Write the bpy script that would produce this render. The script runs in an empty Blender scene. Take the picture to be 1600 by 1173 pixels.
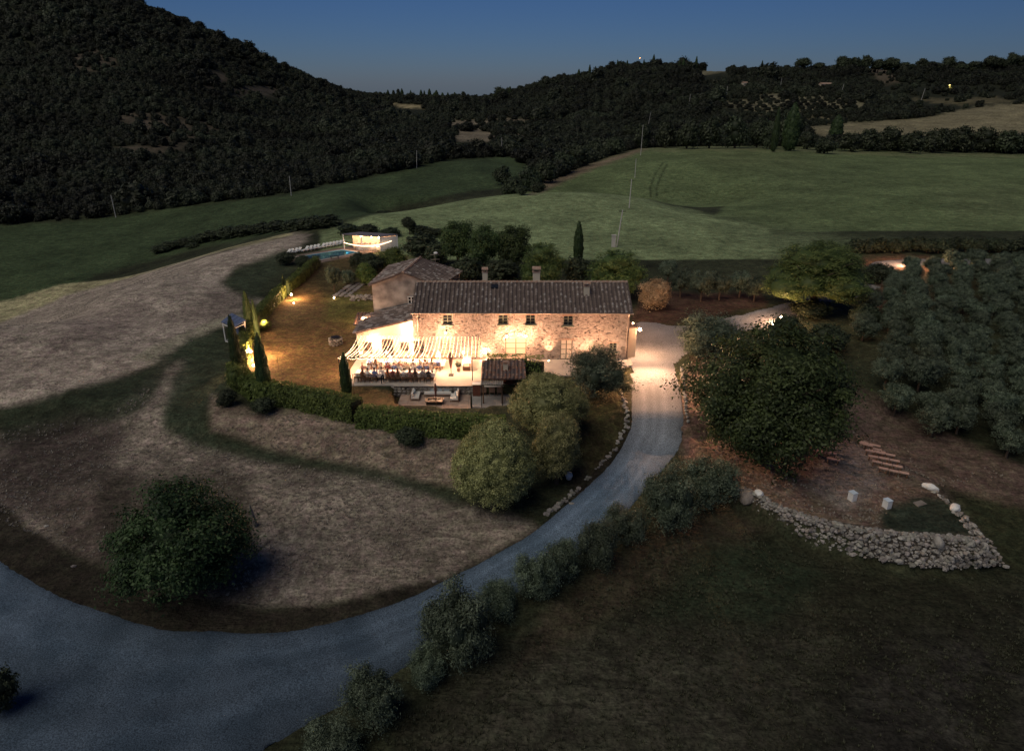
import bpy, bmesh, math, random
import numpy as np
from mathutils import Vector, Matrix
R = math.radians
rnd = random.Random(11)
rng = np.random.default_rng(7)
scene = bpy.context.scene
col = scene.collection

# ------------------------------------------------------------------ camera, world, exposure
CAMZ, PITCH, FPX = 27.0, R(23.1), 1067.0
cam_d = bpy.data.cameras.new('camera')
cam = bpy.data.objects.new('camera', cam_d); col.objects.link(cam)
cam.location = (0, 0, CAMZ); cam.rotation_euler = (R(90) - PITCH, 0, 0)
cam_d.sensor_width = 36; cam_d.lens = 24.0; cam_d.clip_start = 0.5; cam_d.clip_end = 20000
scene.camera = cam
scene.view_settings.view_transform = 'Standard'
scene.view_settings.look = 'None'
scene.view_settings.exposure = 0.0
scene.view_settings.gamma = 1.0
scene.view_settings.use_curve_mapping = False

SUN_EL, SUN_ROT = 15.0, 180.0
world = bpy.data.worlds.new('World'); scene.world = world; world.use_nodes = True
wn = world.node_tree.nodes; wl = world.node_tree.links; wn.clear()
sky = wn.new('ShaderNodeTexSky'); sky.sky_type = 'NISHITA'; sky.sun_disc = False
sky.sun_elevation = R(SUN_EL); sky.sun_rotation = R(SUN_ROT)
sky.altitude = 400; sky.air_density = 1.0; sky.dust_density = 0.2; sky.ozone_density = 6.0
wbg = wn.new('ShaderNodeBackground'); wbg.inputs['Strength'].default_value = 0.034
wo = wn.new('ShaderNodeOutputWorld')
wmx = wn.new('ShaderNodeMix'); wmx.data_type = 'RGBA'; wmx.blend_type = 'MULTIPLY'; wmx.inputs['Factor'].default_value = 1.0
wmx.inputs['B'].default_value = (.60, .64, .90, 1)
wl.new(sky.outputs[0], wmx.inputs['A']); wl.new(wmx.outputs['Result'], wbg.inputs['Color'])
wl.new(wbg.outputs[0], wo.inputs['Surface'])
sun_d = bpy.data.lights.new('sun', 'SUN'); sun = bpy.data.objects.new('sun', sun_d); col.objects.link(sun)
sun_d.energy = 1.5; sun_d.angle = R(55); sun_d.color = (1.0, 0.91, 0.76)
sun.rotation_euler = (R(38), 0, R(-50))

# ------------------------------------------------------------------ pixel <-> place helpers
CP, SP = math.cos(PITCH), math.sin(PITCH)
def pdir(px, v):
    dy = 586.5 - v
    return (px - 800.0, FPX * CP + dy * SP, -FPX * SP + dy * CP)
def proj(x, y, z):
    zz = z - CAMZ
    depth = y * CP - zz * SP
    up = y * SP + zz * CP
    return 800 + FPX * x / depth, 586.5 - FPX * up / depth
def on_z(px, v, z):
    d = pdir(px, v); t = (z - CAMZ) / d[2]
    return Vector((d[0] * t, d[1] * t, z))
def on_y(px, v, y):
    d = pdir(px, v); t = y / d[1]
    return Vector((d[0] * t, y, CAMZ + d[2] * t))
def ppm(x, y, z):
    return FPX / (y * CP - (z - CAMZ) * SP)
def sstep(a, b, x):
    t = np.clip((x - a) / (b - a), 0, 1); return t * t * (3 - 2 * t)

# ------------------------------------------------------------------ terrain height
YK = [60, 80, 100, 125, 155, 190, 215, 240, 300, 380, 480, 620, 800, 1050, 1400, 1900, 2600, 4000]
# entries: plain number = image row the ground has there, ('z', h) = height in metres
def Z(h): return ('z', h)
TAB = {
 -300: [Z(0), Z(-1), Z(-10), Z(-15), Z(-16), Z(-16), Z(-16.41), 345, 310, 255, 190, 110, 40, 0, 30, 90, 120, 140],
 -50: [Z(0), Z(-.5), Z(-9), Z(-15), Z(-16), Z(-16), Z(-16.41), 345, 310, 255, 190, 112, 46, 10, 35, 90, 120, 140],
 50: [Z(0), Z(0), Z(-6), Z(-13), Z(-15), Z(-16), Z(-16.08), 342, 308, 252, 187, 108, 42, 0, 20, 80, 120, 140],
 150: [Z(0), Z(0), Z(-1.5), Z(-9), Z(-14), Z(-15), Z(-15.14), 338, 305, 250, 185, 107, 40, -14, 10, 80, 120, 140],
 250: [Z(0), Z(0), Z(0), Z(-4.5), Z(-11), Z(-14), Z(-13.54), 328, 300, 253, 193, 120, 55, 3, 20, 80, 120, 140],
 350: [Z(0), Z(0), Z(0), Z(-1.2), Z(-7), Z(-11), Z(-10.84), 317, 296, 260, 210, 148, 88, 46, 70, 100, 120, 140],
 450: [Z(0), Z(0), Z(0), Z(0), Z(-3.5), Z(-8.5), Z(-8.41), 306, 288, 262, 226, 184, 140, 100, 125, 130, 140, 145],
 530: [Z(0), Z(0), Z(0), Z(0), Z(-1), Z(-6), Z(-5.98), 295, 277, 252, 225, 196, 168, 140, 142, 140, 145, 148],
 600: [Z(0), Z(0), Z(0), Z(0), 334, 333, 341, 302, 267, 242, 222, 202, 186, 174, 163, 153, 157, 160],
 750: [Z(0), Z(0), Z(0), Z(0), 336, 309, 317, 303, 262, 241, 226, 208, 190, 173, 161, 156, 157, 158],
 820: [Z(0), Z(0), Z(0), Z(0), 335, 302, 310, 297, 268, 243, 222, 203, 180, 158, 143, 145, 150, 155],
 900: [Z(0), Z(0), Z(0), Z(0), 335, 300, 309, 296, 265, 248, 226, 204, 174, 142, 122, 128, 140, 150],
 1000: [Z(0), Z(0), Z(0), Z(0), 336, 309, 316, 295, 254, 234, 224, 200, 166, 127, 106, 118, 135, 150],
 1100: [Z(0), Z(0), Z(0), Z(0), 343, 327, 320, 292, 250, 232, 223, 197, 162, 130, 113, 120, 135, 150],
 1200: [Z(0), Z(0), Z(0), Z(0), 350, 322, 305, 281, 250, 232, 222, 192, 160, 134, 112, 120, 135, 150],
 1400: [Z(0), Z(0), Z(0), Z(0), 345, 310, Z(-2.00), 278, 256, 241, 224, 186, 158, 133, 112, 118, 135, 150],
 1600: [Z(0), Z(0), Z(0), Z(0), 345, 312, Z(-2.38), 280, 258, 245, 216, 177, 150, 117, 94, 100, 120, 150],
 1800: [Z(0), Z(0), Z(0), Z(0), 345, 312, Z(-2.38), 280, 258, 243, 210, 172, 140, 100, 75, 85, 110, 150],
}
def _tab():
    keys = sorted(TAB); S = np.array([(k - 800) / 1090.0 for k in keys])
    M = np.zeros((len(keys), len(YK)))
    for i, k in enumerate(keys):
        for j, e in enumerate(TAB[k]):
            y = YK[j]
            if isinstance(e, tuple): M[i, j] = (e[1] - CAMZ) / y
            else: M[i, j] = math.tan(math.atan((586.5 - e) / FPX) - PITCH)
    def pchip(x, y, xi):
        h = np.diff(x); d = np.diff(y, axis=0) / h[:, None]
        m = np.zeros_like(y)
        w1 = 2 * h[1:] + h[:-1]; w2 = h[1:] + 2 * h[:-1]
        ok = (d[:-1] * d[1:]) > 0
        with np.errstate(divide='ignore', invalid='ignore'):
            hm = (w1 + w2)[:, None] / (w1[:, None] / d[:-1] + w2[:, None] / d[1:])
        m[1:-1] = np.where(ok, hm, 0); m[0] = d[0]; m[-1] = d[-1]
        k = np.clip(np.searchsorted(x, xi) - 1, 0, len(x) - 2)
        t = ((xi - x[k]) / h[k])[:, None]; hk = h[k][:, None]
        return ((1 + 2 * t) * (1 - t) ** 2) * y[k] + t * (1 - t) ** 2 * hk * m[k] + t * t * (3 - 2 * t) * y[k + 1] + t * t * (t - 1) * hk * m[k + 1]
    ly = np.log(np.array(YK, float))
    LY = np.linspace(ly[0], ly[-1], 700); SS = np.linspace(S[0], S[-1], 500)
    A = pchip(ly, M.T.copy(), LY)            # rows: Y
    B = pchip(S, A.T.copy(), SS)             # rows: s
    # light smoothing across s
    for _ in range(3):
        B[1:-1] = (B[:-2] + 2 * B[1:-1] + B[2:]) / 4
    return SS, LY, B
_SS, _LY, _B = _tab()
def vnoise(x, y, seed=0):
    xi = np.floor(x).astype(np.int64); yi = np.floor(y).astype(np.int64)
    xf = x - xi; yf = y - yi
    def hsh(a, b):
        n = (a * 374761393 + b * 668265263 + seed * 1442695041) & 0xffffffff
        n = ((n ^ (n >> 13)) * 1274126177) & 0xffffffff
        return ((n ^ (n >> 16)) & 0xffff) / 65535.0
    u = xf * xf * (3 - 2 * xf); w = yf * yf * (3 - 2 * yf)
    a = hsh(xi, yi); b = hsh(xi + 1, yi); c = hsh(xi, yi + 1); d = hsh(xi + 1, yi + 1)
    return (a * (1 - u) + b * u) * (1 - w) + (c * (1 - u) + d * u) * w
def fbm(x, y, seed=0, o=4):
    s = 0; a = .5; f = 1
    for i in range(o):
        s = s + a * vnoise(x * f, y * f, seed + i); a *= .5; f *= 2.03
    return s
def pip(px, py, poly):
    """signed distance (positive inside) of points to polygon"""
    poly = np.array(poly, float); n = len(poly)
    inside = np.zeros(px.shape, bool); dist = np.full(px.shape, 1e18)
    for i in range(n):
        x0, y0 = poly[i]; x1, y1 = poly[(i + 1) % n]
        if y0 != y1:
            c = ((y0 > py) != (y1 > py)) & (px < (x1 - x0) * (py - y0) / (y1 - y0) + x0)
            inside ^= c
        dx, dy = x1 - x0, y1 - y0; L = dx * dx + dy * dy
        t = np.clip(((px - x0) * dx + (py - y0) * dy) / max(L, 1e-9), 0, 1)
        dist = np.minimum(dist, (px - x0 - t * dx) ** 2 + (py - y0 - t * dy) ** 2)
    return np.where(inside, 1, -1) * np.sqrt(dist)
# ceremony terrace outline (world metres), from the top line of its dry stone wall
WALL_TOP = [(1152, 766), (1180, 775), (1212, 797), (1260, 812), (1310, 825), (1380, 836), (1440, 842), (1490, 845), (1532, 848)]
WALL_BOT = [(1158, 790), (1185, 812), (1212, 828), (1252, 847), (1310, 862), (1380, 878), (1440, 886), (1490, 890), (1566, 883)]
TZ, BZ = -1.0, -2.7
wt = [on_z(a, b, TZ) for a, b in WALL_TOP]; wb = [on_z(a, b, BZ) for a, b in WALL_BOT]
ter_poly = [(p.x, p.y) for p in wt] + [(on_z(1450, 755, TZ).x + 1, on_z(1450, 755, TZ).y)] + [(27, 56), (15, 53)]
# flat house platform
plat = [(p.x, p.y) for p in (on_z(345, 640, 0), on_z(440, 634, 0), on_z(620, 668, 0), on_z(800, 680, 0), on_z(985, 640, 0),
        on_z(1080, 640, 0), on_z(1400, 600, 0))] + [(60, 90), (60, 140), (-70, 140), (-70, 66)]
POOLQ = [on_z(a, v, 0) for a, v in ((467, 402), (496, 407.5), (561, 395.5), (534, 391))]
_pc = sum(POOLQ, Vector()) / 4
POOLA = [tuple((_pc + (p - _pc) * (1 + 6.2 / (p - _pc).length)).xy) for p in POOLQ]
SUNK = [tuple(on_z(a, v, -.9).xy) for a, v in ((618, 606), (800, 604), (812, 640), (735, 650), (620, 642))]
SUNK = [(a, min(b, 60.55)) for a, b in SUNK]
def hgt(x, y):
    x = np.asarray(x, float); y = np.asarray(y, float)
    yy = np.maximum(y, 60.0)
    s = np.clip(x / yy, _SS[0], _SS[-1] - 1e-6)
    ly = np.clip(np.log(yy), _LY[0], _LY[-1] - 1e-6)
    fi = (s - _SS[0]) / (_SS[1] - _SS[0]); fj = (ly - _LY[0]) / (_LY[1] - _LY[0])
    i = np.minimum(fi.astype(int), len(_SS) - 2); j = np.minimum(fj.astype(int), len(_LY) - 2)
    a = fi - i; b = fj - j
    t = (_B[i, j] * (1 - a) + _B[i + 1, j] * a) * (1 - b) + (_B[i, j + 1] * (1 - a) + _B[i + 1, j + 1] * a) * b
    zf = CAMZ + t * yy
    zf = zf + np.where(y > 200, sstep(200, 600, y) * (fbm(x / 70, y / 70, 3) - .47) * np.clip(y / 60, 3, 22), 0)
    # near ground: drops towards the road in front
    d = pip(x, y, plat)
    ds = pip(x, y, SUNK)
    near = -1.7 * sstep(0.0, 5.5, -d) - 1.3 * sstep(5, 22, -d)
    near = np.where(y < 80, near, 0)
    near = np.where(y < 62, near + (-1.3 - near) * sstep(-.25, .35, ds), near)
    w = 1 - sstep(60, 82, y)
    z = zf * (1 - w) + w * near + (1 - w) * 0
    z = np.where(y < 60, near, z)
    z = np.where((y >= 60) & (y < 60.7) & (ds > -.3), z + (-1.3 - z) * sstep(-.25, .35, ds), z)
    dpl = pip(x, y, POOLA)
    z = np.where(dpl > -3.5, z * (1 - sstep(-3.5, 0, dpl)), z)
    z = np.where(dpl > 4.2, z - 1.8, z)
    dt = pip(x, y, ter_poly)
    k = sstep(-0.55, 0.15, dt)
    z = np.where(dt > -1.0, z * (1 - k) + TZ * k, z)
    z = z + np.where((d < -1) & (y < 70), (fbm(x / 3, y / 3, 9) - .47) * .35 * sstep(1, 5, -d), 0)
    return z
def h1(x, y): return float(hgt(np.array([x]), np.array([y]))[0])
_YM = np.exp(np.linspace(math.log(12), math.log(3500), 2500))
def gp(px, v):
    """first point of the ground met by the ray through a photo pixel"""
    d = pdir(px, v); k = _YM / d[1]
    X = d[0] * k; Zr = CAMZ + d[2] * k; H = hgt(X, _YM)
    hit = np.nonzero(Zr <= H)[0]
    i = hit[0] if len(hit) else len(_YM) - 1
    y = _YM[i]
    if i > 0:
        a = Zr[i - 1] - H[i - 1]; b = Zr[i] - H[i]; f = a / (a - b) if a != b else 1
        y = _YM[i - 1] + (_YM[i] - _YM[i - 1]) * min(max(f, 0), 1)
    x = d[0] / d[1] * y
    return Vector((x, y, h1(x, y)))

# ------------------------------------------------------------------ materials
MATS = {}
def mat(name, c1, c2=None, rough=.8, scale=3.0, bump=0.0, bscale=None, metal=0.0, emit=None, estr=0.0, rvar=0.0, stretch=None, spec=.3, detail=6.0, trans=0.0, space='Object', fac=(.35, .65)):
    if name in MATS: return MATS[name]
    m = bpy.data.materials.new(name); m.use_nodes = True
    nt = m.node_tree; n = nt.nodes; l = nt.links; b = n['Principled BSDF']
    b.inputs['Roughness'].default_value = rough; b.inputs['Metallic'].default_value = metal
    b.inputs['Specular IOR Level'].default_value = spec
    out = None
    tc = n.new('ShaderNodeTexCoord'); src = tc.outputs[space]
    if space == 'World':
        pass
    if stretch:
        mp = n.new('ShaderNodeMapping'); mp.inputs['Scale'].default_value = stretch; l.new(src, mp.inputs['Vector']); src = mp.outputs[0]
    if c2 is not None:
        nz = n.new('ShaderNodeTexNoise'); nz.inputs['Scale'].default_value = scale; nz.inputs['Detail'].default_value = detail
        l.new(src, nz.inputs['Vector'])
        mr = n.new('ShaderNodeMapRange'); mr.inputs['From Min'].default_value = fac[0]; mr.inputs['From Max'].default_value = fac[1]
        l.new(nz.outputs['Fac'], mr.inputs['Value'])
        mx = n.new('ShaderNodeMix'); mx.data_type = 'RGBA'; mx.inputs['A'].default_value = (*c1, 1); mx.inputs['B'].default_value = (*c2, 1)
        l.new(mr.outputs[0], mx.inputs['Factor']); out = mx.outputs['Result']
    if rvar:
        oi = n.new('ShaderNodeObjectInfo')
        hs = n.new('ShaderNodeHueSaturation')
        m1 = n.new('ShaderNodeMapRange'); m1.inputs['To Min'].default_value = .5 - rvar * .12; m1.inputs['To Max'].default_value = .5 + rvar * .12
        m2 = n.new('ShaderNodeMapRange'); m2.inputs['To Min'].default_value = 1 - rvar; m2.inputs['To Max'].default_value = 1 + rvar
        l.new(oi.outputs['Random'], m1.inputs['Value']); l.new(m1.outputs[0], hs.inputs['Hue'])
        ml = n.new('ShaderNodeMath'); ml.operation = 'MULTIPLY'; ml.inputs[1].default_value = 7.31; l.new(oi.outputs['Random'], ml.inputs[0])
        fr = n.new('ShaderNodeMath'); fr.operation = 'FRACT'; l.new(ml.outputs[0], fr.inputs[0]); l.new(fr.outputs[0], m2.inputs['Value'])
        l.new(m2.outputs[0], hs.inputs['Value'])
        if out is not None: l.new(out, hs.inputs['Color'])
        else: hs.inputs['Color'].default_value = (*c1, 1)
        out = hs.outputs[0]
    if out is not None: l.new(out, b.inputs['Base Color'])
    else: b.inputs['Base Color'].default_value = (*c1, 1)
    if bump:
        nb = n.new('ShaderNodeTexNoise'); nb.inputs['Scale'].default_value = bscale or scale * 4; nb.inputs['Detail'].default_value = 5
        l.new(src, nb.inputs['Vector'])
        bp = n.new('ShaderNodeBump'); bp.inputs['Strength'].default_value = bump; bp.inputs['Distance'].default_value = .1
        l.new(nb.outputs['Fac'], bp.inputs['Height']); l.new(bp.outputs[0], b.inputs['Normal'])
    if emit is not None:
        b.inputs['Emission Color'].default_value = (*emit, 1); b.inputs['Emission Strength'].default_value = estr
    if trans:
        b.inputs['Transmission Weight'].default_value = trans
    MATS[name] = m; return m
def leafmat(name, c1, c2, rvar=.18, trans=.25, loc=False):
    """leaf material: colour varies per leaf (attribute) and per plant"""
    if name in MATS: return MATS[name]
    m = bpy.data.materials.new(name); m.use_nodes = True
    nt = m.node_tree; n = nt.nodes; l = nt.links; b = n['Principled BSDF']
    b.inputs['Roughness'].default_value = .55; b.inputs['Specular IOR Level'].default_value = .3
    at = n.new('ShaderNodeAttribute'); at.attribute_name = 'tint'
    mx = n.new('ShaderNodeMix'); mx.data_type = 'RGBA'; mx.inputs['A'].default_value = (*c1, 1); mx.inputs['B'].default_value = (*c2, 1)
    l.new(at.outputs['Fac'], mx.inputs['Factor'])
    oi = n.new('ShaderNodeObjectInfo'); hs = n.new('ShaderNodeHueSaturation')
    m2 = n.new('ShaderNodeMapRange'); m2.inputs['To Min'].default_value = 1 - rvar; m2.inputs['To Max'].default_value = 1 + rvar
    m1 = n.new('ShaderNodeMapRange'); m1.inputs['To Min'].default_value = .485; m1.inputs['To Max'].default_value = .515
    l.new(oi.outputs['Random'], m2.inputs['Value']); l.new(oi.outputs['Random'], m1.inputs['Value'])
    l.new(m2.outputs[0], hs.inputs['Value']); l.new(m1.outputs[0], hs.inputs['Hue']); l.new(mx.outputs['Result'], hs.inputs['Color'])
    if loc:
        ln = n.new('ShaderNodeTexNoise'); ln.inputs['Scale'].default_value = .016; ln.inputs['Detail'].default_value = 4; l.new(oi.outputs['Location'], ln.inputs['Vector'])
        lr = n.new('ShaderNodeMapRange'); lr.inputs['From Min'].default_value = .35; lr.inputs['From Max'].default_value = .65; lr.inputs['To Min'].default_value = .45; lr.inputs['To Max'].default_value = 1.6; l.new(ln.outputs['Fac'], lr.inputs['Value'])
        h2 = n.new('ShaderNodeHueSaturation'); l.new(hs.outputs[0], h2.inputs['Color']); l.new(lr.outputs[0], h2.inputs['Value']); h3 = n.new('ShaderNodeMapRange'); h3.inputs['To Min'].default_value = .46; h3.inputs['To Max'].default_value = .53; l.new(ln.outputs['Fac'], h3.inputs['Value']); l.new(h3.outputs[0], h2.inputs['Hue']); hs = h2
    l.new(hs.outputs[0], b.inputs['Base Color'])
    tb = n.new('ShaderNodeBsdfTranslucent'); l.new(hs.outputs[0], tb.inputs['Color'])
    ms = n.new('ShaderNodeMixShader'); ms.inputs[0].default_value = trans
    l.new(b.outputs[0], ms.inputs[1]); l.new(tb.outputs[0], ms.inputs[2]); l.new(ms.outputs[0], n['Material Output'].inputs['Surface'])
    MATS[name] = m; return m

# ------------------------------------------------------------------ object helpers
def tag(o, label=None, cat=None, group=None, kind=None):
    if label: o['label'] = label
    if cat: o['category'] = cat
    if group: o['group'] = group
    if kind: o['kind'] = kind
    return o
def empty(name, loc, rz=0.0):
    o = bpy.data.objects.new(name, None); o.location = loc; o.rotation_euler = (0, 0, rz); o.empty_display_size = .3
    col.objects.link(o); return o
def link(name, me, parent=None, loc=None):
    o = bpy.data.objects.new(name, me); col.objects.link(o)
    if parent is not None: o.parent = parent
    if loc is not None: o.location = loc
    return o
def kids(o): return [c for c in bpy.data.objects if c.parent == o]
def dup(o, children, loc=None, rz=None, sc=None, label=None):
    """copy a thing and its parts; children = [(part, [sub-parts])]"""
    c = o.copy(); col.objects.link(c)
    if loc is not None: c.location = loc
    if rz is not None: c.rotation_euler = (0, 0, rz)
    if sc is not None: c.scale = sc if isinstance(sc, (tuple, list)) else (sc, sc, sc)
    if label: c['label'] = label
    for p, subs in children:
        q = p.copy(); col.objects.link(q); q.parent = c
        for s in subs:
            r = s.copy(); col.objects.link(r); r.parent = q
    return c
def npmesh(name, verts, faces, m=None, smooth=False, attrs=None):
    """verts (n,3) array, faces (k,3|4) int array"""
    verts = np.asarray(verts, np.float32); faces = np.asarray(faces, np.int32)
    me = bpy.data.meshes.new(name); k = faces.shape[1]
    me.vertices.add(len(verts)); me.vertices.foreach_set('co', verts.ravel())
    me.loops.add(faces.size); me.loops.foreach_set('vertex_index', faces.ravel())
    me.polygons.add(len(faces)); me.polygons.foreach_set('loop_start', np.arange(0, faces.size, k, dtype=np.int32))
    me.update(calc_edges=True)
    me.polygons.foreach_set('use_smooth', np.full(len(faces), smooth))
    if attrs:
        for nm, (typ, arr) in attrs.items():
            a = me.attributes.new(nm, typ, 'POINT')
            a.data.foreach_set('color' if typ == 'FLOAT_COLOR' else 'value', np.asarray(arr, np.float32).ravel())
    if m: me.materials.append(m)
    return me
class MB:
    """collects boxes, tubes and free faces into one mesh"""
    def __init__(s, o=(0, 0, 0)): s.v = []; s.f = []; s.mi = []; s.o = Vector(o); s.cur = 0
    def add(s, vs, fs):
        b = len(s.v); s.v += [tuple(Vector(p) - s.o) for p in vs]; s.f += [tuple(i + b for i in f) for f in fs]; s.mi += [s.cur] * len(fs); return s
    def box(s, c, d, rz=0.0, top=1.0, M=None):
        x, y, z = d[0] / 2, d[1] / 2, d[2] / 2; vs = []
        for k, sz in ((-1, 1.0), (1, top)):
            for a, b in ((-1, -1), (1, -1), (1, 1), (-1, 1)):
                vs.append(Vector((a * x * sz, b * y * sz, k * z)))
        if M is not None: vs = [M @ p for p in vs]
        cs, sn = math.cos(rz), math.sin(rz)
        vs = [(c[0] + p.x * cs - p.y * sn, c[1] + p.x * sn + p.y * cs, c[2] + p.z) for p in vs]
        return s.add(vs, [(0, 3, 2, 1), (4, 5, 6, 7), (0, 1, 5, 4), (1, 2, 6, 5), (2, 3, 7, 6), (3, 0, 4, 7)])
    def tube(s, pts, r, n=6, cap=True):
        pts = [Vector(p) for p in pts]; rs = r if isinstance(r, (list, tuple)) else [r] * len(pts)
        vs = []; fs = []
        for i, p in enumerate(pts):
            d = (pts[min(i + 1, len(pts) - 1)] - pts[max(i - 1, 0)]); d = d.normalized() if d.length > 1e-9 else Vector((0, 0, 1))
            u = d.cross(Vector((0, 0, 1)) if abs(d.z) < .95 else Vector((1, 0, 0))).normalized(); w = d.cross(u)
            for k in range(n):
                a = 2 * math.pi * k / n; vs.append(p + (u * math.cos(a) + w * math.sin(a)) * rs[i])
        for i in range(len(pts) - 1):
            for k in range(n):
                a, b = i * n + k, i * n + (k + 1) % n; fs.append((a, a + n, b + n, b))
        if cap: fs.append(tuple(range(n))); fs.append(tuple(reversed(range((len(pts) - 1) * n, len(pts) * n))))
        return s.add(vs, fs)
    def ball(s, c, r, n=6, m=4, sq=1.0):
        vs = [(c[0], c[1], c[2] + r * sq)]; fs = []
        for i in range(1, m):
            t = math.pi * i / m
            for k in range(n):
                a = 2 * math.pi * k / n; vs.append((c[0] + r * math.sin(t) * math.cos(a), c[1] + r * math.sin(t) * math.sin(a), c[2] + r * sq * math.cos(t)))
        vs.append((c[0], c[1], c[2] - r * sq)); L = len(vs) - 1
        for k in range(n):
            fs.append((0, 1 + k, 1 + (k + 1) % n)); fs.append((L, L - n + (k + 1) % n, L - n + k))
        for i in range(m - 2):
            for k in range(n):
                a, b = 1 + i * n + k, 1 + i * n + (k + 1) % n; fs.append((a, a + n, b + n, b))
        return s.add(vs, fs)
    def prism(s, poly, z0, z1):
        n = len(poly); vs = [(p[0], p[1], z0) for p in poly] + [(p[0], p[1], z1) for p in poly]
        return s.add(vs, [tuple(reversed(range(n))), tuple(range(n, 2 * n))] + [(i, (i + 1) % n, n + (i + 1) % n, n + i) for i in range(n)])
    def mesh(s, name, mats, smooth=False):
        me = bpy.data.meshes.new(name); me.from_pydata(s.v, [], s.f); me.update()
        if not isinstance(mats, (list, tuple)): mats = [mats]
        for m in mats: me.materials.append(m)
        for i, p in enumerate(me.polygons):
            p.material_index = s.mi[i]; p.use_smooth = smooth
        return me
    def build(s, name, mats, parent=None, smooth=False, loc=None):
        return link(name, s.mesh(name, mats, smooth), parent, loc)
# ------------------------------------------------------------------ THE SETTING: terrain, roads
ROAD_L = [(1600, 404), (1500, 405), (1440, 404), (1400, 407), (1370, 412)]
# main road edges in the photo (inner / outer), from the courtyard to the bottom left corner
E_IN = [(985, 600), (986, 640), (984, 668), (966, 705), (925, 752), (875, 795), (815, 842), (750, 878), (670, 918), (590, 950), (500, 975), (420, 987),
        (340, 984), (255, 980), (170, 955), (100, 930), (45, 900), (0, 868), (-80, 800), (-200, 730)]
E_OUT = [(1063, 600), (1069, 640), (1066, 690), (1045, 725), (1010, 765), (965, 815), (905, 868), (835, 910), (760, 958), (700, 995), (640, 1040), (570, 1085),
         (480, 1135), (350, 1215), (200, 1290), (60, 1340), (-120, 1330), (-300, 1260), (-480, 1150), (-600, 980)]
def catmull(P, n):
    P = [Vector(p) for p in P]; out = []
    P = [P[0] * 2 - P[1]] + P + [P[-1] * 2 - P[-2]]
    for i in range(1, len(P) - 2):
        for k in range(n):
            t = k / n; a, b, c, d = P[i - 1], P[i], P[i + 1], P[i + 2]
            out.append(.5 * ((2 * b) + (c - a) * t + (2 * a - 5 * b + 4 * c - d) * t * t + (3 * b - a - 3 * c + d) * t ** 3))
    out.append(P[-2]); return out
inw = catmull([(*gp(*p).xy, 0) for p in E_IN], 8); ouw = catmull([(*gp(*p).xy, 0) for p in E_OUT], 8)
road_poly = [(p.x, p.y) for p in inw] + [(p.x, p.y) for p in reversed(ouw)]
COURT = [(1000, 602), (985, 600), (978, 560), (972, 535), (985, 505), (1020, 502), (1060, 508), (1110, 500), (1160, 489), (1220, 474), (1250, 468), (1262, 474), (1250, 495), (1215, 512),
         (1150, 520), (1090, 545), (1060, 570), (1063, 602), (1030, 603)]
court_w = [(p.x, p.y) for p in catmull([(*gp(*p).xy, 0) for p in COURT + COURT[:1]], 4)][:-1]

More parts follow.
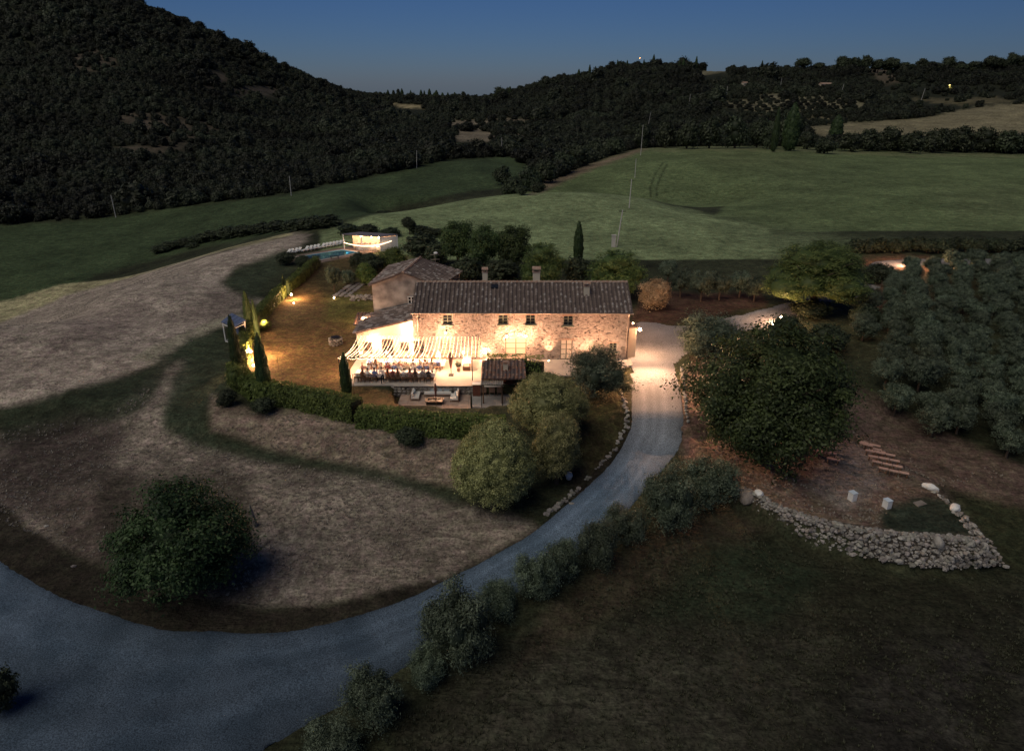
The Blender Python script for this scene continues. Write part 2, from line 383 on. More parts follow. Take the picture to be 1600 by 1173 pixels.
def terrain():
    ys = np.concatenate([-40 + np.linspace(0, 50, 14)[:-1], np.exp(np.linspace(math.log(10), math.log(5200), 620))])
    # finer rows in the near and middle distance
    s = np.concatenate([np.linspace(-2.2, -1.0, 24)[:-1], np.linspace(-1.0, 1.0, 760), np.linspace(1.0, 2.2, 24)[1:]])
    Y, S = np.meshgrid(ys, s, indexing='ij')
    X = S * (np.maximum(Y, -38) + 42) * 0.93
    X = np.where(Y > 60, S * (Y + 42) * 0.93, X)
    Zz = hgt(X, Y)
    dr = np.maximum(pip(X, Y, road_poly), pip(X, Y, court_w)); near = (Y < 110)
    Zz = np.where(near & (dr > 0), Zz - .25 * sstep(.1, .7, dr), Zz)
    # colours
    U, V = proj(X, np.where(Y > 8, Y, 8), Zz)
    V = np.where(Y > 8, V, 1400)
    n1 = fbm(X / 6, Y / 6, 21); n2 = fbm(X / 25, Y / 25, 5); n3 = fbm(X / 1.3, Y / 1.3, 33)
    C = np.zeros(X.shape + (3,)); C[:] = (.052, .058, .032)
    C = C * (0.6 + .9 * n1)[..., None]
    dry = np.zeros(X.shape)
    def paint(poly, c, soft=6, ymin=-99, ymax=9999, amt=1.0, nz=8, dr=None, wild=0):
        nonlocal C, dry
        jit = (n3 - .47) * nz * 1.2 + (n1 - .47) * nz * 2
        d = pip(U, V, poly) + jit
        k = sstep(-soft, soft, d) * amt * ((Y > ymin) & (Y < ymax))
        if wild: k = k * sstep(.5 - wild, .5 + .05, n2 * .5 + n1 * .5 + .08)
        C = C * (1 - k[..., None]) + np.array(c) * k[..., None] * (.75 + .5 * n1)[..., None]
        if dr is not None: dry = dry * (1 - k) + dr * k
    # far ground: woodland floor
    k = sstep(225, 260, Y)[..., None]; C = C * (1 - k) + np.array((.03, .034, .02)) * k
    G1 = (.068, .098, .046); G2 = (.27, .335, .165); G3 = (.165, .215, .095)
    paint([(-900, 400), (-300, 362), (0, 352), (150, 342), (300, 322), (450, 303), (600, 272), (700, 250), (800, 244), (828, 262), (815, 290), (740, 297), (640, 318), (560, 340), (500, 350), (470, 358), (300, 390), (150, 430), (0, 510), (-300, 640), (-900, 800)], G1, 5, 84, 420, nz=3)
    paint([(500, 362), (600, 332), (700, 312), (800, 300), (880, 298), (960, 300), (1010, 310), (1100, 335), (1200, 354), (1200, 440), (600, 440), (500, 400)], G2, 5, 112, 203, nz=3)
    LATE = True
    paint([(800, 305), (860, 285), (900, 266), (960, 243), (1010, 229), (1200, 228), (1400, 237), (1700, 243), (2400, 250), (2400, 380), (1330, 380), (1240, 364), (1100, 350), (1000, 330), (880, 320)], G3, 5, 203, 460, nz=3)
    paint([(1120, 337), (1160, 285), (2400, 270), (2400, 382), (1330, 380), (1240, 364)], G3, 6, 140, 215, nz=3)
    paint([(1130, 345), (1240, 362), (1330, 378), (1400, 385), (1400, 440), (1100, 440)], (.21, .26, .13), 26, 112, 203, .85, nz=6)
    paint([(1345, 385), (2400, 385), (2400, 450), (1345, 420)], (.05, .06, .032), 8, 90, 200)
    paint([(1450, 300), (1560, 290), (1700, 300), (1700, 350), (1500, 345)], (.19, .23, .11), 25, 140, 460, .7)
    paint([(1080, 240), (1250, 240), (1280, 262), (1120, 262)], (.17, .20, .09), 15, 140, 460, .6)
    paint([(1180, 270), (1330, 262), (1400, 290), (1250, 310)], (.125, .16, .075), 30, 140, 460, .5)
    paint([(826, 304), (856, 280), (900, 263), (1000, 231), (1012, 234), (950, 255), (900, 276), (850, 300)], (.23, .18, .12), 4, 150, 460, nz=3)
    paint([(1000, 229), (1200, 229), (1400, 238), (1600, 242), (1600, 246), (1400, 243), (1200, 235), (1000, 235)], (.22, .22, .12), 3, 150, 460, .6)
    # tyre tracks in the field
    for tr in ([(1036, 253), (1024, 270), (1016, 290), (1016, 308)], [(1042, 256), (1034, 270), (1026, 290), (1025, 308)]):
        paint(tr + [(a + 2, b) for a, b in reversed(tr)], (.035, .045, .022), 1.2, 150, 460, .85, nz=.6)
    # stubble field on the left
    paint([(-900, 740), (-300, 590), (-100, 530), (0, 498), (100, 457), (200, 430), (300, 402), (400, 378), (455, 366), (492, 372), (470, 384), (430, 395), (365, 420), (345, 440), (372, 462), (410, 470), (395, 490), (320, 522), (250, 562), (190, 590), (110, 606), (50, 628), (-100, 660), (-900, 900)],
          (.46, .385, .315), 7, 58, 150, dr=.7)
    paint([(-300, 590), (-100, 530), (0, 505), (100, 462), (200, 435), (300, 404), (455, 367), (455, 363), (300, 396), (200, 424), (100, 444), (0, 472), (-300, 560)], (.44, .40, .23), 3, 60, 150, dr=1.0, nz=3)
    paint([(200, 560), (330, 500), (400, 480), (400, 492), (330, 520), (240, 565)], (.38, .35, .25), 3, 60, 150, .8, dr=.7, nz=3)
    paint([(330, 450), (380, 455), (400, 475), (340, 500), (290, 505), (250, 500)], (.24, .19, .16), 12, 60, 150, .6, dr=.7)
    paint([(110, 500), (230, 470), (200, 520), (60, 560)], (.28, .22, .19), 20, 60, 150, .7, dr=1)
    # dry slope between the platform and the road
    DRY = (.28, .235, .19)
    paint([(-60, 690), (60, 660), (170, 650), (230, 600), (275, 545), (300, 545), (290, 600), (262, 640), (258, 670), (330, 700), (420, 722), (600, 745), (720, 790), (830, 815), (845, 830), (700, 905), (500, 945), (400, 945), (300, 925), (160, 880), (60, 840), (-60, 800)], DRY, 10, dr=1)
    paint([(325, 612), (400, 640), (600, 664), (720, 690), (720, 760), (600, 738), (430, 705), (330, 672)], (.29, .225, .17), 9, dr=1)
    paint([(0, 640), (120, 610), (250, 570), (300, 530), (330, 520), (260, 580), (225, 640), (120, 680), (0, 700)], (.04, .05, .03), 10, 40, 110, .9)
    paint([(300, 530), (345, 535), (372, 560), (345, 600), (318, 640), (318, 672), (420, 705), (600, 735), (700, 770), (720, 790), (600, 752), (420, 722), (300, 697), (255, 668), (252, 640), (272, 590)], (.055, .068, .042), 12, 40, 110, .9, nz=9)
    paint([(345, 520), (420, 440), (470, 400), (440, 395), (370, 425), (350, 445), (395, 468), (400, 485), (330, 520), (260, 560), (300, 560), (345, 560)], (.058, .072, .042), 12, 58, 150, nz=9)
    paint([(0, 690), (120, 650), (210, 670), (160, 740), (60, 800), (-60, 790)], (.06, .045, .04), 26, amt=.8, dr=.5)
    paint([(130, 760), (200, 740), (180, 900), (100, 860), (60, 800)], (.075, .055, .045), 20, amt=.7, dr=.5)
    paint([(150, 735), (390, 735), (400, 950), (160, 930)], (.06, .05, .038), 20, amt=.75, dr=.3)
    # dark grassy verge along the inside of the road
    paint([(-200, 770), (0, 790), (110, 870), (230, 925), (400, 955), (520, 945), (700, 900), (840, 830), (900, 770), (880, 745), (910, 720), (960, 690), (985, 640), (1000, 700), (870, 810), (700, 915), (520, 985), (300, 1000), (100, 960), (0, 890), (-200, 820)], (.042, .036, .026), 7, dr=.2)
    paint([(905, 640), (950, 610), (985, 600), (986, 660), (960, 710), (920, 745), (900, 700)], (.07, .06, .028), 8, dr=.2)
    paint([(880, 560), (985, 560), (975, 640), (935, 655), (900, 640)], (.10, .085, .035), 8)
    # garden lawn
    paint([(560, 395), (640, 400), (640, 470), (553, 560), (556, 600), (620, 612), (630, 660), (790, 668), (800, 690), (600, 660), (440, 625), (362, 600), (380, 560), (430, 490), (480, 420)], (.205, .135, .06), 6, 50, 125, dr=.35)
    paint([(540, 455), (590, 470), (585, 500), (548, 512), (500, 500), (510, 470)], (.15, .155, .045), 10, 50, 125, .8, dr=.2)
    paint([(600, 395), (500, 405), (480, 440), (520, 470), (600, 440)], (.06, .06, .028), 10, 50, 125, .7)
    # under the oak and around the ceremony terrace
    paint([(1066, 600), (1085, 560), (1180, 560), (1330, 600), (1450, 660), (1600, 730), (1700, 800), (1560, 800), (1530, 846), (1380, 836), (1212, 797), (1140, 762), (1080, 745), (1060, 700)], (.18, .13, .10), 9, dr=.8)
    paint([(1066, 600), (1100, 640), (1120, 700), (1160, 755), (1090, 735), (1064, 690)], (.20, .13, .095), 8, dr=.8)
    paint([(1290, 690), (1350, 700), (1380, 760), (1320, 800), (1260, 760)], (.26, .23, .21), 12, amt=.8, dr=.9)
    paint([(1375, 800), (1440, 775), (1500, 790), (1528, 838), (1430, 838), (1380, 828)], (.032, .045, .03), 9, amt=.95)
    paint([(1470, 760), (1600, 790), (1700, 840), (1700, 950), (1570, 890), (1530, 830)], (.055, .06, .03), 12)
    # brown bank behind the courtyard and beyond the umbrella pine
    paint([(1000, 455), (1100, 458), (1190, 455), (1200, 478), (1120, 498), (1050, 505), (990, 502)], (.11, .065, .045), 5, 60, 130, dr=.5)
    paint([(1350, 405), (1450, 400), (1470, 420), (1400, 440), (1380, 490), (1350, 470)], (.17, .095, .06), 6, 60, 170, dr=.5)
    # dark meadow at the lower right
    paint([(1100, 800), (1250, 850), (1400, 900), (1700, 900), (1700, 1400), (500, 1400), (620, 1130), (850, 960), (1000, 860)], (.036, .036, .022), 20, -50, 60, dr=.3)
    paint([(700, 1080), (900, 1000), (1150, 960), (1300, 1000), (1300, 1150), (900, 1300), (600, 1300)], (.062, .060, .042), 60, -50, 60, wild=.12, dr=.9)
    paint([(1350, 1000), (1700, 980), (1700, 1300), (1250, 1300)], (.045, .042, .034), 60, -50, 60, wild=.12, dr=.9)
    paint([(860, 950), (960, 860), (1140, 790), (1220, 830), (1100, 880), (950, 960), (800, 1050)], (.070, .058, .038), 18, -50, 60, .8, dr=.5)
    paint([(1020, 960), (1100, 850), (1200, 840), (1300, 900), (1200, 980)], (.034, .046, .026), 25, -50, 60, .8)
    # hillside fields
    paint([(1240, 200), (1330, 192), (1450, 183), (1500, 172), (1560, 163), (1700, 160), (1700, 215), (1560, 212), (1400, 214), (1290, 214)], (.27, .24, .145), 3, 420, 900, nz=3, dr=.8)
    paint([(1410, 155), (1560, 152), (1590, 160), (1500, 165)], (.16, .14, .08), 3, 420, 1300, .8, nz=3)
    paint([(1120, 160), (1200, 147), (1320, 150), (1360, 165), (1300, 190), (1180, 178)], (.26, .24, .15), 5, 420, 1300, .9, nz=4)
    paint([(1090, 112), (1135, 106), (1140, 110), (1095, 118)], (.24, .22, .14), 3, 600, 3000, nz=3)
    paint([(1350, 105), (1400, 108), (1405, 130), (1380, 132)], (.12, .10, .07), 3, 600, 3000, nz=3)
    paint([(700, 188), (800, 184), (860, 195), (820, 212), (760, 222), (715, 220)], (.26, .22, .16), 5, 400, 1300, .9, nz=4)
    paint([(602, 161), (660, 164), (672, 169), (640, 170), (606, 165)], (.34, .29, .17), 2, 600, 4000, nz=2)
    for (cx, cy, rx, ry, a) in ((148, 92, 40, 16, .8), (120, 108, 25, 8, .6), (335, 124, 22, 14, .8), (400, 142, 40, 8, .8), (220, 185, 40, 12, .7), (290, 200, 70, 22, .7), (240, 232, 60, 7, .7), (400, 236, 30, 5, .6), (180, 126, 30, 5, .5)):
        paint([(cx + rx * math.cos(t), cy + ry * math.sin(t)) for t in np.linspace(0, 6.28, 10)[:-1]], (.13, .105, .08), 8, 250, 2500, a, nz=9, dr=.6)
    C = C * .80
    n0, n_1 = X.shape
    idx = np.arange(n0 * n_1).reshape(n0, n_1)
    F = np.stack([idx[:-1, :-1], idx[:-1, 1:], idx[1:, 1:], idx[1:, :-1]], -1).reshape(-1, 4)
    Vt = np.stack([X, Y, Zz], -1).reshape(-1, 3)
    Ca = np.concatenate([C.reshape(-1, 3), np.ones((n0 * n_1, 1))], 1)
    m = bpy.data.materials.new('ground_cover'); m.use_nodes = True
    nt = m.node_tree; n = nt.nodes; l = nt.links; b = n['Principled BSDF']; b.inputs['Roughness'].default_value = .95; b.inputs['Specular IOR Level'].default_value = .1
    at = n.new('ShaderNodeAttribute'); at.attribute_name = 'cover'
    ad = n.new('ShaderNodeAttribute'); ad.attribute_name = 'dry'
    tc = n.new('ShaderNodeTexCoord')
    def noise(sc, det, st=None, dist=0):
        q = n.new('ShaderNodeTexNoise'); q.inputs['Scale'].default_value = sc; q.inputs['Detail'].default_value = det; q.inputs['Distortion'].default_value = dist
        if st:
            mp = n.new('ShaderNodeMapping'); mp.inputs['Scale'].default_value = st; mp.inputs['Rotation'].default_value = (0, 0, -.5)
            l.new(tc.outputs['Object'], mp.inputs['Vector']); l.new(mp.outputs[0], q.inputs['Vector'])
        else: l.new(tc.outputs['Object'], q.inputs['Vector'])
        return q
    def mth(op, a, b_, clamp=False):
        q = n.new('ShaderNodeMath'); q.operation = op; q.use_clamp = clamp
        for i, v in enumerate((a, b_)):
            if isinstance(v, (int, float)): q.inputs[i].default_value = v
            else: l.new(v, q.inputs[i])
        return q.outputs[0]
    def mrange(v, a, b_, c, d):
        q = n.new('ShaderNodeMapRange'); l.new(v, q.inputs['Value'])
        for k_, vv in zip(('From Min', 'From Max', 'To Min', 'To Max'), (a, b_, c, d)): q.inputs[k_].default_value = vv
        return q.outputs[0]
    fine = noise(5.5, 9, dist=.6); mid = noise(.55, 7, dist=.8); big = noise(.06, 5); strk = noise(1.3, 8, (.3, 1, 1), 1.6); clump = noise(1.5, 3); mid2 = noise(2.3, 4, dist=.4)
    f1 = mrange(fine.outputs['Fac'], .3, .7, .55, 1.45)
    f2 = mrange(mid.outputs['Fac'], .3, .7, .62, 1.38)
    f3 = mrange(big.outputs['Fac'], .3, .7, .75, 1.25)
    st = mrange(strk.outputs['Fac'], .34, .66, .75, 1.27)
    stm = n.new('ShaderNodeMix'); stm.data_type = 'FLOAT'; l.new(ad.outputs['Fac'], stm.inputs['Factor']); stm.inputs['A'].default_value = 1.0; l.new(st, stm.inputs['B'])
    f4 = mrange(mid2.outputs['Fac'], .32, .68, .74, 1.26)
    tot = mth('MULTIPLY', mth('MULTIPLY', mth('MULTIPLY', f1, f4), f2), mth('MULTIPLY', f3, stm.outputs[0]))
    vm = n.new('ShaderNodeVectorMath'); vm.operation = 'SCALE'; l.new(at.outputs['Color'], vm.inputs[0]); l.new(tot, vm.inputs['Scale'])
    hs = n.new('ShaderNodeHueSaturation'); l.new(vm.outputs[0], hs.inputs['Color']); l.new(mrange(clump.outputs['Fac'], .3, .7, .47, .53), hs.inputs['Hue'])
    l.new(hs.outputs[0], b.inputs['Base Color'])
    hb = mth('ADD', mth('MULTIPLY', fine.outputs['Fac'], .35), mth('MULTIPLY', strk.outputs['Fac'], .7))
    bp = n.new('ShaderNodeBump'); bp.inputs['Strength'].default_value = .9; bp.inputs['Distance'].default_value = .35; l.new(hb, bp.inputs['Height']); l.new(bp.outputs[0], b.inputs['Normal'])
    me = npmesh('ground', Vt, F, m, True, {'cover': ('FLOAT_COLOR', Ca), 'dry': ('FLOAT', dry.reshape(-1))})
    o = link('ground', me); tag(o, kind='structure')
    return C, X, Y
terrain()

def gravelmat(name, c1, c2, pale=None):
    m = bpy.data.materials.new(name); m.use_nodes = True
    nt = m.node_tree; n = nt.nodes; l = nt.links; b = n['Principled BSDF']; b.inputs['Roughness'].default_value = .9; b.inputs['Specular IOR Level'].default_value = .15
    tc = n.new('ShaderNodeTexCoord')
    a = n.new('ShaderNodeTexNoise'); a.inputs['Scale'].default_value = .35; a.inputs['Detail'].default_value = 8; l.new(tc.outputs['Object'], a.inputs['Vector'])
    f = n.new('ShaderNodeTexNoise'); f.inputs['Scale'].default_value = 14; f.inputs['Detail'].default_value = 6; l.new(tc.outputs['Object'], f.inputs['Vector'])
    mx = n.new('ShaderNodeMix'); mx.data_type = 'RGBA'; mx.inputs['A'].default_value = (*c1, 1); mx.inputs['B'].default_value = (*c2, 1)
    mr = n.new('ShaderNodeMapRange'); mr.inputs['From Min'].default_value = .35; mr.inputs['From Max'].default_value = .65; l.new(a.outputs['Fac'], mr.inputs['Value']); l.new(mr.outputs[0], mx.inputs['Factor'])
    m2 = n.new('ShaderNodeMapRange'); m2.inputs['From Min'].default_value = .35; m2.inputs['From Max'].default_value = .68; m2.inputs['To Min'].default_value = .5; m2.inputs['To Max'].default_value = 1.5; l.new(f.outputs['Fac'], m2.inputs['Value'])
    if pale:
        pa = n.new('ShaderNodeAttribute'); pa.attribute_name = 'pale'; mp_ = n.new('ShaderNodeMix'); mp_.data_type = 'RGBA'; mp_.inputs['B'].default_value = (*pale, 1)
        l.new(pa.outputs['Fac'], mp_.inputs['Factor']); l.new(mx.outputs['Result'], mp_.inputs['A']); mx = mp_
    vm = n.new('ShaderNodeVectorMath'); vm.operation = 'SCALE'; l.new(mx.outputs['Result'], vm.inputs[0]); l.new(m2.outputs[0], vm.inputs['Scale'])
    at = n.new('ShaderNodeAttribute'); at.attribute_name = 'wear_tone'
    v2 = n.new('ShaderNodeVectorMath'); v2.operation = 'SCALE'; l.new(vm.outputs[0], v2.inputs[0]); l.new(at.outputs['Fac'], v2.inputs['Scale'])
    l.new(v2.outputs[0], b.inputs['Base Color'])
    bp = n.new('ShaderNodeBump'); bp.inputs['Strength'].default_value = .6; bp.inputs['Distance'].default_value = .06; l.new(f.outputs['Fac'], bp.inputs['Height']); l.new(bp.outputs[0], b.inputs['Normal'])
    return m
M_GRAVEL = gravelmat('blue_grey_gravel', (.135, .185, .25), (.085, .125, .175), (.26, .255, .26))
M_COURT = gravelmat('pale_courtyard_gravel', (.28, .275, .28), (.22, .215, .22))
def road_mesh(name, A, B, w=30, tracks=True, dz=0.0, m=None):
    n = len(A); T = np.linspace(0, 1, w)
    a = np.array([[p.x, p.y] for p in A]); b = np.array([[p.x, p.y] for p in B])
    P = a[:, None, :] * (1 - T)[None, :, None] + b[:, None, :] * T[None, :, None]
    # ragged edges
    e = (fbm(P[:, 0, 0] * 1.6, P[:, 0, 1] * 1.6, 77) - .47) * 1.5; f = (fbm(P[:, -1, 0] * 1.6, P[:, -1, 1] * 1.6, 78) - .47) * 1.5
    dirn = (b - a) / np.linalg.norm(b - a, axis=1)[:, None]
    P[:, 0] += dirn * e[:, None]; P[:, -1] += dirn * f[:, None]
    X, Y = P[..., 0], P[..., 1]; Zz = hgt(X, Y) + .01 + dz
    Zz[:, 0] -= .12; Zz[:, -1] -= .12
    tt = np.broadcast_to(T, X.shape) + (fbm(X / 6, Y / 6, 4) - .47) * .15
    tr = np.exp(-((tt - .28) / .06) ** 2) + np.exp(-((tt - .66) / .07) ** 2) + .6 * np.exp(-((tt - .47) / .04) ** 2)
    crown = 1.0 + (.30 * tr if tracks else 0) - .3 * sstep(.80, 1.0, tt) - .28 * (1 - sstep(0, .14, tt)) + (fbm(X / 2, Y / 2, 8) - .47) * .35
    pale = sstep(44, 59, Y); crown = crown * (.52 + .88 * sstep(26, 50, Y) * (1 - pale) + .25 * pale)  # tone graded along the road: darker near end, paler by the courtyard
    idx = np.arange(X.size).reshape(X.shape)
    F = np.stack([idx[:-1, :-1], idx[:-1, 1:], idx[1:, 1:], idx[1:, :-1]], -1).reshape(-1, 4)[:, ::-1]
    me = npmesh(name, np.stack([X, Y, Zz], -1).reshape(-1, 3), F, m or M_GRAVEL, True, {'wear_tone': ('FLOAT', crown.reshape(-1)), 'pale': ('FLOAT', pale.reshape(-1))})
    o = link(name, me); tag(o, kind='structure'); return o
def resample(P, n):
    L = [0]
    for i in range(1, len(P)): L.append(L[-1] + (P[i] - P[i - 1]).length)
    t = np.linspace(0, L[-1], n)
    return [Vector((np.interp(q, L, [p.x for p in P]), np.interp(q, L, [p.y for p in P]), 0)) for q in t]
def dense(A, B, k=5):
    A2, B2 = [], []
    for i in range(len(A) - 1):
        for j in range(k):
            t = j / k; A2.append(A[i].lerp(A[i + 1], t)); B2.append(B[i].lerp(B[i + 1], t))
    return A2, B2
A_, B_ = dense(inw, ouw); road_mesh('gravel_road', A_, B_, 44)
def poly_sheet(name, poly, m, dz, step=.45, wear_tone=1.0, kind='structure'):
    poly_a = np.array(poly); x0, y0 = poly_a.min(0) - .5; x1, y1 = poly_a.max(0) + .5
    xs = np.arange(x0, x1, step); ys = np.arange(y0, y1, step); X, Y = np.meshgrid(xs, ys)
    d = pip(X, Y, poly) + (fbm(X * 1.3, Y * 1.3, 55) - .47) * .8
    ok = d > 0; idx = np.arange(X.size).reshape(X.shape)
    F = np.stack([idx[:-1, :-1], idx[:-1, 1:], idx[1:, 1:], idx[1:, :-1]], -1).reshape(-1, 4)
    F = F[(ok[:-1, :-1] & ok[:-1, 1:] & ok[1:, 1:] & ok[1:, :-1]).reshape(-1)]
    Zz = hgt(X, Y) + dz - .1 * (1 - sstep(0, .8, d))
    used = np.unique(F); remap = -np.ones(X.size, int); remap[used] = np.arange(len(used))
    V = np.stack([X, Y, Zz], -1).reshape(-1, 3)[used]
    w = (wear_tone + (fbm(X / 2.5, Y / 2.5, 8) - .47) * .3).reshape(-1)[used]
    me = npmesh(name, V, remap[F], m, True, {'wear_tone': ('FLOAT', w)})
    return tag(link(name, me), kind=kind)
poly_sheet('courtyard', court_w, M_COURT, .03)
# lane that leaves the courtyard, passes behind the umbrella pine and runs along the top of the olive grove
la = [gp(1250, 470).to_2d(), gp(1330, 455).to_2d(), gp(1375, 430).to_2d(), gp(1385, 414).to_2d(), gp(1440, 410).to_2d(), gp(1520, 409).to_2d(), gp(1640, 410).to_2d(), gp(1900, 414).to_2d()]
la = catmull([(p.x, p.y, 0) for p in la], 10)
lw = 2.2
LA, LB = [], []
for i, p in enumerate(la):
    d = (la[min(i + 1, len(la) - 1)] - la[max(i - 1, 0)]).normalized(); nrm = Vector((-d.y, d.x, 0)); LA.append(p + nrm * lw); LB.append(p - nrm * lw)
A_, B_ = dense(LA, LB, 3); road_mesh('lane', A_, B_, 10, False, .06, M_COURT)
# ------------------------------------------------------------------ BUILDINGS
def stonewall_mat(name, stone_a, stone_b, mortar, plaster=None, pl_amt=(.5, .6), sc=3.2, bump=.5):
    m = bpy.data.materials.new(name); m.use_nodes = True
    nt = m.node_tree; n = nt.nodes; l = nt.links; b = n['Principled BSDF']; b.inputs['Roughness'].default_value = .9; b.inputs['Specular IOR Level'].default_value = .15
    tc = n.new('ShaderNodeTexCoord'); mp = n.new('ShaderNodeMapping'); mp.inputs['Scale'].default_value = (sc, sc, sc * 1.9)
    wob = n.new('ShaderNodeTexNoise'); wob.inputs['Scale'].default_value = 2.0; l.new(tc.outputs['Object'], wob.inputs['Vector'])
    sc2 = n.new('ShaderNodeVectorMath'); sc2.operation = 'SCALE'; sc2.inputs['Scale'].default_value = .35; l.new(wob.outputs['Color'], sc2.inputs[0])
    ad = n.new('ShaderNodeVectorMath'); l.new(tc.outputs['Object'], ad.inputs[0]); l.new(sc2.outputs[0], ad.inputs[1]); l.new(ad.outputs[0], mp.inputs['Vector'])
    v = n.new('ShaderNodeTexVoronoi'); v.inputs['Scale'].default_value = 1.0; l.new(mp.outputs[0], v.inputs['Vector'])
    e = n.new('ShaderNodeTexVoronoi'); e.feature = 'DISTANCE_TO_EDGE'; e.inputs['Scale'].default_value = 1.0; l.new(mp.outputs[0], e.inputs['Vector'])
    sep = n.new('ShaderNodeSeparateColor'); l.new(v.outputs['Color'], sep.inputs[0])
    mx = n.new('ShaderNodeMix'); mx.data_type = 'RGBA'; mx.inputs['A'].default_value = (*stone_a, 1); mx.inputs['B'].default_value = (*stone_b, 1); l.new(sep.outputs[0], mx.inputs['Factor'])
    me_ = n.new('ShaderNodeMapRange'); me_.inputs['From Min'].default_value = .02; me_.inputs['From Max'].default_value = .10; l.new(e.outputs['Distance'], me_.inputs['Value'])
    m2 = n.new('ShaderNodeMix'); m2.data_type = 'RGBA'; m2.inputs['A'].default_value = (*mortar, 1); l.new(mx.outputs['Result'], m2.inputs['B']); l.new(me_.outputs[0], m2.inputs['Factor'])
    # scattered dark gaps between stones
    dk = n.new('ShaderNodeMapRange'); dk.inputs['From Min'].default_value = .84; dk.inputs['From Max'].default_value = .92; dk.inputs['To Min'].default_value = 1; dk.inputs['To Max'].default_value = .35; l.new(sep.outputs[1], dk.inputs['Value'])
    vd = n.new('ShaderNodeVectorMath'); vd.operation = 'SCALE'; l.new(m2.outputs['Result'], vd.inputs[0]); l.new(dk.outputs[0], vd.inputs['Scale'])
    out = vd.outputs[0]; hgt_ = me_.outputs[0]
    if plaster:
        pn = n.new('ShaderNodeTexNoise'); pn.inputs['Scale'].default_value = .32; pn.inputs['Detail'].default_value = 7; pn.inputs['Roughness'].default_value = .65; l.new(tc.outputs['Object'], pn.inputs['Vector'])
        pr = n.new('ShaderNodeMapRange'); pr.inputs['From Min'].default_value = pl_amt[0]; pr.inputs['From Max'].default_value = pl_amt[1]; l.new(pn.outputs['Fac'], pr.inputs['Value'])
        fn = n.new('ShaderNodeTexNoise'); fn.inputs['Scale'].default_value = 3; fn.inputs['Detail'].default_value = 6; l.new(tc.outputs['Object'], fn.inputs['Vector'])
        pm = n.new('ShaderNodeMix'); pm.data_type = 'RGBA'; pm.inputs['A'].default_value = (*plaster, 1); pm.inputs['B'].default_value = (*[c * .62 for c in plaster], 1)
        pr2 = n.new('ShaderNodeMapRange'); pr2.inputs['From Min'].default_value = .35; pr2.inputs['From Max'].default_value = .7; l.new(fn.outputs['Fac'], pr2.inputs['Value']); l.new(pr2.outputs[0], pm.inputs['Factor'])
        m3 = n.new('ShaderNodeMix'); m3.data_type = 'RGBA'; l.new(pr.outputs[0], m3.inputs['Factor']); l.new(out, m3.inputs['A']); l.new(pm.outputs['Result'], m3.inputs['B']); out = m3.outputs['Result']
        sub = n.new('ShaderNodeMath'); sub.operation = 'SUBTRACT'; sub.use_clamp = True; sub.inputs[0].default_value = 1; l.new(pr.outputs[0], sub.inputs[1])
        mh = n.new('ShaderNodeMath'); mh.operation = 'MULTIPLY'; l.new(hgt_, mh.inputs[0]); l.new(sub.outputs[0], mh.inputs[1]); hgt_ = mh.outputs[0]
    l.new(out, b.inputs['Base Color'])
    bp = n.new('ShaderNodeBump'); bp.inputs['Strength'].default_value = bump; bp.inputs['Distance'].default_value = .09; l.new(hgt_, bp.inputs['Height']); l.new(bp.outputs[0], b.inputs['Normal'])
    return m
M_STONE = stonewall_mat('rubble_stone', (.46, .385, .34), (.22, .165, .14), (.42, .36, .32), (.42, .365, .325), (.52, .60), 4.2, 1.0)
M_RUBBLE = stonewall_mat('dark_rubble', (.32, .28, .23), (.16, .14, .12), (.12, .10, .08), None, (.5, .6), 2.6, .9)
M_PLASTER = mat('grey_plaster', (.17, .155, .145), (.42, .39, .36), .9, .8, .25, 6, detail=9)
M_CREAM = mat('cream_render', (.62, .54, .42), (.52, .45, .34), .85, .8, .12, 8)
M_TILE = mat('old_roof_tile', (.115, .082, .068), (.21, .165, .145), .9, 2.2, .3, 14, fac=(.38, .7), detail=9)
M_PAN = mat('roof_underlay', (.10, .075, .065), (.13, .10, .088), .95, 3)
TILES = [mat('roof_tile_a', (.23, .175, .15), (.15, .115, .10), .9, 3, .3, 14), mat('roof_tile_b', (.34, .28, .25), (.24, .19, .17), .9, 3, .3, 14), mat('roof_tile_c', (.16, .12, .105), (.115, .088, .08), .9, 3, .3, 14), mat('roof_tile_d', (.42, .38, .35), (.30, .26, .235), .9, 3, .3, 14)]
TILES2 = [mat('kitchen_tile_a', (.30, .15, .10), (.20, .10, .07), .9, 3), mat('kitchen_tile_b', (.13, .10, .10), (.10, .08, .08), .9, 3), mat('kitchen_tile_c', (.38, .25, .19), (.26, .16, .12), .9, 3)]
M_TILE2 = mat('ochre_roof_tile', (.20, .115, .08), (.13, .10, .10), .9, 1.3, .3, 14, fac=(.4, .6))
M_BRICK = mat('old_brick', (.34, .19, .13), (.42, .33, .26), .9, 5, .4, 20)
M_WOOD = mat('brown_wood', (.12, .065, .035), (.17, .10, .06), .6, 4, .1, stretch=(1, 1, 6))
M_GREENF = mat('grey_green_paint', (.16, .19, .14), (.13, .15, .11), .6, 8)
M_GLASS = mat('dark_glass', (.02, .022, .028), rough=.08, spec=.6)
M_GLOW = mat('lit_window', (.3, .2, .14), emit=(1, .60, .34), estr=.55)
M_LAMP = mat('lamp_glass', (.9, .8, .6), emit=(1, .72, .42), estr=60)
M_IRON = mat('dark_iron', (.03, .028, .027), rough=.5, metal=.6)
M_ZINC = mat('zinc', (.30, .24, .20), rough=.5, metal=.5)
M_WHITE = mat('white_paint', (.78, .77, .74), (.68, .67, .64), .5, 3)
M_PLATE = mat('pale_terrace', (.46, .41, .36), (.38, .34, .30), .8, .8, .1)
WARM = (1.0, .53, .29)

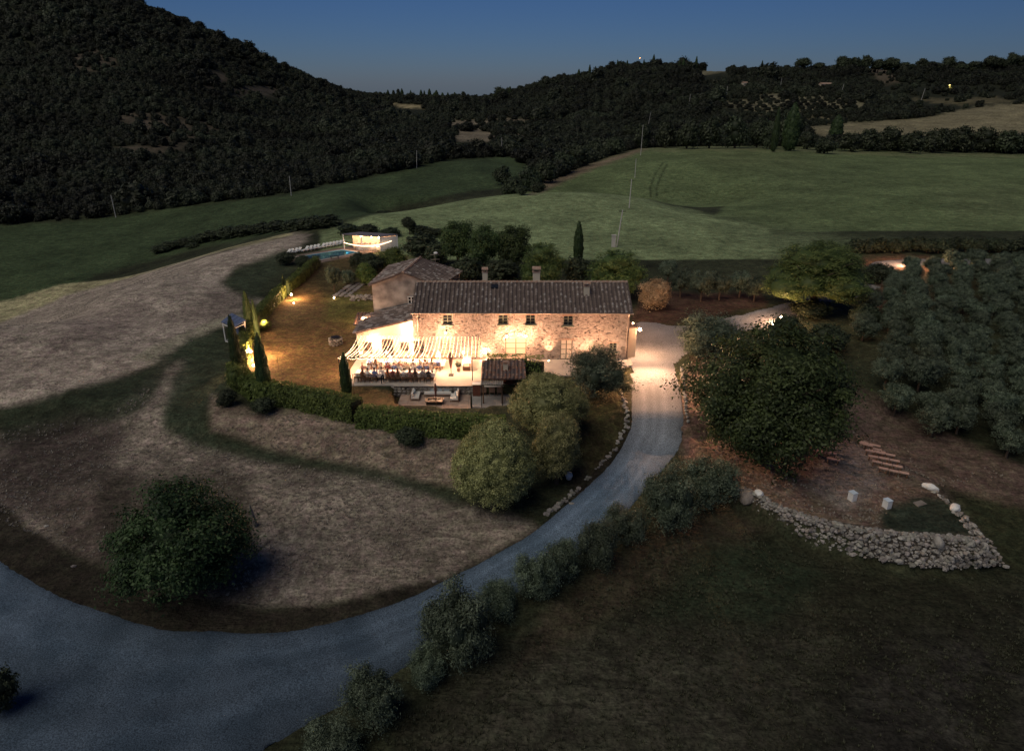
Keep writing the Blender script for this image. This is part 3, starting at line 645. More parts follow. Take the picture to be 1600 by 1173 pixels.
def point(name, loc, power, radius=.12, color=WARM, parent=None):
    d = bpy.data.lights.new(name, 'POINT'); d.energy = power; d.shadow_soft_size = radius; d.color = color
    o = bpy.data.objects.new(name, d); col.objects.link(o); o.location = loc
    if parent is not None: o.parent = parent
    return o
def spot(name, loc, tgt, power, angle=80, blend=.6, radius=.1, color=WARM, parent=None):
    d = bpy.data.lights.new(name, 'SPOT'); d.energy = power; d.shadow_soft_size = radius; d.color = color; d.spot_size = R(angle); d.spot_blend = blend
    o = bpy.data.objects.new(name, d); col.objects.link(o); o.location = loc
    v = Vector(tgt); o.rotation_euler = v.to_track_quat('-Z', 'Y').to_euler()
    if parent is not None: o.parent = parent
    return o

def tiles(poly, m, name, parent, rib=.42, row=.40, lift=.06, org=(0, 0, 0), seed=1):
    """real curved cover tiles laid over a planar roof polygon; poly[0]->poly[1] runs along the eave"""
    r_ = random.Random(seed); P = [Vector(p) for p in poly]
    u = (P[1] - P[0]).normalized(); nrm = (P[1] - P[0]).cross(P[-1] - P[0]).normalized()
    if nrm.z < 0: nrm = -nrm
    w = nrm.cross(u); w = w if w.dot(P[-1] - P[0]) > 0 else -w
    q = [((p - P[0]).dot(u), (p - P[0]).dot(w)) for p in P]
    umin, umax = min(a for a, _ in q), max(a for a, _ in q); wmax = max(b for _, b in q)
    vs, fs = [], []; k = len(q)
    def span(uu):
        ys = []
        for i in range(k):
            a, b = q[i], q[(i + 1) % k]
            if (a[0] <= uu) != (b[0] <= uu): ys.append(a[1] + (b[1] - a[1]) * (uu - a[0]) / (b[0] - a[0]))
        return (min(ys), max(ys)) if len(ys) >= 2 else None
    uu = umin + rib * .5
    while uu < umax:
        s = span(uu)
        if s:
            y = s[0] - .06
            while y < s[1] - .08:
                y1 = min(y + row * 1.12, s[1]); j = r_.uniform(-.018, .018); t = r_.uniform(0, .03)
                b0 = len(vs)
                for (yy, rr, hh) in ((y, rib * .30, .065 + t), (y1, rib * .24, .02 + t)):
                    for a in (0, 1, 2, 3, 4):
                        an = math.pi * a / 4
                        vs.append(P[0] + u * (uu + j - math.cos(an) * rr) + w * yy + nrm * (lift + math.sin(an) * rr * .85 + hh - .03))
                for a in range(4): fs.append((b0 + a, b0 + a + 1, b0 + 6 + a, b0 + 5 + a))
                y += row
        uu += rib
    mb = MB(org); mb.add(vs, fs); ms = TILES2 if m is M_TILE2 else TILES; wts = (4, 3, 3) if m is M_TILE2 else (6, 4, 5, 2)
    pick = r_.choices(range(len(ms)), wts, k=len(fs) // 4 + 1)
    mb.mi = [pick[i // 4] for i in range(len(fs))]
    o = mb.build(name, ms, parent); o['kind'] = 'stuff'; return o
def slab(poly, th=.12, up=.0):
    P = [Vector(p) for p in poly]; nrm = (P[1] - P[0]).cross(P[-1] - P[0]).normalized()
    if nrm.z < 0: nrm = -nrm; P = list(reversed(P))
    n = len(P); T = [p + nrm * up for p in P]; B = [p - nrm * (th - up) for p in P]
    return T + B, [tuple(range(n)), tuple(reversed(range(n, 2 * n)))] + [(i, i + n, (i + 1) % n + n, (i + 1) % n) for i in range(n)]

# ---- the main stone house
HX0, HX1, HY, HD, HEAVE, HRIDGE = -10.15, 12.25, 67.5, 8.2, 5.45, 7.35
O = Vector((1.0, HY, 0)); house = empty('stone_farmhouse', O)
tag(house, 'long two storey stone farmhouse with tiled roof, glowing warm from lamps on its front', 'house')
# front wall with real openings
OPEN = [ # name, centre px, z0, z1, width
 ('window', 699, 3.95, 5.0, .98), ('window', 786, 3.95, 5.0, .98), ('window', 829, 3.95, 5.0, .98), ('window', 888, 3.85, 4.9, .98),
 ('door', 885, .02, 2.25, 1.25), ('arch', 806, .02, 2.45, 2.2), ('window', 958, .95, 1.9, .8), ('door', 742, .02, 2.2, 1.05), ('door', 655, .02, 2.2, 1.1), ('door', 700, .02, 2.3, 1.5)]
ops = []
for kind, px, z0, z1, w in OPEN:
    xc = on_y(px, 500 if z0 > 3 else 545, HY).x; ops.append((kind, xc, z0, z1, w))
def wall_with_holes(mb, x0, x1, z0, z1, y, holes, th=.5):
    xs = sorted({x0, x1, *[h[0] for h in holes], *[h[1] for h in holes]}); zs = sorted({z0, z1, *[h[2] for h in holes], *[h[3] for h in holes]})
    for i in range(len(xs) - 1):
        for j in range(len(zs) - 1):
            cx, cz = (xs[i] + xs[i + 1]) / 2, (zs[j] + zs[j + 1]) / 2
            if any(h[0] < cx < h[1] and h[2] < cz < h[3] for h in holes): continue
            mb.add([(xs[i], y, zs[j]), (xs[i + 1], y, zs[j]), (xs[i + 1], y, zs[j + 1]), (xs[i], y, zs[j + 1])], [(0, 1, 2, 3)])
    for a, b, c, d in holes:
        mb.add([(a, y, c), (a, y + th, c), (a, y + th, d), (a, y, d)], [(0, 1, 2, 3)])
        mb.add([(b, y, c), (b, y, d), (b, y + th, d), (b, y + th, c)], [(0, 1, 2, 3)])
        mb.add([(a, y, d), (a, y + th, d), (b, y + th, d), (b, y, d)], [(0, 1, 2, 3)])
        mb.add([(a, y, c), (b, y, c), (b, y + th, c), (a, y + th, c)], [(0, 1, 2, 3)])
mb = MB(O)
wall_with_holes(mb, HX0, HX1, -.4, HEAVE, HY, [(xc - w / 2, xc + w / 2, z0, z1) for _, xc, z0, z1, w in ops])
# gables and back
yb = HY + HD; ym = HY + HD / 2
for x, flip in ((HX0, True), (HX1, False)):
    f = [(x, HY, -.4), (x, yb, -.4), (x, yb, HEAVE), (x, ym, HRIDGE), (x, HY, HEAVE)]
    mb.add(f, [tuple(reversed(range(5))) if flip else tuple(range(5))])
mb.add([(HX0, yb, -.4), (HX1, yb, -.4), (HX1, yb, HEAVE), (HX0, yb, HEAVE)], [(3, 2, 1, 0)])
mb.build('wall', M_STONE, house)
# dark rooms behind the openings: inner back panel so nothing shows through
ov = .32
FE = HEAVE - ov * (HRIDGE - HEAVE) / (HD / 2)
fr_poly = [(HX0 - .25, HY - ov, FE), (HX1 + .25, HY - ov, FE), (HX1 + .25, ym, HRIDGE), (HX0 - .25, ym, HRIDGE)]
bk_poly = [(HX1 + .25, yb + ov, FE), (HX0 - .25, yb + ov, FE), (HX0 - .25, ym, HRIDGE), (HX1 + .25, ym, HRIDGE)]
mb = MB(O); mb.add(*slab(fr_poly, .14, .03)); mb.add(*slab(bk_poly, .14, .03)); roof = mb.build('roof', M_PAN, house)
tiles(fr_poly, M_TILE, 'roof_tiles', roof, .44, .38, .03, O, 2).location = (0, 0, 0)
tiles(bk_poly, M_TILE, 'roof_tiles', roof, .44, .5, .03, O, 3)
mb = MB(O)
for i in range(54):
    x = HX0 - .1 + i * .42; mb.tube([(x, ym, HRIDGE + .05), (x + .43, ym, HRIDGE + .07 + rnd.uniform(0, .03))], [.13, .16], 6)
mb.build('ridge_tiles', M_BRICK, roof)['kind'] = 'stuff'
mb = MB(O); mb.box(((HX0 + HX1) / 2, HY - .10, HEAVE - .14), (HX1 - HX0, .2, .16)); mb.build('eave_cornice', M_BRICK, house)
mb = MB(O); mb.tube([(HX0 - .3, HY - ov - .06, FE), (HX1 + .3, HY - ov - .06, FE - .05)], .07, 6); mb.build('gutter', M_ZINC, house)
for x, b in ((HX0 + .35, 0), (HX1 - .2, 0)):
    mb = MB(O); mb.tube([(x, HY - ov, FE - .05), (x, HY - .1, FE - .5), (x, HY - .1, .1)], .055, 6); mb.build('downpipe', M_ZINC, house)
def framing(mb, x, y, z0, z1, w, t=.07, mull=1, rails=2):
    mb.box((x - w / 2 + t / 2, y, (z0 + z1) / 2), (t, .07, z1 - z0)); mb.box((x + w / 2 - t / 2, y, (z0 + z1) / 2), (t, .07, z1 - z0))
    mb.box((x, y, z1 - t / 2), (w - 2 * t, .066, t)); mb.box((x, y, z0 + t / 2), (w - 2 * t, .066, t))
    mb.box((x, y, (z0 + z1) / 2), (t * 1.4, .06, z1 - z0 - 2 * t))
    for r in range(1, rails + 1):
        z = z0 + (z1 - z0) * r / (rails + 1)
        for sx in (-1, 1): mb.box((x + sx * (w / 4 + t * .1), y, z), (w / 2 - t * 1.7, .05, t * .6))
for k, (kind, xc, z0, z1, w) in enumerate(ops):
    lit = kind in ('door',) and k not in (8,)
    if kind == 'arch': lit = True
    f = MB(O)
    framing(f, xc, HY + .22, z0 + .002, z1 - .002, w - .004, .07, rails=2 if kind == 'window' else 3)
    fo = f.build('window' if kind == 'window' else 'glazed_door', M_GREENF if kind == 'window' else M_WOOD, house)
    # panes
    cols_ = 2; rows_ = 3 if kind == 'window' else 4
    for a in range(cols_):
        for b in range(rows_):
            pw = (w - .14) / 2; ph = (z1 - z0 - .1) / rows_
            p = MB(O); p.box((xc - w / 2 + .07 + pw * (a + .5), HY + .25, z0 + .05 + ph * (b + .5)), (pw - .02, .012, ph - .02)); p.build('pane', M_GLOW if lit else M_GLASS, fo)
    if z0 > .5:
        s = MB(O); s.box((xc, HY - .03, z0 - .05), (w + .25, .22, .09)); s.build('sill', M_GREENF, house)
        s = MB(O); s.box((xc, HY - .012, z1 + .07), (w + .3, .06, .12)); s.build('lintel', M_BRICK, house)
    else:
        s = MB(O); s.box((xc, HY - .02, z1 + .1), (w + .4, .07, .18)); s.build('lintel', M_BRICK, house)
    r = MB(O); r.box((xc, HY + .48, (z0 + z1) / 2), (w + .1, .02, z1 - z0 + .1)); r.build('room_backing', M_GLASS if not lit else M_GLOW, fo)  # backing panel standing in for the dark or lit room
# arched brick surround of the big door
xc = ops[5][1]; arch = empty('brick_arch', (0, 0, 0)); arch.parent = house
for i in range(13):
    r = MB(O); a = math.pi * i / 12; r.box((xc + math.cos(a) * 1.32, HY - .035, 2.3 + math.sin(a) * .75), (.22, .09, .24), 0, 1.0); r.build('brick', M_BRICK, arch)
def chimney(x, y, z0, h, w, parent, org, m=M_CREAM):
    b = MB(org); b.box((x, y, z0 + h * .36), (w, w * .8, h * .72)); c = b.build('chimney', m, parent)
    b = MB(org)
    for sx in (-1, 1):
        for sy in (-1, 1): b.box((x + sx * w * .4, y + sy * w * .3, z0 + h * .8), (w * .16, w * .16, h * .16))
    b.box((x, y, z0 + h * .735), (w * 1.2, w, h * .03)); b.box((x, y, z0 + h * .90), (w * 1.25, w * 1.05, h * .05)); b.add([(x - w * .62, y - w * .5, z0 + h * .925), (x + w * .62, y - w * .5, z0 + h * .925), (x + w * .62, y + w * .5, z0 + h * .925), (x - w * .62, y + w * .5, z0 + h * .925), (x - w * .6, y, z0 + h * 1.02), (x + w * .6, y, z0 + h * 1.02)], [(0, 1, 5, 4), (2, 3, 4, 5), (1, 2, 5), (3, 0, 4)])
    b.build('chimney_cap', M_BRICK, c)
for px, yv, w, h in ((758, ym + .4, .55, 1.9), (838, ym + .3, .75, 2.0), (916, HY + 2.3, .6, 1.6)):
    x = on_y(px, 440 if px < 900 else 468, yv).x; z0 = HRIDGE - .35 if px < 900 else HEAVE + 2.3 * (HRIDGE - HEAVE) / (HD / 2) - .2
    chimney(x, yv, z0, h, w, roof, O)
x = on_y(773, 450, ym - .8).x; zz = HEAVE + (HD / 2 - .8) * (HRIDGE - HEAVE) / (HD / 2); sl = math.atan((HRIDGE - HEAVE) / (HD / 2))
b = MB(O); b.box((x, ym - .8, zz + .16), (.75, .6, .12), 0, 1, Matrix.Rotation(sl, 3, 'X')); b.build('skylight', M_GLASS, roof)

# lean-to wing on the left
AX0, AX1, AY0, AY1 = -16.35, HX0, 67.9, 73.6; AZ0, AZ1 = 3.0, 4.45
O2 = Vector((-13, 67.9, 0)); wing = empty('lean_to_wing', O2); tag(wing, 'low cream wing with sloping tiled roof joined to the left end of the stone farmhouse', 'building')
mb = MB(O2)
mb.add([(AX0, AY0, -.4), (AX1, AY0, -.4), (AX1, AY0, AZ1), (AX0, AY0, AZ0)], [(0, 1, 2, 3)])
mb.add([(AX0, AY1, -.4), (AX0, AY0, -.4), (AX0, AY0, AZ0), (AX0, AY1, AZ0)], [(0, 1, 2, 3)])
mb.add([(AX1, AY1, -.4), (AX0, AY1, -.4), (AX0, AY1, AZ0), (AX1, AY1, AZ1)], [(0, 1, 2, 3)])
mb.build('wall', M_CREAM, wing)
wp = [(AX0 - .3, AY1 + .15, AZ0 - .05), (AX0 - .3, AY0 - .3, AZ0 - .05), (AX1 - .01, AY0 - .3, AZ1 + .05), (AX1 - .01, AY1 + .15, AZ1 + .05)]
mb = MB(O2); mb.add(*slab(wp, .13, .03)); r2 = mb.build('roof', M_PAN, wing); tiles(wp, M_TILE, 'roof_tiles', r2, .42, .4, .03, O2, 5)
for xx, w, z1 in ((-15.3, .9, 1.9), (-13.2, 1.2, 2.2), (-11.4, .9, 1.9)):
    z0 = .05 if w > 1 else .9
    f = MB(O2); framing(f, xx, AY0 - .03, z0, z1, w, .07); fo = f.build('window' if w < 1 else 'glazed_door', M_WOOD, wing)
    p = MB(O2); p.box((xx, AY0 - .01, (z0 + z1) / 2), (w - .1, .02, z1 - z0 - .1)); p.build('pane', M_GLASS, fo)

# grey plastered building behind
O3 = Vector((-12, 78, 0)); gb = empty('plastered_house', O3); tag(gb, 'grey plastered building with weathered hipped roof behind the left end of the stone farmhouse', 'building')
g = [(-15.75, 74.5), (-8.35, 74.2), (-6.3, 80.4), (-14.9, 83.0)]; ze = 6.35; ap = (-12.05, 74.35, 7.75); rb = (-10.8, 79.6, 8.15)
mb = MB(O3)
mb.add([(*g[0], -.4), (*g[1], -.4), (*g[1], ze), ap, (*g[0], ze)], [(0, 1, 2, 3, 4)])
for i in (1, 2, 3):
    a, b = g[i], g[(i + 1) % 4]; mb.cur = 1 if i == 1 else 0; mb.add([(*a, -.4), (*b, -.4), (*b, ze), (*a, ze)], [(0, 1, 2, 3)])
mb.build('wall', [M_PLASTER, M_RUBBLE], gb)
ofl = [(-16.1, 74.15, ze - .08), (-8.1, 73.9, ze - .08), (-5.9, 80.6, ze - .08), (-15.2, 83.4, ze - .08)]; apo = (-12.1, 74.05, 7.78)
faces = [[ofl[3], ofl[0], apo, rb], [ofl[1], ofl[2], rb, apo], [ofl[2], ofl[3], rb]]
mb = MB(O3)
for f in faces: mb.add(*slab(f, .12, .02))
r3 = mb.build('roof', M_PAN, gb)
for i, f in enumerate(faces): tiles(f, M_TILE, 'roof_tiles', r3, .42, .42, .02, O3, 7 + i)
mb = MB(O3); mb.tube([(apo[0], apo[1], apo[2] + .05), (rb[0], rb[1], rb[2] + .06)], .14, 6); mb.build('ridge_tiles', M_BRICK, r3)
x = on_y(643, 471, 74.3).x; z = on_y(643, 471, 74.3).z
f = MB(O3); framing(f, x, 74.2, z - .62, z + .62, .8, .08); fo = f.build('window', M_WHITE, gb); p = MB(O3); p.box((x, 74.24, z), (.7, .02, 1.1)); p.build('pane', M_GLASS, fo)
# antenna mast on that roof
p0 = on_y(681, 433, 77.2); an = empty('antenna', (p0.x, 77.2, 7.3)); tag(an, 'metal television antenna mast standing on the grey building roof', 'antenna')
b = MB(); b.tube([(0, 0, -.3), (0, 0, 2.0)], .04, 5); b.build('mast', M_ZINC, an)
b = MB()
for zz in (1.2, 1.75):
    b.tube([(-.5, 0, zz), (.5, 0, zz + .05)], .025, 4)
    for i in range(6): b.tube([(-.45 + i * .18, -.22, zz), (-.45 + i * .18, .22, zz)], .018, 4)
b.build('aerial', M_ZINC, an); b = MB(); b.ball((.12, -.15, 2.0), .26, 8, 5, .5); b.build('dish', M_WHITE, an)

# small lit hut on the left of the grey building
O4 = Vector((-16.6, 72.6, 0)); hut = empty('small_annex', O4); tag(hut, 'tiny cream annex with small tiled roof lit by a lamp, left of the grey building', 'building')
b = MB(O4); b.box((-16.75, 73.4, 1.0), (1.5, 2.2, 2.6)); b.build('wall', M_CREAM, hut)
hp = [(-17.7, 72.1, 2.35), (-15.85, 72.1, 2.35), (-15.85, 74.6, 3.0), (-17.7, 74.6, 3.0)]
b = MB(O4); b.add(*slab(hp, .1, .02)); rr = b.build('roof', M_TILE2, hut); tiles(hp, M_TILE2, 'roof_tiles', rr, .38, .4, .02, O4, 9)

# lit garden wall with a pier at the right end of the house
O5 = Vector((13.2, 68.6, 0)); gw = empty('garden_wall', O5); tag(gw, 'cream rendered garden wall at the right end of the farmhouse beside the courtyard', 'wall')
b = MB(O5); b.box((12.78, 69.2, 1.5), (.9, 1.6, 3.6)); b.build('wall', M_CREAM, gw)
b = MB(O5); b.box((12.80, 69.2, 3.36), (1.05, 1.8, .12)); b.build('coping', M_BRICK, gw)

# terrace slab, its retaining wall, lower sitting patio
O6 = Vector((-5, 61, 0)); TX1 = on_z(752, 598, .1).x
tr = empty('dinner_terrace', O6); tag(tr, 'pale paved dining terrace in front of the farmhouse under the string lights', 'terrace')
b = MB(O6)
yl = 60.75
b.prism([(-16.7, 60.6), (on_z(625, 604, .1).x, yl), (TX1, yl), (TX1, HY - .002), (AX1 - .002, HY - .002), (AX1 - .002, 67.898), (-16.5, 67.898)], -.5, .10)
b.build('paving', M_PLATE, tr)
# paving in front of the house right part
b = MB(O6); b.prism([(TX1 + .003, 63.2), (9.4, 63.0), (12.6, 66.0), (12.6, HY - .003), (TX1 + .003, HY - .003)], -.3, .085); b.build('paving', M_PLATE, tr)
xa, xb = on_z(615, 604, .1).x, on_z(752, 604, .1).x
rw = empty('retaining_wall', (0, 60.6, -.9)); tag(rw, 'low dark stone retaining wall between the dining terrace and the sofa patio', 'wall')
Orw = Vector((0, 60.6, -.9))
b = MB(Orw); b.box(((xa + xb) / 2, 60.58, -.48), (xb - xa, .28, 1.14)); b.build('core', M_RUBBLE, rw)
b = MB(Orw); b.box(((xa + xb) / 2, 60.56, .13), (xb - xa + .1, .42, .07)); b.build('coping', M_PLATE, rw)
smesh = []
for k in range(6):
    bb = bmesh.new(); bmesh.ops.create_icosphere(bb, subdivisions=1, radius=1)
    r_ = random.Random(k)
    for v in bb.verts: v.co = v.co * r_.uniform(.62, 1.2)
    me = bpy.data.meshes.new('stone'); bb.to_mesh(me); bb.free(); me.materials.append(mat('pale_stone', (.36, .335, .30), (.22, .20, .18), .9, 1.3, .4, 8, rvar=.4)); smesh.append(me)
x = xa; r_ = random.Random(3)
while x < xb - .2:
    for zz, hh in ((-.83, .15), (-.50, .15), (-.20, .13)):
        w = r_.uniform(.22, .32); o = link('stone', smesh[r_.randrange(6)], rw, (x + r_.uniform(0, .15), 60.44 - 60.6, zz + .9)); o.scale = (w * .62, .09, hh)
    x += .42
O7 = Vector((-5, 58.5, -.9)); M_FLAG = mat('sandstone_paving', (.36, .25, .19), (.46, .34, .27), .85, 1.2, .15)
sp = empty('sofa_patio', O7); tag(sp, 'small sunken patio of sandstone slabs carrying the white garden sofas', 'patio')
pc = [on_z(a, v, -.9) for a, v in ((628, 611), (735, 613), (735, 648), (624, 640))]
b = MB(O7); b.prism([(p.x, p.y) for p in reversed(pc)], -1.6, -.86); b.build('base', M_FLAG, sp)
x0, x1 = pc[0].x + .05, pc[1].x - .05; y0, y1 = pc[2].y + .35, pc[0].y - .05
nx, ny = 7, 4
for i in range(nx):
    for j in range(ny):
        cx = x0 + (x1 - x0) * (i + .5) / nx; cy = y0 + (y1 - y0) * (j + .5) / ny
        b = MB(O7); b.box((cx, cy, -.845 + rnd.uniform(0, .012)), ((x1 - x0) / nx - .04, (y1 - y0) / ny - .04, .05)); b.build('slab', M_FLAG, sp)
kp = empty('kitchen_patio', (0, 60, -.9)); tag(kp, 'grey concrete patio under the outdoor dining table beside the round shrubs', 'patio')
kc = [on_z(a, v, -.9) for a, v in ((737, 606), (800, 604), (800, 640), (738, 636))]
b = MB((0, 60, -.9)); b.prism([(p.x, p.y) for p in reversed(kc)], -1.6, -.84); b.build('paving', mat('grey_concrete', (.30, .28, .26), (.24, .22, .21), .85, 1.5, .1), kp)

# ------------------------------------------------------------------ lamps on the buildings
LP = []
def wall_lamp(x, y, z, power, label, rad=.12, group=None, ball=.09, facing=-1, arm=.18):
    o = empty('wall_lamp', (x, y, z)); tag(o, label, 'lamp', group)
    b = MB(); b.box((0, -.03 * facing * -1, 0), (.14, .05, .2)); b.build('bracket', M_IRON, o)
    b = MB(); b.ball((0, arm * facing, 0), ball, 8, 6); b.build('bulb', M_LAMP, o)
    if arm > .2: b = MB(); b.tube([(0, -.02, .05), (0, arm * facing, .12)], .02, 5); b.build('arm', M_IRON, o)
    point('lamp_light', (0, (arm + .24) * facing, 0), power, rad, parent=o); return o
def uplight(x, y, z, power, label, tgt=(0, .55, 1), ang=70, r=.06, blend=.7):
    o = empty('uplight', (x, y, z)); tag(o, label, 'lamp')
    b = MB(); b.tube([(0, 0, 0), (0, 0, .12)], .09, 8); b.build('housing', M_IRON, o)
    b = MB(); b.tube([(0, 0, .121), (0, 0, .14)], .075, 8); b.build('lens', M_LAMP, o)
    spot('lamp_light', (0, 0, .17), tgt, power, ang, blend, r, parent=o); return o
K = 1.0
p = on_y(639, 512, 67.7); wall_lamp(p.x, 67.87, p.z, 500, 'bright wall lamp on the cream wing just left of the stone farmhouse', .15)
xa_ = ops[5][1]
wall_lamp(xa_ - .95, HY, 2.9, 480, 'left lamp of the pair above the arched farmhouse door', arm=.6); wall_lamp(xa_ + 1.0, HY, 2.9, 480, 'right lamp of the pair above the arched farmhouse door', arm=.6)
p = on_z(857, 560, .2); uplight(p.x, HY - .75, .09, 2200, 'ground uplight throwing a tall warm oval on the stone wall right of the arched door', (0, .42, 1.5), 62, blend=1)
p = on_z(759, 557, .2); wall_lamp(p.x, HY, .95, 260, 'low wall lamp between the canopy end and the tiled kitchen roof')
p = on_z(700, 556, .2); wall_lamp(p.x, HY, 3.3, 450, 'wall lamp above the right half of the string light canopy', arm=.7)
p = on_z(589, 556, .2); wall_lamp(p.x, 67.9, 2.0, 420, 'wall lamp on the cream wing under the left half of the canopy')
p = on_z(651, 556, .2); wall_lamp(p.x - .3, HY, 1.9, 420, 'wall lamp at the corner where the wing meets the farmhouse')
uplight(8.3, HY - 3.2, .09, 3800, 'ground floodlight hidden behind the olive tree washing the right end of the wall', (0.15, 1, .9), 120, blend=1)
uplight(on_z(735, 560, .2).x, HY - 3.0, .12, 3000, 'added ground floodlight on the open terrace washing the stone wall', (-.25, 1, 1.0), 125, blend=1)  # floodlight added to give the wall an even wash
uplight(on_z(806, 560, .2).x, HY - 3.2, .09, 2100, 'added ground floodlight in front of the arched door washing the stone wall', (0, 1, 1.0), 120, blend=1)  # another added flood for the wall wash
p = on_y(567, 492, 72.2); wall_lamp(p.x, 72.3, p.z - .3, 350, 'wall lamp on the tiny annex left of the grey building')
wall_lamp(10.6, yb, 2.3, 1500, 'wall lamp on the back of the farmhouse lighting the pine from below', facing=1, arm=.6)
wall_lamp(-16.2, 79.3, 2.0, 700, 'lamp on the left side of the grey building lighting the golden bushes', facing=1, arm=.5)
# lantern at the right end of the house that floods the courtyard
o = empty('courtyard_lantern', (13.6, 69.0, 2.9)); tag(o, 'bright round lantern at the right end of the farmhouse over the gravel courtyard', 'lamp')
b = MB(); b.tube([(-.4, 0, -.1), (0, 0, -.1)], .03, 5); b.build('arm', M_IRON, o)
b = MB(); b.ball((0.05, 0, 0), .17, 10, 7); b.build('globe', M_LAMP, o)
point('lamp_light', (.35, -.6, .2), 2000, .25, parent=o)
o = empty('added_spotlight', (12.45, 67.2, 4.3)); tag(o, 'added spotlight under the eave at the right corner of the farmhouse aimed at the driveway', 'lamp')  # spotlight added to carry warm light down the driveway
b = MB(); b.tube([(0, .3, .1), (0, 0, .1), (.05, -.12, 0)], [.03, .06, .07], 7); b.build('housing', M_IRON, o); b = MB(); b.ball((.07, -.16, -.03), .07, 7, 5); b.build('lens', M_LAMP, o)
spot('lamp_light', (.1, -.28, -.06), (.38, -1.5, -.62), 15000, 110, 1.0, .1, parent=o)
# ------------------------------------------------------------------ VEGETATION
def leaves(name, lobes, n, size, m, seed=0, clumps=220, cs=.16, core=None, up=.35, shell=.30, flat=0.0, aspect=.55, quad=True):
    """crown of many leaf faces gathered in clumps on the surface of a few lobes (lobe = x, y, z, rx, ry, rz)"""
    g = np.random.default_rng(seed); L = np.array(lobes, float)
    area = L[:, 3] * L[:, 4] + L[:, 3] * L[:, 5] * 2
    C = []
    while len(C) < clumps:
        k = g.choice(len(L), p=area / area.sum()); d = g.normal(size=3); d /= np.linalg.norm(d)
        if d[2] < -.75: continue
        r = 1 + g.normal() * shell * .38 - .05
        p = L[k, :3] + d * L[k, 3:] * r
        q = ((p - L[:, :3]) / L[:, 3:]); q = (q ** 2).sum(1); q[k] = 9
        if q.min() < .5: continue
        C.append((*p, *d))
    C = np.array(C); ci = g.integers(0, len(C), n)
    cr = g.uniform(.6, 1.3, len(C)) * cs
    off = g.normal(size=(n, 3)) * cr[ci][:, None] * np.array([1, 1, .75])
    P = C[ci, :3] + off
    N = C[ci, 3:] * .6 + off / (np.linalg.norm(off, axis=1)[:, None] + 1e-6) * .7 + g.normal(size=(n, 3)) * .55; N[:, 2] += up
    N /= np.linalg.norm(N, axis=1)[:, None]
    A = np.cross(N, g.normal(size=(n, 3))); A /= np.linalg.norm(A, axis=1)[:, None]; B = np.cross(N, A)
    s = size * g.uniform(.55, 1.35, n)[:, None]; A = A * s; B = B * s * aspect
    V = np.stack([P - A, P + B * .9 - A * .1, P + A, P - B * .9 - A * .1], 1)
    V[:, 1] += N * s * .12; V[:, 3] += N * s * .12
    V = V.reshape(-1, 3); F = np.arange(4 * n).reshape(n, 4)
    tint = np.repeat(np.clip(g.normal(.45, .22, n) + g.normal(0, .22, len(C))[ci], 0, 1), 4)
    if core:
        b = MB()
        for l in lobes:
            b0 = len(b.v); b.ball((0, 0, 0), 1, 14, 9)
            for i in range(b0, len(b.v)):
                v = b.v[i]; w = core * (1 + .12 * math.sin(v[0] * 7 + l[0] * 9) * math.cos(v[1] * 6 + v[2] * 5))
                b.v[i] = (l[0] + v[0] * l[3] * w, l[1] + v[1] * l[4] * w, l[2] + v[2] * l[5] * w)
        me0 = np.array(b.v); tf = []
        for f in b.f:
            tf.append(tuple(f) if len(f) == 4 else (f[0], f[1], f[2], f[2]))
        # core triangles are written as quads with a doubled corner removed by from_pydata below
        me = bpy.data.meshes.new(name)
        me.from_pydata([tuple(p) for p in me0] , [], b.f)
        V2 = np.concatenate([me0, V]); k0 = len(me0)
        nl0 = sum(len(f) for f in b.f); loops = np.concatenate([np.array([i for f in b.f for i in f], np.int32), (F + k0).ravel().astype(np.int32)])
        starts = np.concatenate([np.cumsum([0] + [len(f) for f in b.f])[:-1], nl0 + np.arange(0, F.size, 4)]).astype(np.int32)
        bpy.data.meshes.remove(me); me = bpy.data.meshes.new(name)
        me.vertices.add(len(V2)); me.vertices.foreach_set('co', V2.astype(np.float32).ravel())
        me.loops.add(len(loops)); me.loops.foreach_set('vertex_index', loops)
        me.polygons.add(len(starts)); me.polygons.foreach_set('loop_start', starts); me.update(calc_edges=True)
        a = me.attributes.new('tint', 'FLOAT', 'POINT'); a.data.foreach_set('value', np.concatenate([np.full(k0, .15), tint]).astype(np.float32))
        me.materials.append(m); return me
    return npmesh(name, V, F, m, False, {'tint': ('FLOAT', tint)})
def trunkmesh(name, h, r, m, seed=0, limbs=5, spread=.5, start=.45, lean=.05):
    """tapered trunk with limbs, unit = metres"""
    g = random.Random(seed); b = MB()
    pts = [(0, 0, -.3)]; x = y = 0
    for i in range(1, 6):
        x += g.uniform(-lean, lean) * h; y += g.uniform(-lean, lean) * h; pts.append((x, y, h * i / 5))
    b.tube(pts, [r * 1.35, r, r * .85, r * .7, r * .5, r * .25], 7)
    for i in range(limbs):
        t = start + (1 - start) * .8 * i / max(limbs, 1); k = min(int(t * 5), 4); f = t * 5 - k
        p = Vector(pts[k]).lerp(Vector(pts[k + 1]), f); a = g.uniform(0, 6.28) + i * 2.4
        q = p + Vector((math.cos(a), math.sin(a), .9)) * h * spread * .5; q2 = q + Vector((math.cos(a + .4), math.sin(a + .4), .8)) * h * spread * .35
        b.tube([p, q, q2], [r * .5, r * .3, r * .1], 5)
    return b.mesh(name, m, True)
M_BARK = mat('bark', (.10, .075, .055), (.055, .042, .033), .95, 5, .4, 14)
L_OLIVE = leafmat('olive_leaf', (.028, .042, .024), (.21, .26, .175), .25)
L_OAK = leafmat('oak_leaf', (.020, .036, .012), (.115, .165, .055))
L_OAKD = leafmat('dark_oak_leaf', (.016, .033, .013), (.080, .130, .045))
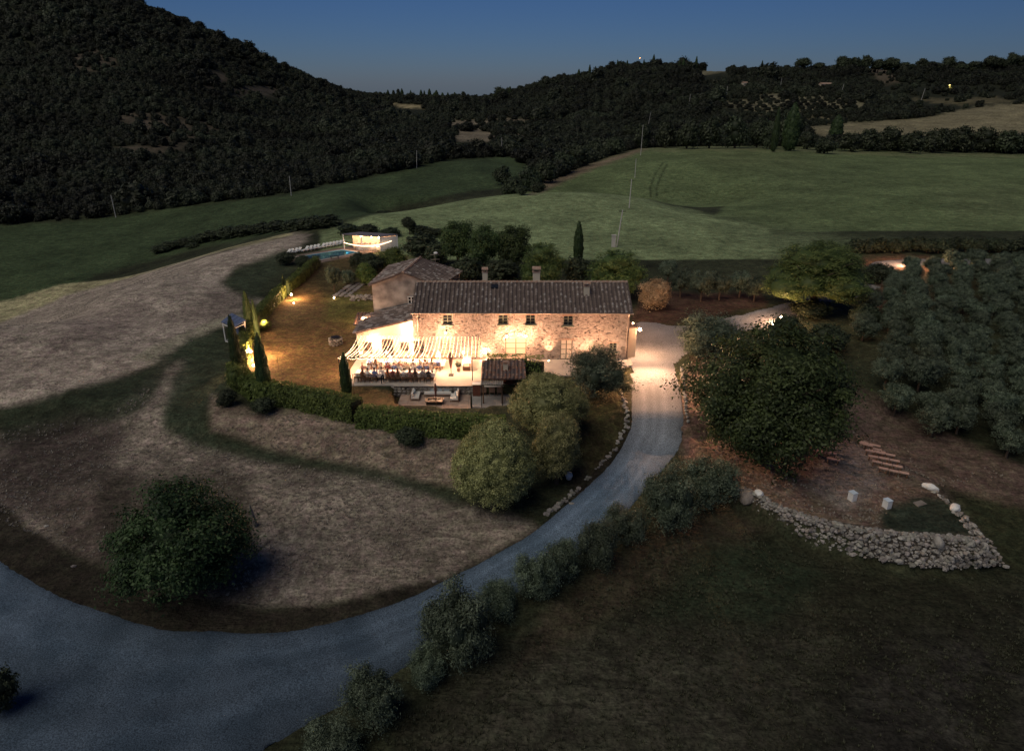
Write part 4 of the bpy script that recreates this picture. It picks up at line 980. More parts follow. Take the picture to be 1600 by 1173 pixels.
L_LAUREL = leafmat('laurel_leaf', (.085, .095, .032), (.56, .54, .24))
L_PINE = leafmat('pine_needle', (.045, .075, .022), (.20, .26, .08))
L_CYP = leafmat('cypress_leaf', (.025, .045, .018), (.10, .145, .05))
L_DARK = leafmat('dark_leaf', (.022, .030, .016), (.085, .105, .055))
L_HEDGE = leafmat('hedge_leaf', (.050, .085, .020), (.21, .27, .07))
L_BROWN = leafmat('rust_leaf', (.22, .15, .08), (.55, .42, .26))
L_WOOD = leafmat('wood_leaf', (.015, .020, .011), (.052, .060, .034), .4, .2, True)
L_RED = leafmat('ivy_leaf', (.10, .14, .03), (.20, .24, .07))

def rlobes(n, seed, spread=.5, r=(.4, .6), flat=.8, z=(-.3, .45)):
    g = random.Random(seed); out = [(0, 0, 0, .72, .72, .72 * flat)]
    for i in range(n):
        a = 6.283 * i / n + g.uniform(-.4, .4); d = g.uniform(.7, 1.0) * spread; rr = g.uniform(*r)
        out.append((math.cos(a) * d, math.sin(a) * d, g.uniform(*z), rr, rr, rr * flat))
    out.append((g.uniform(-.15, .15), g.uniform(-.15, .15), .42, .5, .5, .42)); return out
def feather(n=5, seed=0):
    """tuft-like vertical lobes of an olive crown"""
    g = random.Random(seed); out = [(0, 0, -.1, .65, .65, .6)]
    for i in range(n):
        a = 6.283 * i / n + g.uniform(-.5, .5); d = g.uniform(.35, .62)
        out.append((math.cos(a) * d, math.sin(a) * d, g.uniform(-.1, .35), g.uniform(.28, .42), g.uniform(.28, .42), g.uniform(.4, .62)))
    return out
TPL = {}
def template(key, lobes, n, size, m, seed, **kw): TPL[key] = leaves(key, lobes, n, size, m, seed, **kw)
for i in range(4): template('olive%d' % i, feather(6 + i % 2, i + 3), 6500, .052, L_OLIVE, 20 + i, clumps=90, cs=.11, core=.7, up=.45, aspect=.38)
for i in range(3): template('olivenear%d' % i, feather(8, i + 13), 15000, .040, L_OLIVE, 40 + i, clumps=120, cs=.12, core=.55, up=.3, aspect=.34)
template('oak0', rlobes(9, 1, .58, (.28, .42), .9, (-.28, .25)) + [(0, -.1, -.45, .5, .5, .42)], 50000, .022, L_OAK, 1, clumps=300, cs=.085, core=.5, up=.5, shell=.4)
template('oak1', rlobes(9, 7, .56, (.28, .42), .95, (-.3, .3)) + [(.1, 0, -.45, .5, .5, .42)], 36000, .026, L_OAKD, 2, clumps=210, cs=.095, core=.5, up=.5, shell=.4)
template('oak2', rlobes(8, 9, .52, (.28, .46), 1.0, (-.4, .45)), 15000, .040, L_OAK, 3, clumps=130, cs=.12, core=.6, up=.5, shell=.4)
template('laurel0', [(0, 0, 0, .93, .93, .93), (.25, -.2, .2, .7, .7, .72), (-.3, .1, .1, .7, .7, .75), (.1, .3, -.1, .72, .72, .7)], 60000, .018, L_LAUREL, 5, clumps=950, cs=.05, core=.72, up=.35, shell=.08, aspect=.6)
template('laurel1', [(0, 0, .3, .7, .7, .62), (.18, -.1, -.25, .78, .78, .6), (-.25, 0, -.1, .62, .62, .6)], 46000, .020, L_LAUREL, 6, clumps=760, cs=.052, core=.72, up=.35, shell=.08, aspect=.6)
for i in range(2): template('bush%d' % i, rlobes(5, 30 + i, .45, (.4, .6), .85), 5200, .062, L_DARK, 60 + i, clumps=150, cs=.11, core=.75, up=.35)
template('brownbush', rlobes(6, 41, .45, (.35, .5), .95), 8500, .05, L_BROWN, 64, clumps=160, cs=.10, core=.7, up=.5, aspect=.35)
template('greenbush', rlobes(6, 44, .45, (.4, .6), .9), 8000, .048, L_HEDGE, 65, clumps=180, cs=.10, core=.78, up=.35)
template('cypress', [(0, 0, -.6, .85, .85, .40), (0, 0, -.25, .95, .95, .45), (0, 0, .12, .86, .86, .42), (0, 0, .42, .68, .68, .36), (0, 0, .68, .42, .42, .28), (0, 0, .84, .2, .2, .15)], 9000, .05, L_CYP, 70, clumps=320, cs=.06, core=.92, up=.5, shell=.08, aspect=.45)
def umb(seed, n=11):
    g = random.Random(seed); out = [(0, 0, .42, .62, .62, .5)]
    for i in range(n):
        a = 6.283 * i / n + g.uniform(-.3, .3); d = g.uniform(.45, .72); out.append((math.cos(a) * d, math.sin(a) * d, (.35 - d * .9 + g.uniform(-.3, .2)), g.uniform(.26, .38), g.uniform(.26, .38), g.uniform(.36, .55)))
    return out
template('umbrella', umb(4), 36000, .027, L_PINE, 80, clumps=560, cs=.06, core=.82, up=.7, aspect=.3, shell=.2)
template('pine', umb(8, 8), 12000, .045, L_PINE, 81, clumps=260, cs=.08, core=.75, up=.7, aspect=.3, shell=.2)
for i in range(3): template('far%d' % i, rlobes(4, 50 + i, .4, (.4, .6), .85), 1100, .11, L_WOOD, 90 + i, clumps=60, cs=.14, core=.8, up=.5, aspect=.7)
for i in range(2): template('mid%d' % i, rlobes(5, 70 + i, .42, (.4, .6), .9), 2200, .095, L_DARK, 95 + i, clumps=110, cs=.12, core=.78, up=.4)
TRK = [trunkmesh('trunk%d' % i, 1.0, .055, M_BARK, i, 5, .6) for i in range(3)]

def tree(name, key, x0, x1, y0, y1, label, cat='tree', group=None, clear=.8, ratio=None, ground=None, rot=None, tr=0, lean=1.0, zfix=None):
    """tree whose crown fills the photo rectangle x0..x1, y0..y1 and whose foot stands on the ground below it"""
    xc, yc = (x0 + x1) / 2, (y0 + y1) / 2
    base = ground or gp(xc, y1)
    for _ in range(8):
        dep = base.y * CP - (base.z - CAMZ) * SP; pm = FPX / dep
        a = .93 * (x1 - x0) / 2 / pm; th = math.atan2(CAMZ - base.z, base.y)
        hh = (y1 - y0) / 2 / pm
        bb = .95 * math.sqrt(max((hh * hh - (a * math.sin(th)) ** 2), (.45 * a) ** 2)) / math.cos(th)
        if ratio: bb = a * ratio
        zc = clear + bb if clear > 0 else bb * .72
        # place so that the crown centre is on the ray
        d = pdir(xc, yc); bz = base.z + zc; t = (bz - CAMZ) / d[2] if d[2] < -1e-3 else None
        if t is None or t < 0: break
        nx, ny = d[0] * t, d[1] * t
        if ground is None and zfix is None:
            base = Vector((nx, ny, h1(nx, ny)))
        elif ground is None:
            base = Vector((nx, ny, zfix))
    t = empty(name, base, rot if rot is not None else rnd.uniform(0, 6.28)); tag(t, label, cat, group)
    c = link('crown', TPL[key], t, (0, 0, zc)); c.scale = (a, a, bb)
    k = link('trunk', TRK[tr % 3], t, (0, 0, 0)); k.scale = (max(a * 1.3, .8), max(a * 1.3, .8), zc + bb * .2)
    return t
ORDS = ['first', 'second', 'third', 'fourth', 'fifth', 'sixth', 'seventh', 'eighth', 'ninth', 'tenth', 'eleventh', 'twelfth', 'thirteenth', 'fourteenth', 'fifteenth', 'sixteenth', 'seventeenth', 'eighteenth', 'nineteenth', 'twentieth', 'twenty-first', 'twenty-second', 'twenty-third', 'twenty-fourth', 'twenty-fifth', 'twenty-sixth', 'twenty-seventh', 'twenty-eighth', 'twenty-ninth', 'thirtieth', 'thirty-first', 'thirty-second', 'thirty-third', 'thirty-fourth']
G_OL = 'olive trees of the dense grove on the right'
# --- near trees
tree('oak_tree', 'oak1', 163, 396, 735, 948, 'large dark rounded tree standing alone in the dry grass at the lower left', clear=.01)
tree('oak_tree', 'oak0', 1066, 1342, 490, 738, 'biggest oak with a broad bright-edged crown between the gravel road and the benches', clear=.01)
tree('olive_tree', 'olivenear1', 1050, 1172, 484, 576, 'smaller grey green olive just behind the biggest oak, beside the courtyard', clear=0)
tree('olive_tree', 'olivenear0', 874, 990, 540, 638, 'silvery olive tree hiding the right end of the farmhouse front', clear=0)
tree('laurel_tree', 'laurel0', 791, 921, 578, 684, 'largest clipped round tree beside the outdoor kitchen, rear of the three', clear=.3)
tree('laurel_tree', 'laurel1', 824, 919, 640, 752, 'narrow two-tiered round tree, right one of the three clipped trees', clear=.5)
tree('laurel_tree', 'laurel0', 704, 842, 656, 800, 'big ball-shaped clipped tree nearest the camera in front of the hedge', clear=.3, rot=2.2)
# --- roadside olives
RO = [((1065, 1150, 712, 800), 'rightmost olive of the roadside row, next to the start of the stone wall'),
      ((1000, 1088, 728, 845), 'second olive from the right in the roadside row, wide and leaning to the road'),
      ((945, 1012, 788, 858), 'small third olive from the right in the roadside row'),
      ((898, 962, 815, 900), 'narrow upright olive in the middle of the roadside row'),
      ((848, 908, 838, 915), 'olive with a spiky crown just left of the middle of the roadside row'),
      ((805, 872, 862, 948), 'round olive right of the gap in the roadside row'),
      ((742, 806, 908, 975), 'low olive left of the gap in the roadside row'),
      ((656, 768, 915, 1055), 'largest and fullest olive of the roadside row'),
      ((636, 700, 1010, 1080), 'small dark olive below the largest one of the roadside row'),
      ((540, 628, 1045, 1150), 'leftmost olive of the roadside row near the bottom edge of the photo'),
      ((470, 560, 1120, 1210), 'dim olive at the bottom edge of the photo left of the roadside row')]
for i, (b, lb) in enumerate(RO):
    w_, h_ = (b[1] - b[0]) * .08, (b[3] - b[2]) * .05
    tree('olive_tree', 'olivenear%d' % (i % 3), b[0] - w_, b[1] + w_, b[2] - h_, b[3] + h_ * .4, lb, 'tree', 'olive trees along the gravel road', clear=0)
tree('shrub', 'bush0', -44, 26, 1048, 1126, 'dark shrub cut by the left edge of the photo beside the gravel road', 'shrub', clear=0)
# --- olive grove on the right
def place(name, keys, x, y, r, hr, clear, label, cat, group, zoff=0):
    z = h1(x, y); t = empty(name, (x, y, z), rnd.uniform(0, 6.28)); tag(t, label, cat, group)
    k = rnd.choice(keys); c = link('crown', TPL[k], t, (0, 0, clear + r * hr + zoff)); c.scale = (r, r, r * hr)
    if clear > 0: q = link('trunk', TRK[rnd.randrange(3)], t, (0, 0, 0)); q.scale = (r * 1.3, r * 1.3, clear + r * hr * 1.2)
    return t
grove_px = [(1405, 672), (1372, 610), (1345, 520), (1368, 470), (1395, 445), (1420, 425), (1520, 415), (1700, 418), (1980, 430), (2100, 700), (1900, 800), (1640, 750), (1520, 705), (1450, 682)]
grove = [tuple(gp(a, b).xy) for a, b in grove_px]
gx = np.array(grove); n_ol = 0
yy = gx[:, 1].min()
row = 0; cnt_ = 0
while yy < gx[:, 1].max():
    xx = gx[:, 0].min() + (row % 2) * 1.65; cnt_ = 0
    while xx < gx[:, 0].max():
        px_, py_ = xx + rnd.uniform(-.6, .6), yy + rnd.uniform(-.6, .6)
        if pip(np.array([px_]), np.array([py_]), grove)[0] > -.2:
            r = rnd.uniform(1.3, 1.75)
            u, v = proj(px_, py_, h1(px_, py_) + 2)
            if u < 1720:
                place('olive_tree', ['olive0', 'olive1', 'olive2', 'olive3'], px_, py_, r, rnd.uniform(.8, 1.05), .3, 'olive tree, %s from the left in the %s row from the front of the grove' % (ORDS[cnt_], ORDS[row]), 'tree', G_OL); n_ol += 1; cnt_ += 1
        xx += 3.3
    yy += 3.25; row += 1
# --- hedge round the lawn and cypresses
def hedge(name, pts, w, h, label, m, dens=420, seed=0, leaf=.09):
    """clipped hedge: leaf clumps over a box-like core following a line"""
    g = np.random.default_rng(seed); P = [Vector((p[0], p[1], 0)) for p in pts]; o = Vector((P[0].x, P[0].y, h1(P[0].x, P[0].y)))
    e = empty(name, o); tag(e, label, 'hedge')
    L = [0]
    for i in range(1, len(P)): L.append(L[-1] + (P[i] - P[i - 1]).length)
    n = int(L[-1] * dens); s = g.uniform(0, L[-1], n)
    xs = np.interp(s, L, [p.x for p in P]); ys = np.interp(s, L, [p.y for p in P])
    dx = np.gradient(np.interp(np.linspace(0, L[-1], 400), L, [p.x for p in P])); dy = np.gradient(np.interp(np.linspace(0, L[-1], 400), L, [p.y for p in P]))
    k = np.clip((s / L[-1] * 399).astype(int), 0, 399); nn = np.hypot(dx[k], dy[k]); nx, ny = -dy[k] / nn, dx[k] / nn
    hv = h * (.86 + .3 * fbm(s * .6, s * 0 + seed, 3)); wv = w * (.85 + .35 * fbm(s * .5, s * 0 + 4, 5))
    t = g.uniform(0, 1, n); side = np.where(t < .42, -1, np.where(t < .62, 1, 0)); top = side == 0
    a = np.where(top, g.uniform(-1, 1, n), side); b = np.where(top, 1.0, g.uniform(0, 1, n))
    lump = (fbm(s * 1.8, b * 2 + a * 2, 11) - .45) * .45
    u = a * (wv / 2 + lump * (side != 0)); z = b * hv + lump * top - .12 * top * np.abs(a) ** 4
    X = xs + nx * u + g.normal(0, .05, n); Y = ys + ny * u + g.normal(0, .05, n); G_ = hgt(X, Y); Zc = G_ + z + g.normal(0, .05, n)
    N = np.stack([nx * side, ny * side, top * 1.0 + .3], -1) + g.normal(0, .6, (n, 3)); N /= np.linalg.norm(N, axis=1)[:, None]
    A = np.cross(N, g.normal(size=(n, 3))); A /= np.linalg.norm(A, axis=1)[:, None]; B = np.cross(N, A); sz = leaf * g.uniform(.6, 1.4, n)[:, None]; A *= sz; B *= sz * .6
    C = np.stack([X, Y, Zc], -1) - np.array(o)
    V = np.stack([C - A, C + B, C + A, C - B], 1).reshape(-1, 3)
    tint = np.repeat(np.clip(g.normal(.45, .2, n) + (lump * 1.6), 0, 1), 4)
    link('foliage', npmesh('hedge_leaves', V, np.arange(4 * n).reshape(n, 4), m, False, {'tint': ('FLOAT', tint)}), e)
    # woody core
    m_ = max(int(L[-1] / .8), 2); q = np.linspace(0, L[-1], m_); cx = np.interp(q, L, [p.x for p in P]); cy = np.interp(q, L, [p.y for p in P])
    mb = MB(o)
    for i in range(m_ - 1):
        d = Vector((cx[i + 1] - cx[i], cy[i + 1] - cy[i], 0)); z0 = h1((cx[i] + cx[i + 1]) / 2, (cy[i] + cy[i + 1]) / 2)
        mb.box(((cx[i] + cx[i + 1]) / 2, (cy[i] + cy[i + 1]) / 2, z0 + h * .42), (d.length + .02, w * .72, h * .86), math.atan2(d.y, d.x))
    me = mb.mesh('hedge_core', L_DARK); link('core', me, e); return e
def gpl(l): return [gp(*p).xy for p in l]
hedge('hedge', gpl([(440, 628), (480, 636), (530, 648), (560, 655)]), 1.7, 1.75, 'bright clipped hedge in front of the lawn between the corner and the front cypress', L_HEDGE, 900, 1)
hedge('hedge', gpl([(562, 660), (625, 668), (700, 676), (790, 678)]), 1.6, 1.5, 'clipped hedge in front of the sofa patio, ending at the round clipped trees', L_HEDGE, 900, 2)
hedge('hedge', gpl([(372, 588), (380, 606), (404, 622), (440, 628)]), 1.6, 1.7, 'hedge curving round the lower left corner of the lawn', L_HEDGE, 900, 3)
hedge('hedge', gpl([(380, 566), (385, 535), (404, 503), (442, 462), (480, 430), (496, 414)]), 1.1, 1.5, 'long low hedge on the left side of the lawn running up to the pool', L_HEDGE, 600, 4)
tree('shrub', 'greenbush', 352, 398, 562, 620, 'bright green shrub at the far left corner of the lawn hedge', 'shrub', clear=0)
tree('shrub', 'bush1', 335, 372, 604, 640, 'dull grey shrub outside the lawn hedge corner', 'shrub', clear=0)
tree('shrub', 'bush0', 390, 430, 620, 652, 'dark low shrub below the lawn hedge corner', 'shrub', clear=0)
tree('shrub', 'olive1', 534, 574, 618, 656, 'pale grey green shrub at the foot of the front cypress', 'shrub', clear=0)
tree('shrub', 'olive2', 480, 512, 615, 645, 'pale tuft growing out of the front hedge', 'shrub', clear=0)
tree('shrub', 'bush1', 614, 668, 662, 702, 'dark shrub below the hedge left of the ball-shaped tree', 'shrub', clear=0)
tree('shrub', 'greenbush', 398, 424, 492, 520, 'rounded yellow green shrub beside the upper garden floodlight', 'shrub', clear=0)
def cypress(bx, by, ty, wpx, label, group='cypresses round the lawn', name='cypress_tree'):
    p = gp(bx, by); pm = ppm(p.x, p.y, p.z + 2)
    th = math.atan2(CAMZ - p.z, p.y); h = (by - ty) / pm / math.cos(th)
    t = empty(name, p, rnd.uniform(0, 6)); tag(t, label, 'tree', group)
    c = link('crown', TPL['cypress'], t, (0, 0, h * .5 + .05)); c.scale = (wpx / 2 / pm, wpx / 2 / pm, h * .5)
    k = link('trunk', TRK[0], t); k.scale = (1.2, 1.2, h * .6); return t
cypress(543, 621, 552, 19, 'lone cypress in front of the left end of the dinner tables')
cypress(416, 620, 523, 23, 'thickest cypress at the lower left of the lawn, brightly edged')
cypress(375, 592, 496, 19, 'cypress with a glowing right side beside the lower garden floodlight')
cypress(392, 522, 456, 15, 'dark cypress beside the white framed cabin')
cypress(405, 541, 470, 9, 'slim cypress with a glowing side at the upper garden floodlight')
cypress(451, 462, 437, 10, 'tiny cypress lit golden from below halfway up the lawn')
cypress(445, 460, 430, 6, 'thin dark cypress just left of the tiny golden one')
cypress(903, 412, 348, 17, 'tall dark cypress behind the farmhouse roof between two pines', None)
# --- trees behind the house
BK = [('bush0', 560, 604, 395, 432, 'greenish bush between the pool and the stepping stone path', 'shrub'),
      ('greenbush', 556, 592, 408, 450, 'golden lit bush left of the grey building roof', 'shrub'),
      ('greenbush', 585, 640, 385, 425, 'green bush behind the grey building roof', 'shrub'),
      ('bush1', 543, 576, 392, 428, 'dark bush by the corner of the pool', 'shrub'),
      ('olive0', 506, 534, 412, 452, 'small olive tree standing on the upper lawn', 'tree'),
      ('olive3', 530, 558, 418, 450, 'dim olive bush between the upper lawn and the stepping stones', 'shrub'),
      ('mid0', 625, 690, 362, 408, 'dark bushes beside the pool pavilion', 'shrub'),
      ('mid1', 660, 705, 376, 420, 'low grey green bush behind the grey building', 'shrub'),
      ('oak2', 682, 748, 342, 412, 'tallest dark oak behind the farmhouse roof, left of the chimneys', 'tree'),
      ('oak2', 724, 790, 350, 420, 'dark oak behind the left chimney', 'tree'),
      ('oak2', 770, 836, 349, 420, 'dark open-crowned oak left of the dome-shaped pine', 'tree'),
      ('mid0', 700, 760, 400, 445, 'dark undergrowth below the tallest oak behind the roof', 'shrub'),
      ('mid1', 750, 820, 402, 446, 'dark undergrowth behind the left chimney', 'shrub'),
      ('bush1', 626, 652, 338, 362, 'small dark tree on the light field edge behind the pavilion', 'tree'),
      ('pine', 806, 888, 376, 448, 'dome-shaped green pine behind the middle chimney', 'tree'),
      ('mid0', 876, 930, 398, 452, 'dark bush between the two pines behind the roof', 'shrub'),
      ('pine', 908, 1016, 387, 462, 'broad pine lit golden from below at the right end of the roof', 'tree'),
      ('brownbush', 993, 1054, 430, 494, 'rusty brown bush at the back corner of the courtyard', 'shrub'),
      ('olive1', 1028, 1062, 405, 440, 'low olive behind the rusty brown bush', 'tree')]
for k, a, b, c, d, lb, ct in BK: tree('olive_tree' if 'olive' in k else ('pine_tree' if k == 'pine' else ('oak_tree' if 'oak' in k else 'bush')), k, a, b, c, d, lb, ct, clear=0 if ct == 'shrub' else .6)
for i, (a, b, c, d) in enumerate([(1045, 1085, 418, 462), (1075, 1120, 420, 468), (1108, 1146, 422, 466), (1138, 1180, 420, 462), (1160, 1200, 428, 468)]):
    tree('olive_tree', 'olive%d' % (i % 4), a, b, c, d, ['first', 'second', 'third', 'fourth', 'fifth'][i] + ' olive from the left in the row behind the courtyard', 'tree', 'olives in the row behind the courtyard', clear=.4)
tree('umbrella_pine', 'umbrella', 1184, 1372, 371, 480, 'wide umbrella pine where the lane leaves the courtyard', clear=1.2)
for i, (a, b, c, d, lb) in enumerate([(1198, 1262, 492, 545, 'dark shrub in front of the courtyard bollard light'), (1255, 1330, 500, 560, 'low dark bush between the courtyard entrance and the olive grove'), (1340, 1398, 410, 450, 'dark round bush at the right foot of the umbrella pine'), (1325, 1380, 470, 520, 'dark bush below the umbrella pine on the grove side'), (1230, 1300, 470, 500, 'leafy undergrowth beneath the umbrella pine')]):
    tree('bush', 'bush%d' % (i % 2), a, b, c, d, lb, 'shrub', clear=0)
# oleander by the pool and small hedge end
tree('bush', 'bush0', 428, 462, 393, 418, 'flowering oleander bush at the near corner of the pool', 'shrub', clear=0)
tree('bush', 'bush1', 458, 490, 398, 420, 'dark bush beside the oleander at the pool', 'shrub', clear=0)
tree('bush', 'greenbush', 822, 846, 560, 584, 'green climber bush at the right end of the tiled kitchen roof', 'shrub', clear=0)

# dark hedgerow bushes between the stubble field and the lower green field; and on the light field edge
g_ = random.Random(5)
HR = sorted([(250, 392, 22), (268, 386, 26), (292, 381, 24), (312, 376, 26), (335, 371, 30), (360, 367, 34), (385, 364, 32), (410, 361, 34), (436, 358, 34), (462, 356, 36), (488, 352, 38), (512, 350, 36), (300, 385, 16), (598, 326, 18), (640, 352, 16), (655, 362, 26), (680, 366, 26), (545, 362, 30), (575, 361, 26), (610, 366, 26)])
for i, (x, v, w) in enumerate(HR):
    tree('bush', 'mid%d' % (i % 2), x - w * .75, x + w * .75, v - w * .36, v + w * .16, '%s dark bush from the left along the hedgerow beyond the stubble field' % ORDS[i], 'shrub', 'hedgerow bushes beyond the stubble field', clear=0)
for i in range(17):
    x = 1338 + i * 19 + g_.uniform(-3, 3); v = 392 + g_.uniform(-2, 2) ; w = g_.uniform(18, 24)
    tree('bush', 'mid%d' % (i % 2), x - w * .8, x + w * .8, v - 22, v + 6, '%s dark bush from the left in the hedge above the lane' % ORDS[i], 'shrub', 'bushes of the hedge above the lane', clear=0)
# shrubs in the middle gully
for i, (x, v, w, h) in enumerate(sorted([(800, 288, 40, 40), (826, 282, 46, 46), (850, 270, 46, 44), (880, 256, 40, 40), (905, 246, 40, 40), (785, 276, 34, 36), (840, 292, 30, 24), (815, 298, 24, 20), (930, 236, 36, 34), (960, 230, 36, 34)])):
    tree('bush', 'mid%d' % (i % 2), x - w / 2, x + w / 2, v - h / 2, v + h / 2, 'dark thicket tree, %s from the left in the gully between the green fields' % ORDS[i], 'tree', 'thicket in the gully', clear=0)
# tree line on the far edge of the large field
FT = [(1005, 236, 30, 44), (1040, 236, 36, 46), (1075, 238, 40, 52), (1110, 238, 44, 56), (1150, 238, 46, 58), (1185, 236, 36, 52), (1235, 236, 46, 66), (1262, 236, 30, 30), (1330, 240, 40, 34), (1358, 240, 40, 40), (1392, 240, 40, 44), (1425, 243, 44, 40), (1460, 243, 44, 44), (1500, 243, 46, 48), (1540, 243, 46, 46), (1575, 244, 46, 42), (1610, 244, 44, 44), (1290, 242, 40, 26), (985, 226, 34, 32), (1205, 238, 30, 50)]
for i, (x, v, w, h) in enumerate(sorted(FT)):
    tree('tree', 'mid%d' % (i % 2), x - w / 2, x + w / 2, v - h, v + 2, '%s dark tree from the left along the far edge of the large field' % ORDS[i], 'tree', 'tree row beyond the large green field', clear=0)
cypress(1232, 236, 166, 26, 'pointed dark conifer rising highest in the tree row beyond the large field', None)
cypress(1304, 222, 182, 22, 'dark conifer standing alone at the left end of the dry hillside field', None)
cypress(1208, 238, 172, 11, 'slim conifer just left of the highest one in the tree row', None)
# --- woods: one mass of far trees, placed as instances on points
def wood(name, pts, radii, keys, label_kind='stuff'):
    me = bpy.data.meshes.new(name); me.from_pydata([tuple(p) for p in pts], [], [])
    a = me.attributes.new('size', 'FLOAT', 'POINT'); a.data.foreach_set('value', np.asarray(radii, np.float32))
    o = link(name, me); tag(o, 'far wooded hillside of dark trees behind the fields', 'woodland', kind='stuff')
    ng = bpy.data.node_groups.new(name, 'GeometryNodeTree')
    ng.interface.new_socket('Geometry', in_out='INPUT', socket_type='NodeSocketGeometry'); ng.interface.new_socket('Geometry', in_out='OUTPUT', socket_type='NodeSocketGeometry')
    n = ng.nodes; l = ng.links; gi = n.new('NodeGroupInput'); go = n.new('NodeGroupOutput')
    ip = n.new('GeometryNodeInstanceOnPoints'); gi2 = n.new('GeometryNodeGeometryToInstance')
    for k in keys:
        src = bpy.data.objects.new('woodland_tree_shape', TPL[k]); oi = n.new('GeometryNodeObjectInfo'); oi.inputs['Object'].default_value = src; oi.inputs['As Instance'].default_value = True
        l.new(oi.outputs['Geometry'], gi2.inputs[0])
    l.new(gi.outputs[0], ip.inputs['Points']); l.new(gi2.outputs[0], ip.inputs['Instance']); ip.inputs['Pick Instance'].default_value = True
    rv = n.new('FunctionNodeRandomValue'); rv.data_type = 'FLOAT_VECTOR'; rv.inputs['Min'].default_value = (0, 0, 0); rv.inputs['Max'].default_value = (.1, .1, 6.28); l.new(rv.outputs[0], ip.inputs['Rotation'])
    na = n.new('GeometryNodeInputNamedAttribute'); na.data_type = 'FLOAT'; na.inputs['Name'].default_value = 'size'
    l.new(na.outputs['Attribute'], ip.inputs['Scale']); l.new(ip.outputs[0], go.inputs[0])
    md = o.modifiers.new('trees', 'NODES'); md.node_group = ng; return o
def in_any(U, V, polys, m=0):
    k = np.zeros(U.shape, bool)
    for p in polys: k |= pip(U, V, p) > m
    return k
g = np.random.default_rng(3)
def scatter(n, y0, y1, s0=-1.0, s1=1.0):
    y = np.sqrt(g.uniform(y0 ** 2, y1 ** 2, n)); s = g.uniform(s0, s1, n); return s * y, y
LF = [(-900, 400), (-300, 362), (0, 352), (150, 342), (300, 322), (450, 303), (600, 272), (700, 250), (800, 245), (828, 262), (815, 290), (740, 300), (640, 322), (560, 345), (500, 400), (0, 700), (-900, 800)]
BIGF = [(500, 362), (600, 332), (700, 312), (800, 302), (860, 284), (900, 265), (960, 243), (1010, 230), (1200, 229), (1400, 238), (1700, 244), (2400, 252), (2400, 600), (500, 600)]
BARE = [[(1250, 200), (1330, 193), (1450, 184), (1500, 173), (1560, 164), (1700, 161), (1700, 212), (1560, 208), (1400, 208), (1290, 210)], [(1090, 112), (1135, 106), (1140, 110), (1095, 118)],
        [(602, 161), (660, 164), (672, 169), (640, 170), (606, 165)], [(706, 217), (722, 208), (752, 204), (770, 210), (745, 220)]]
SPARSE = [[(1120, 160), (1200, 147), (1320, 150), (1360, 165), (1300, 190), (1180, 178)], [(1410, 155), (1560, 150), (1590, 160), (1500, 168)], [(1350, 105), (1400, 105), (1405, 130), (1380, 132)], [(1400, 128), (1560, 132), (1600, 145), (1420, 148)], [(700, 188), (800, 184), (860, 195), (820, 212), (760, 222), (715, 220)]] + \
         [[(cx + rx * math.cos(t), cy + ry * math.sin(t)) for t in np.linspace(0, 6.28, 10)[:-1]] for (cx, cy, rx, ry) in ((148, 92, 40, 16), (335, 124, 22, 14), (400, 142, 40, 8), (220, 185, 40, 12), (290, 200, 70, 22), (240, 232, 60, 6))]
X, Y = scatter(120000, 205, 700); H = hgt(X, Y); U, V = proj(X, Y, H)
ok = ~((in_any(U, V, [LF], -1) & (Y < 420)) | (in_any(U, V, [BIGF], -2) & (Y < 410)) | in_any(U, V, BARE, -1))
ok &= ~(in_any(U, V - 5, BARE, 0) | in_any(U, V - 10, BARE, 0) | in_any(U, V - 15, BARE, 0)); ok &= (V > -60) & ~((Y < 262) & (U > 480)) & ((Y > 225) | (U < 400)); sp_ = in_any(U, V, SPARSE); sp_ |= in_any(U, V - 5, SPARSE) | in_any(U, V - 10, SPARSE) | ((in_any(U, V - 14, SPARSE) | in_any(U, V - 18, SPARSE)) & (U > 600)); ok &= ~(sp_ & (g.uniform(size=len(X)) > .10))
# keep a minimum spacing with a grid
def thin(X, Y, ok, cell):
    idx = np.nonzero(ok)[0]; key = np.stack([np.floor(X[idx] / cell), np.floor(Y[idx] / cell)], -1); _, f = np.unique(key, axis=0, return_index=True); return idx[f]
i1 = thin(X, Y, ok, 4.0)
rr = np.exp(g.normal(.74, .36, len(i1))) * (.5 + 1.05 * fbm(X[i1] / 40, Y[i1] / 40, 2))
wood('woodland', np.stack([X[i1], Y[i1], H[i1] + rr * .55], -1), rr, ['far0', 'far1', 'far2'])
X, Y = scatter(160000, 700, 2300); H = hgt(X, Y); U, V = proj(X, Y, H)
ok = ~in_any(U, V, BARE) & ~in_any(U, V - 5, BARE) & ~in_any(U, V - 9, BARE) & ~in_any(U, V - 14, BARE) & (V > -60); ok &= ~((in_any(U, V, SPARSE) | in_any(U, V - 5, SPARSE) | in_any(U, V - 10, SPARSE) | in_any(U, V - 15, SPARSE)) & (g.uniform(size=len(X)) > .05))
i2 = thin(X, Y, ok, 8.5); rr = np.exp(g.normal(1.28, .34, len(i2)))
wood('distant_woodland', np.stack([X[i2], Y[i2], H[i2] + rr * .5], -1), rr, ['far0', 'far1', 'far2'])
print('COUNTS olives', n_ol, 'wood', len(i1), len(i2))

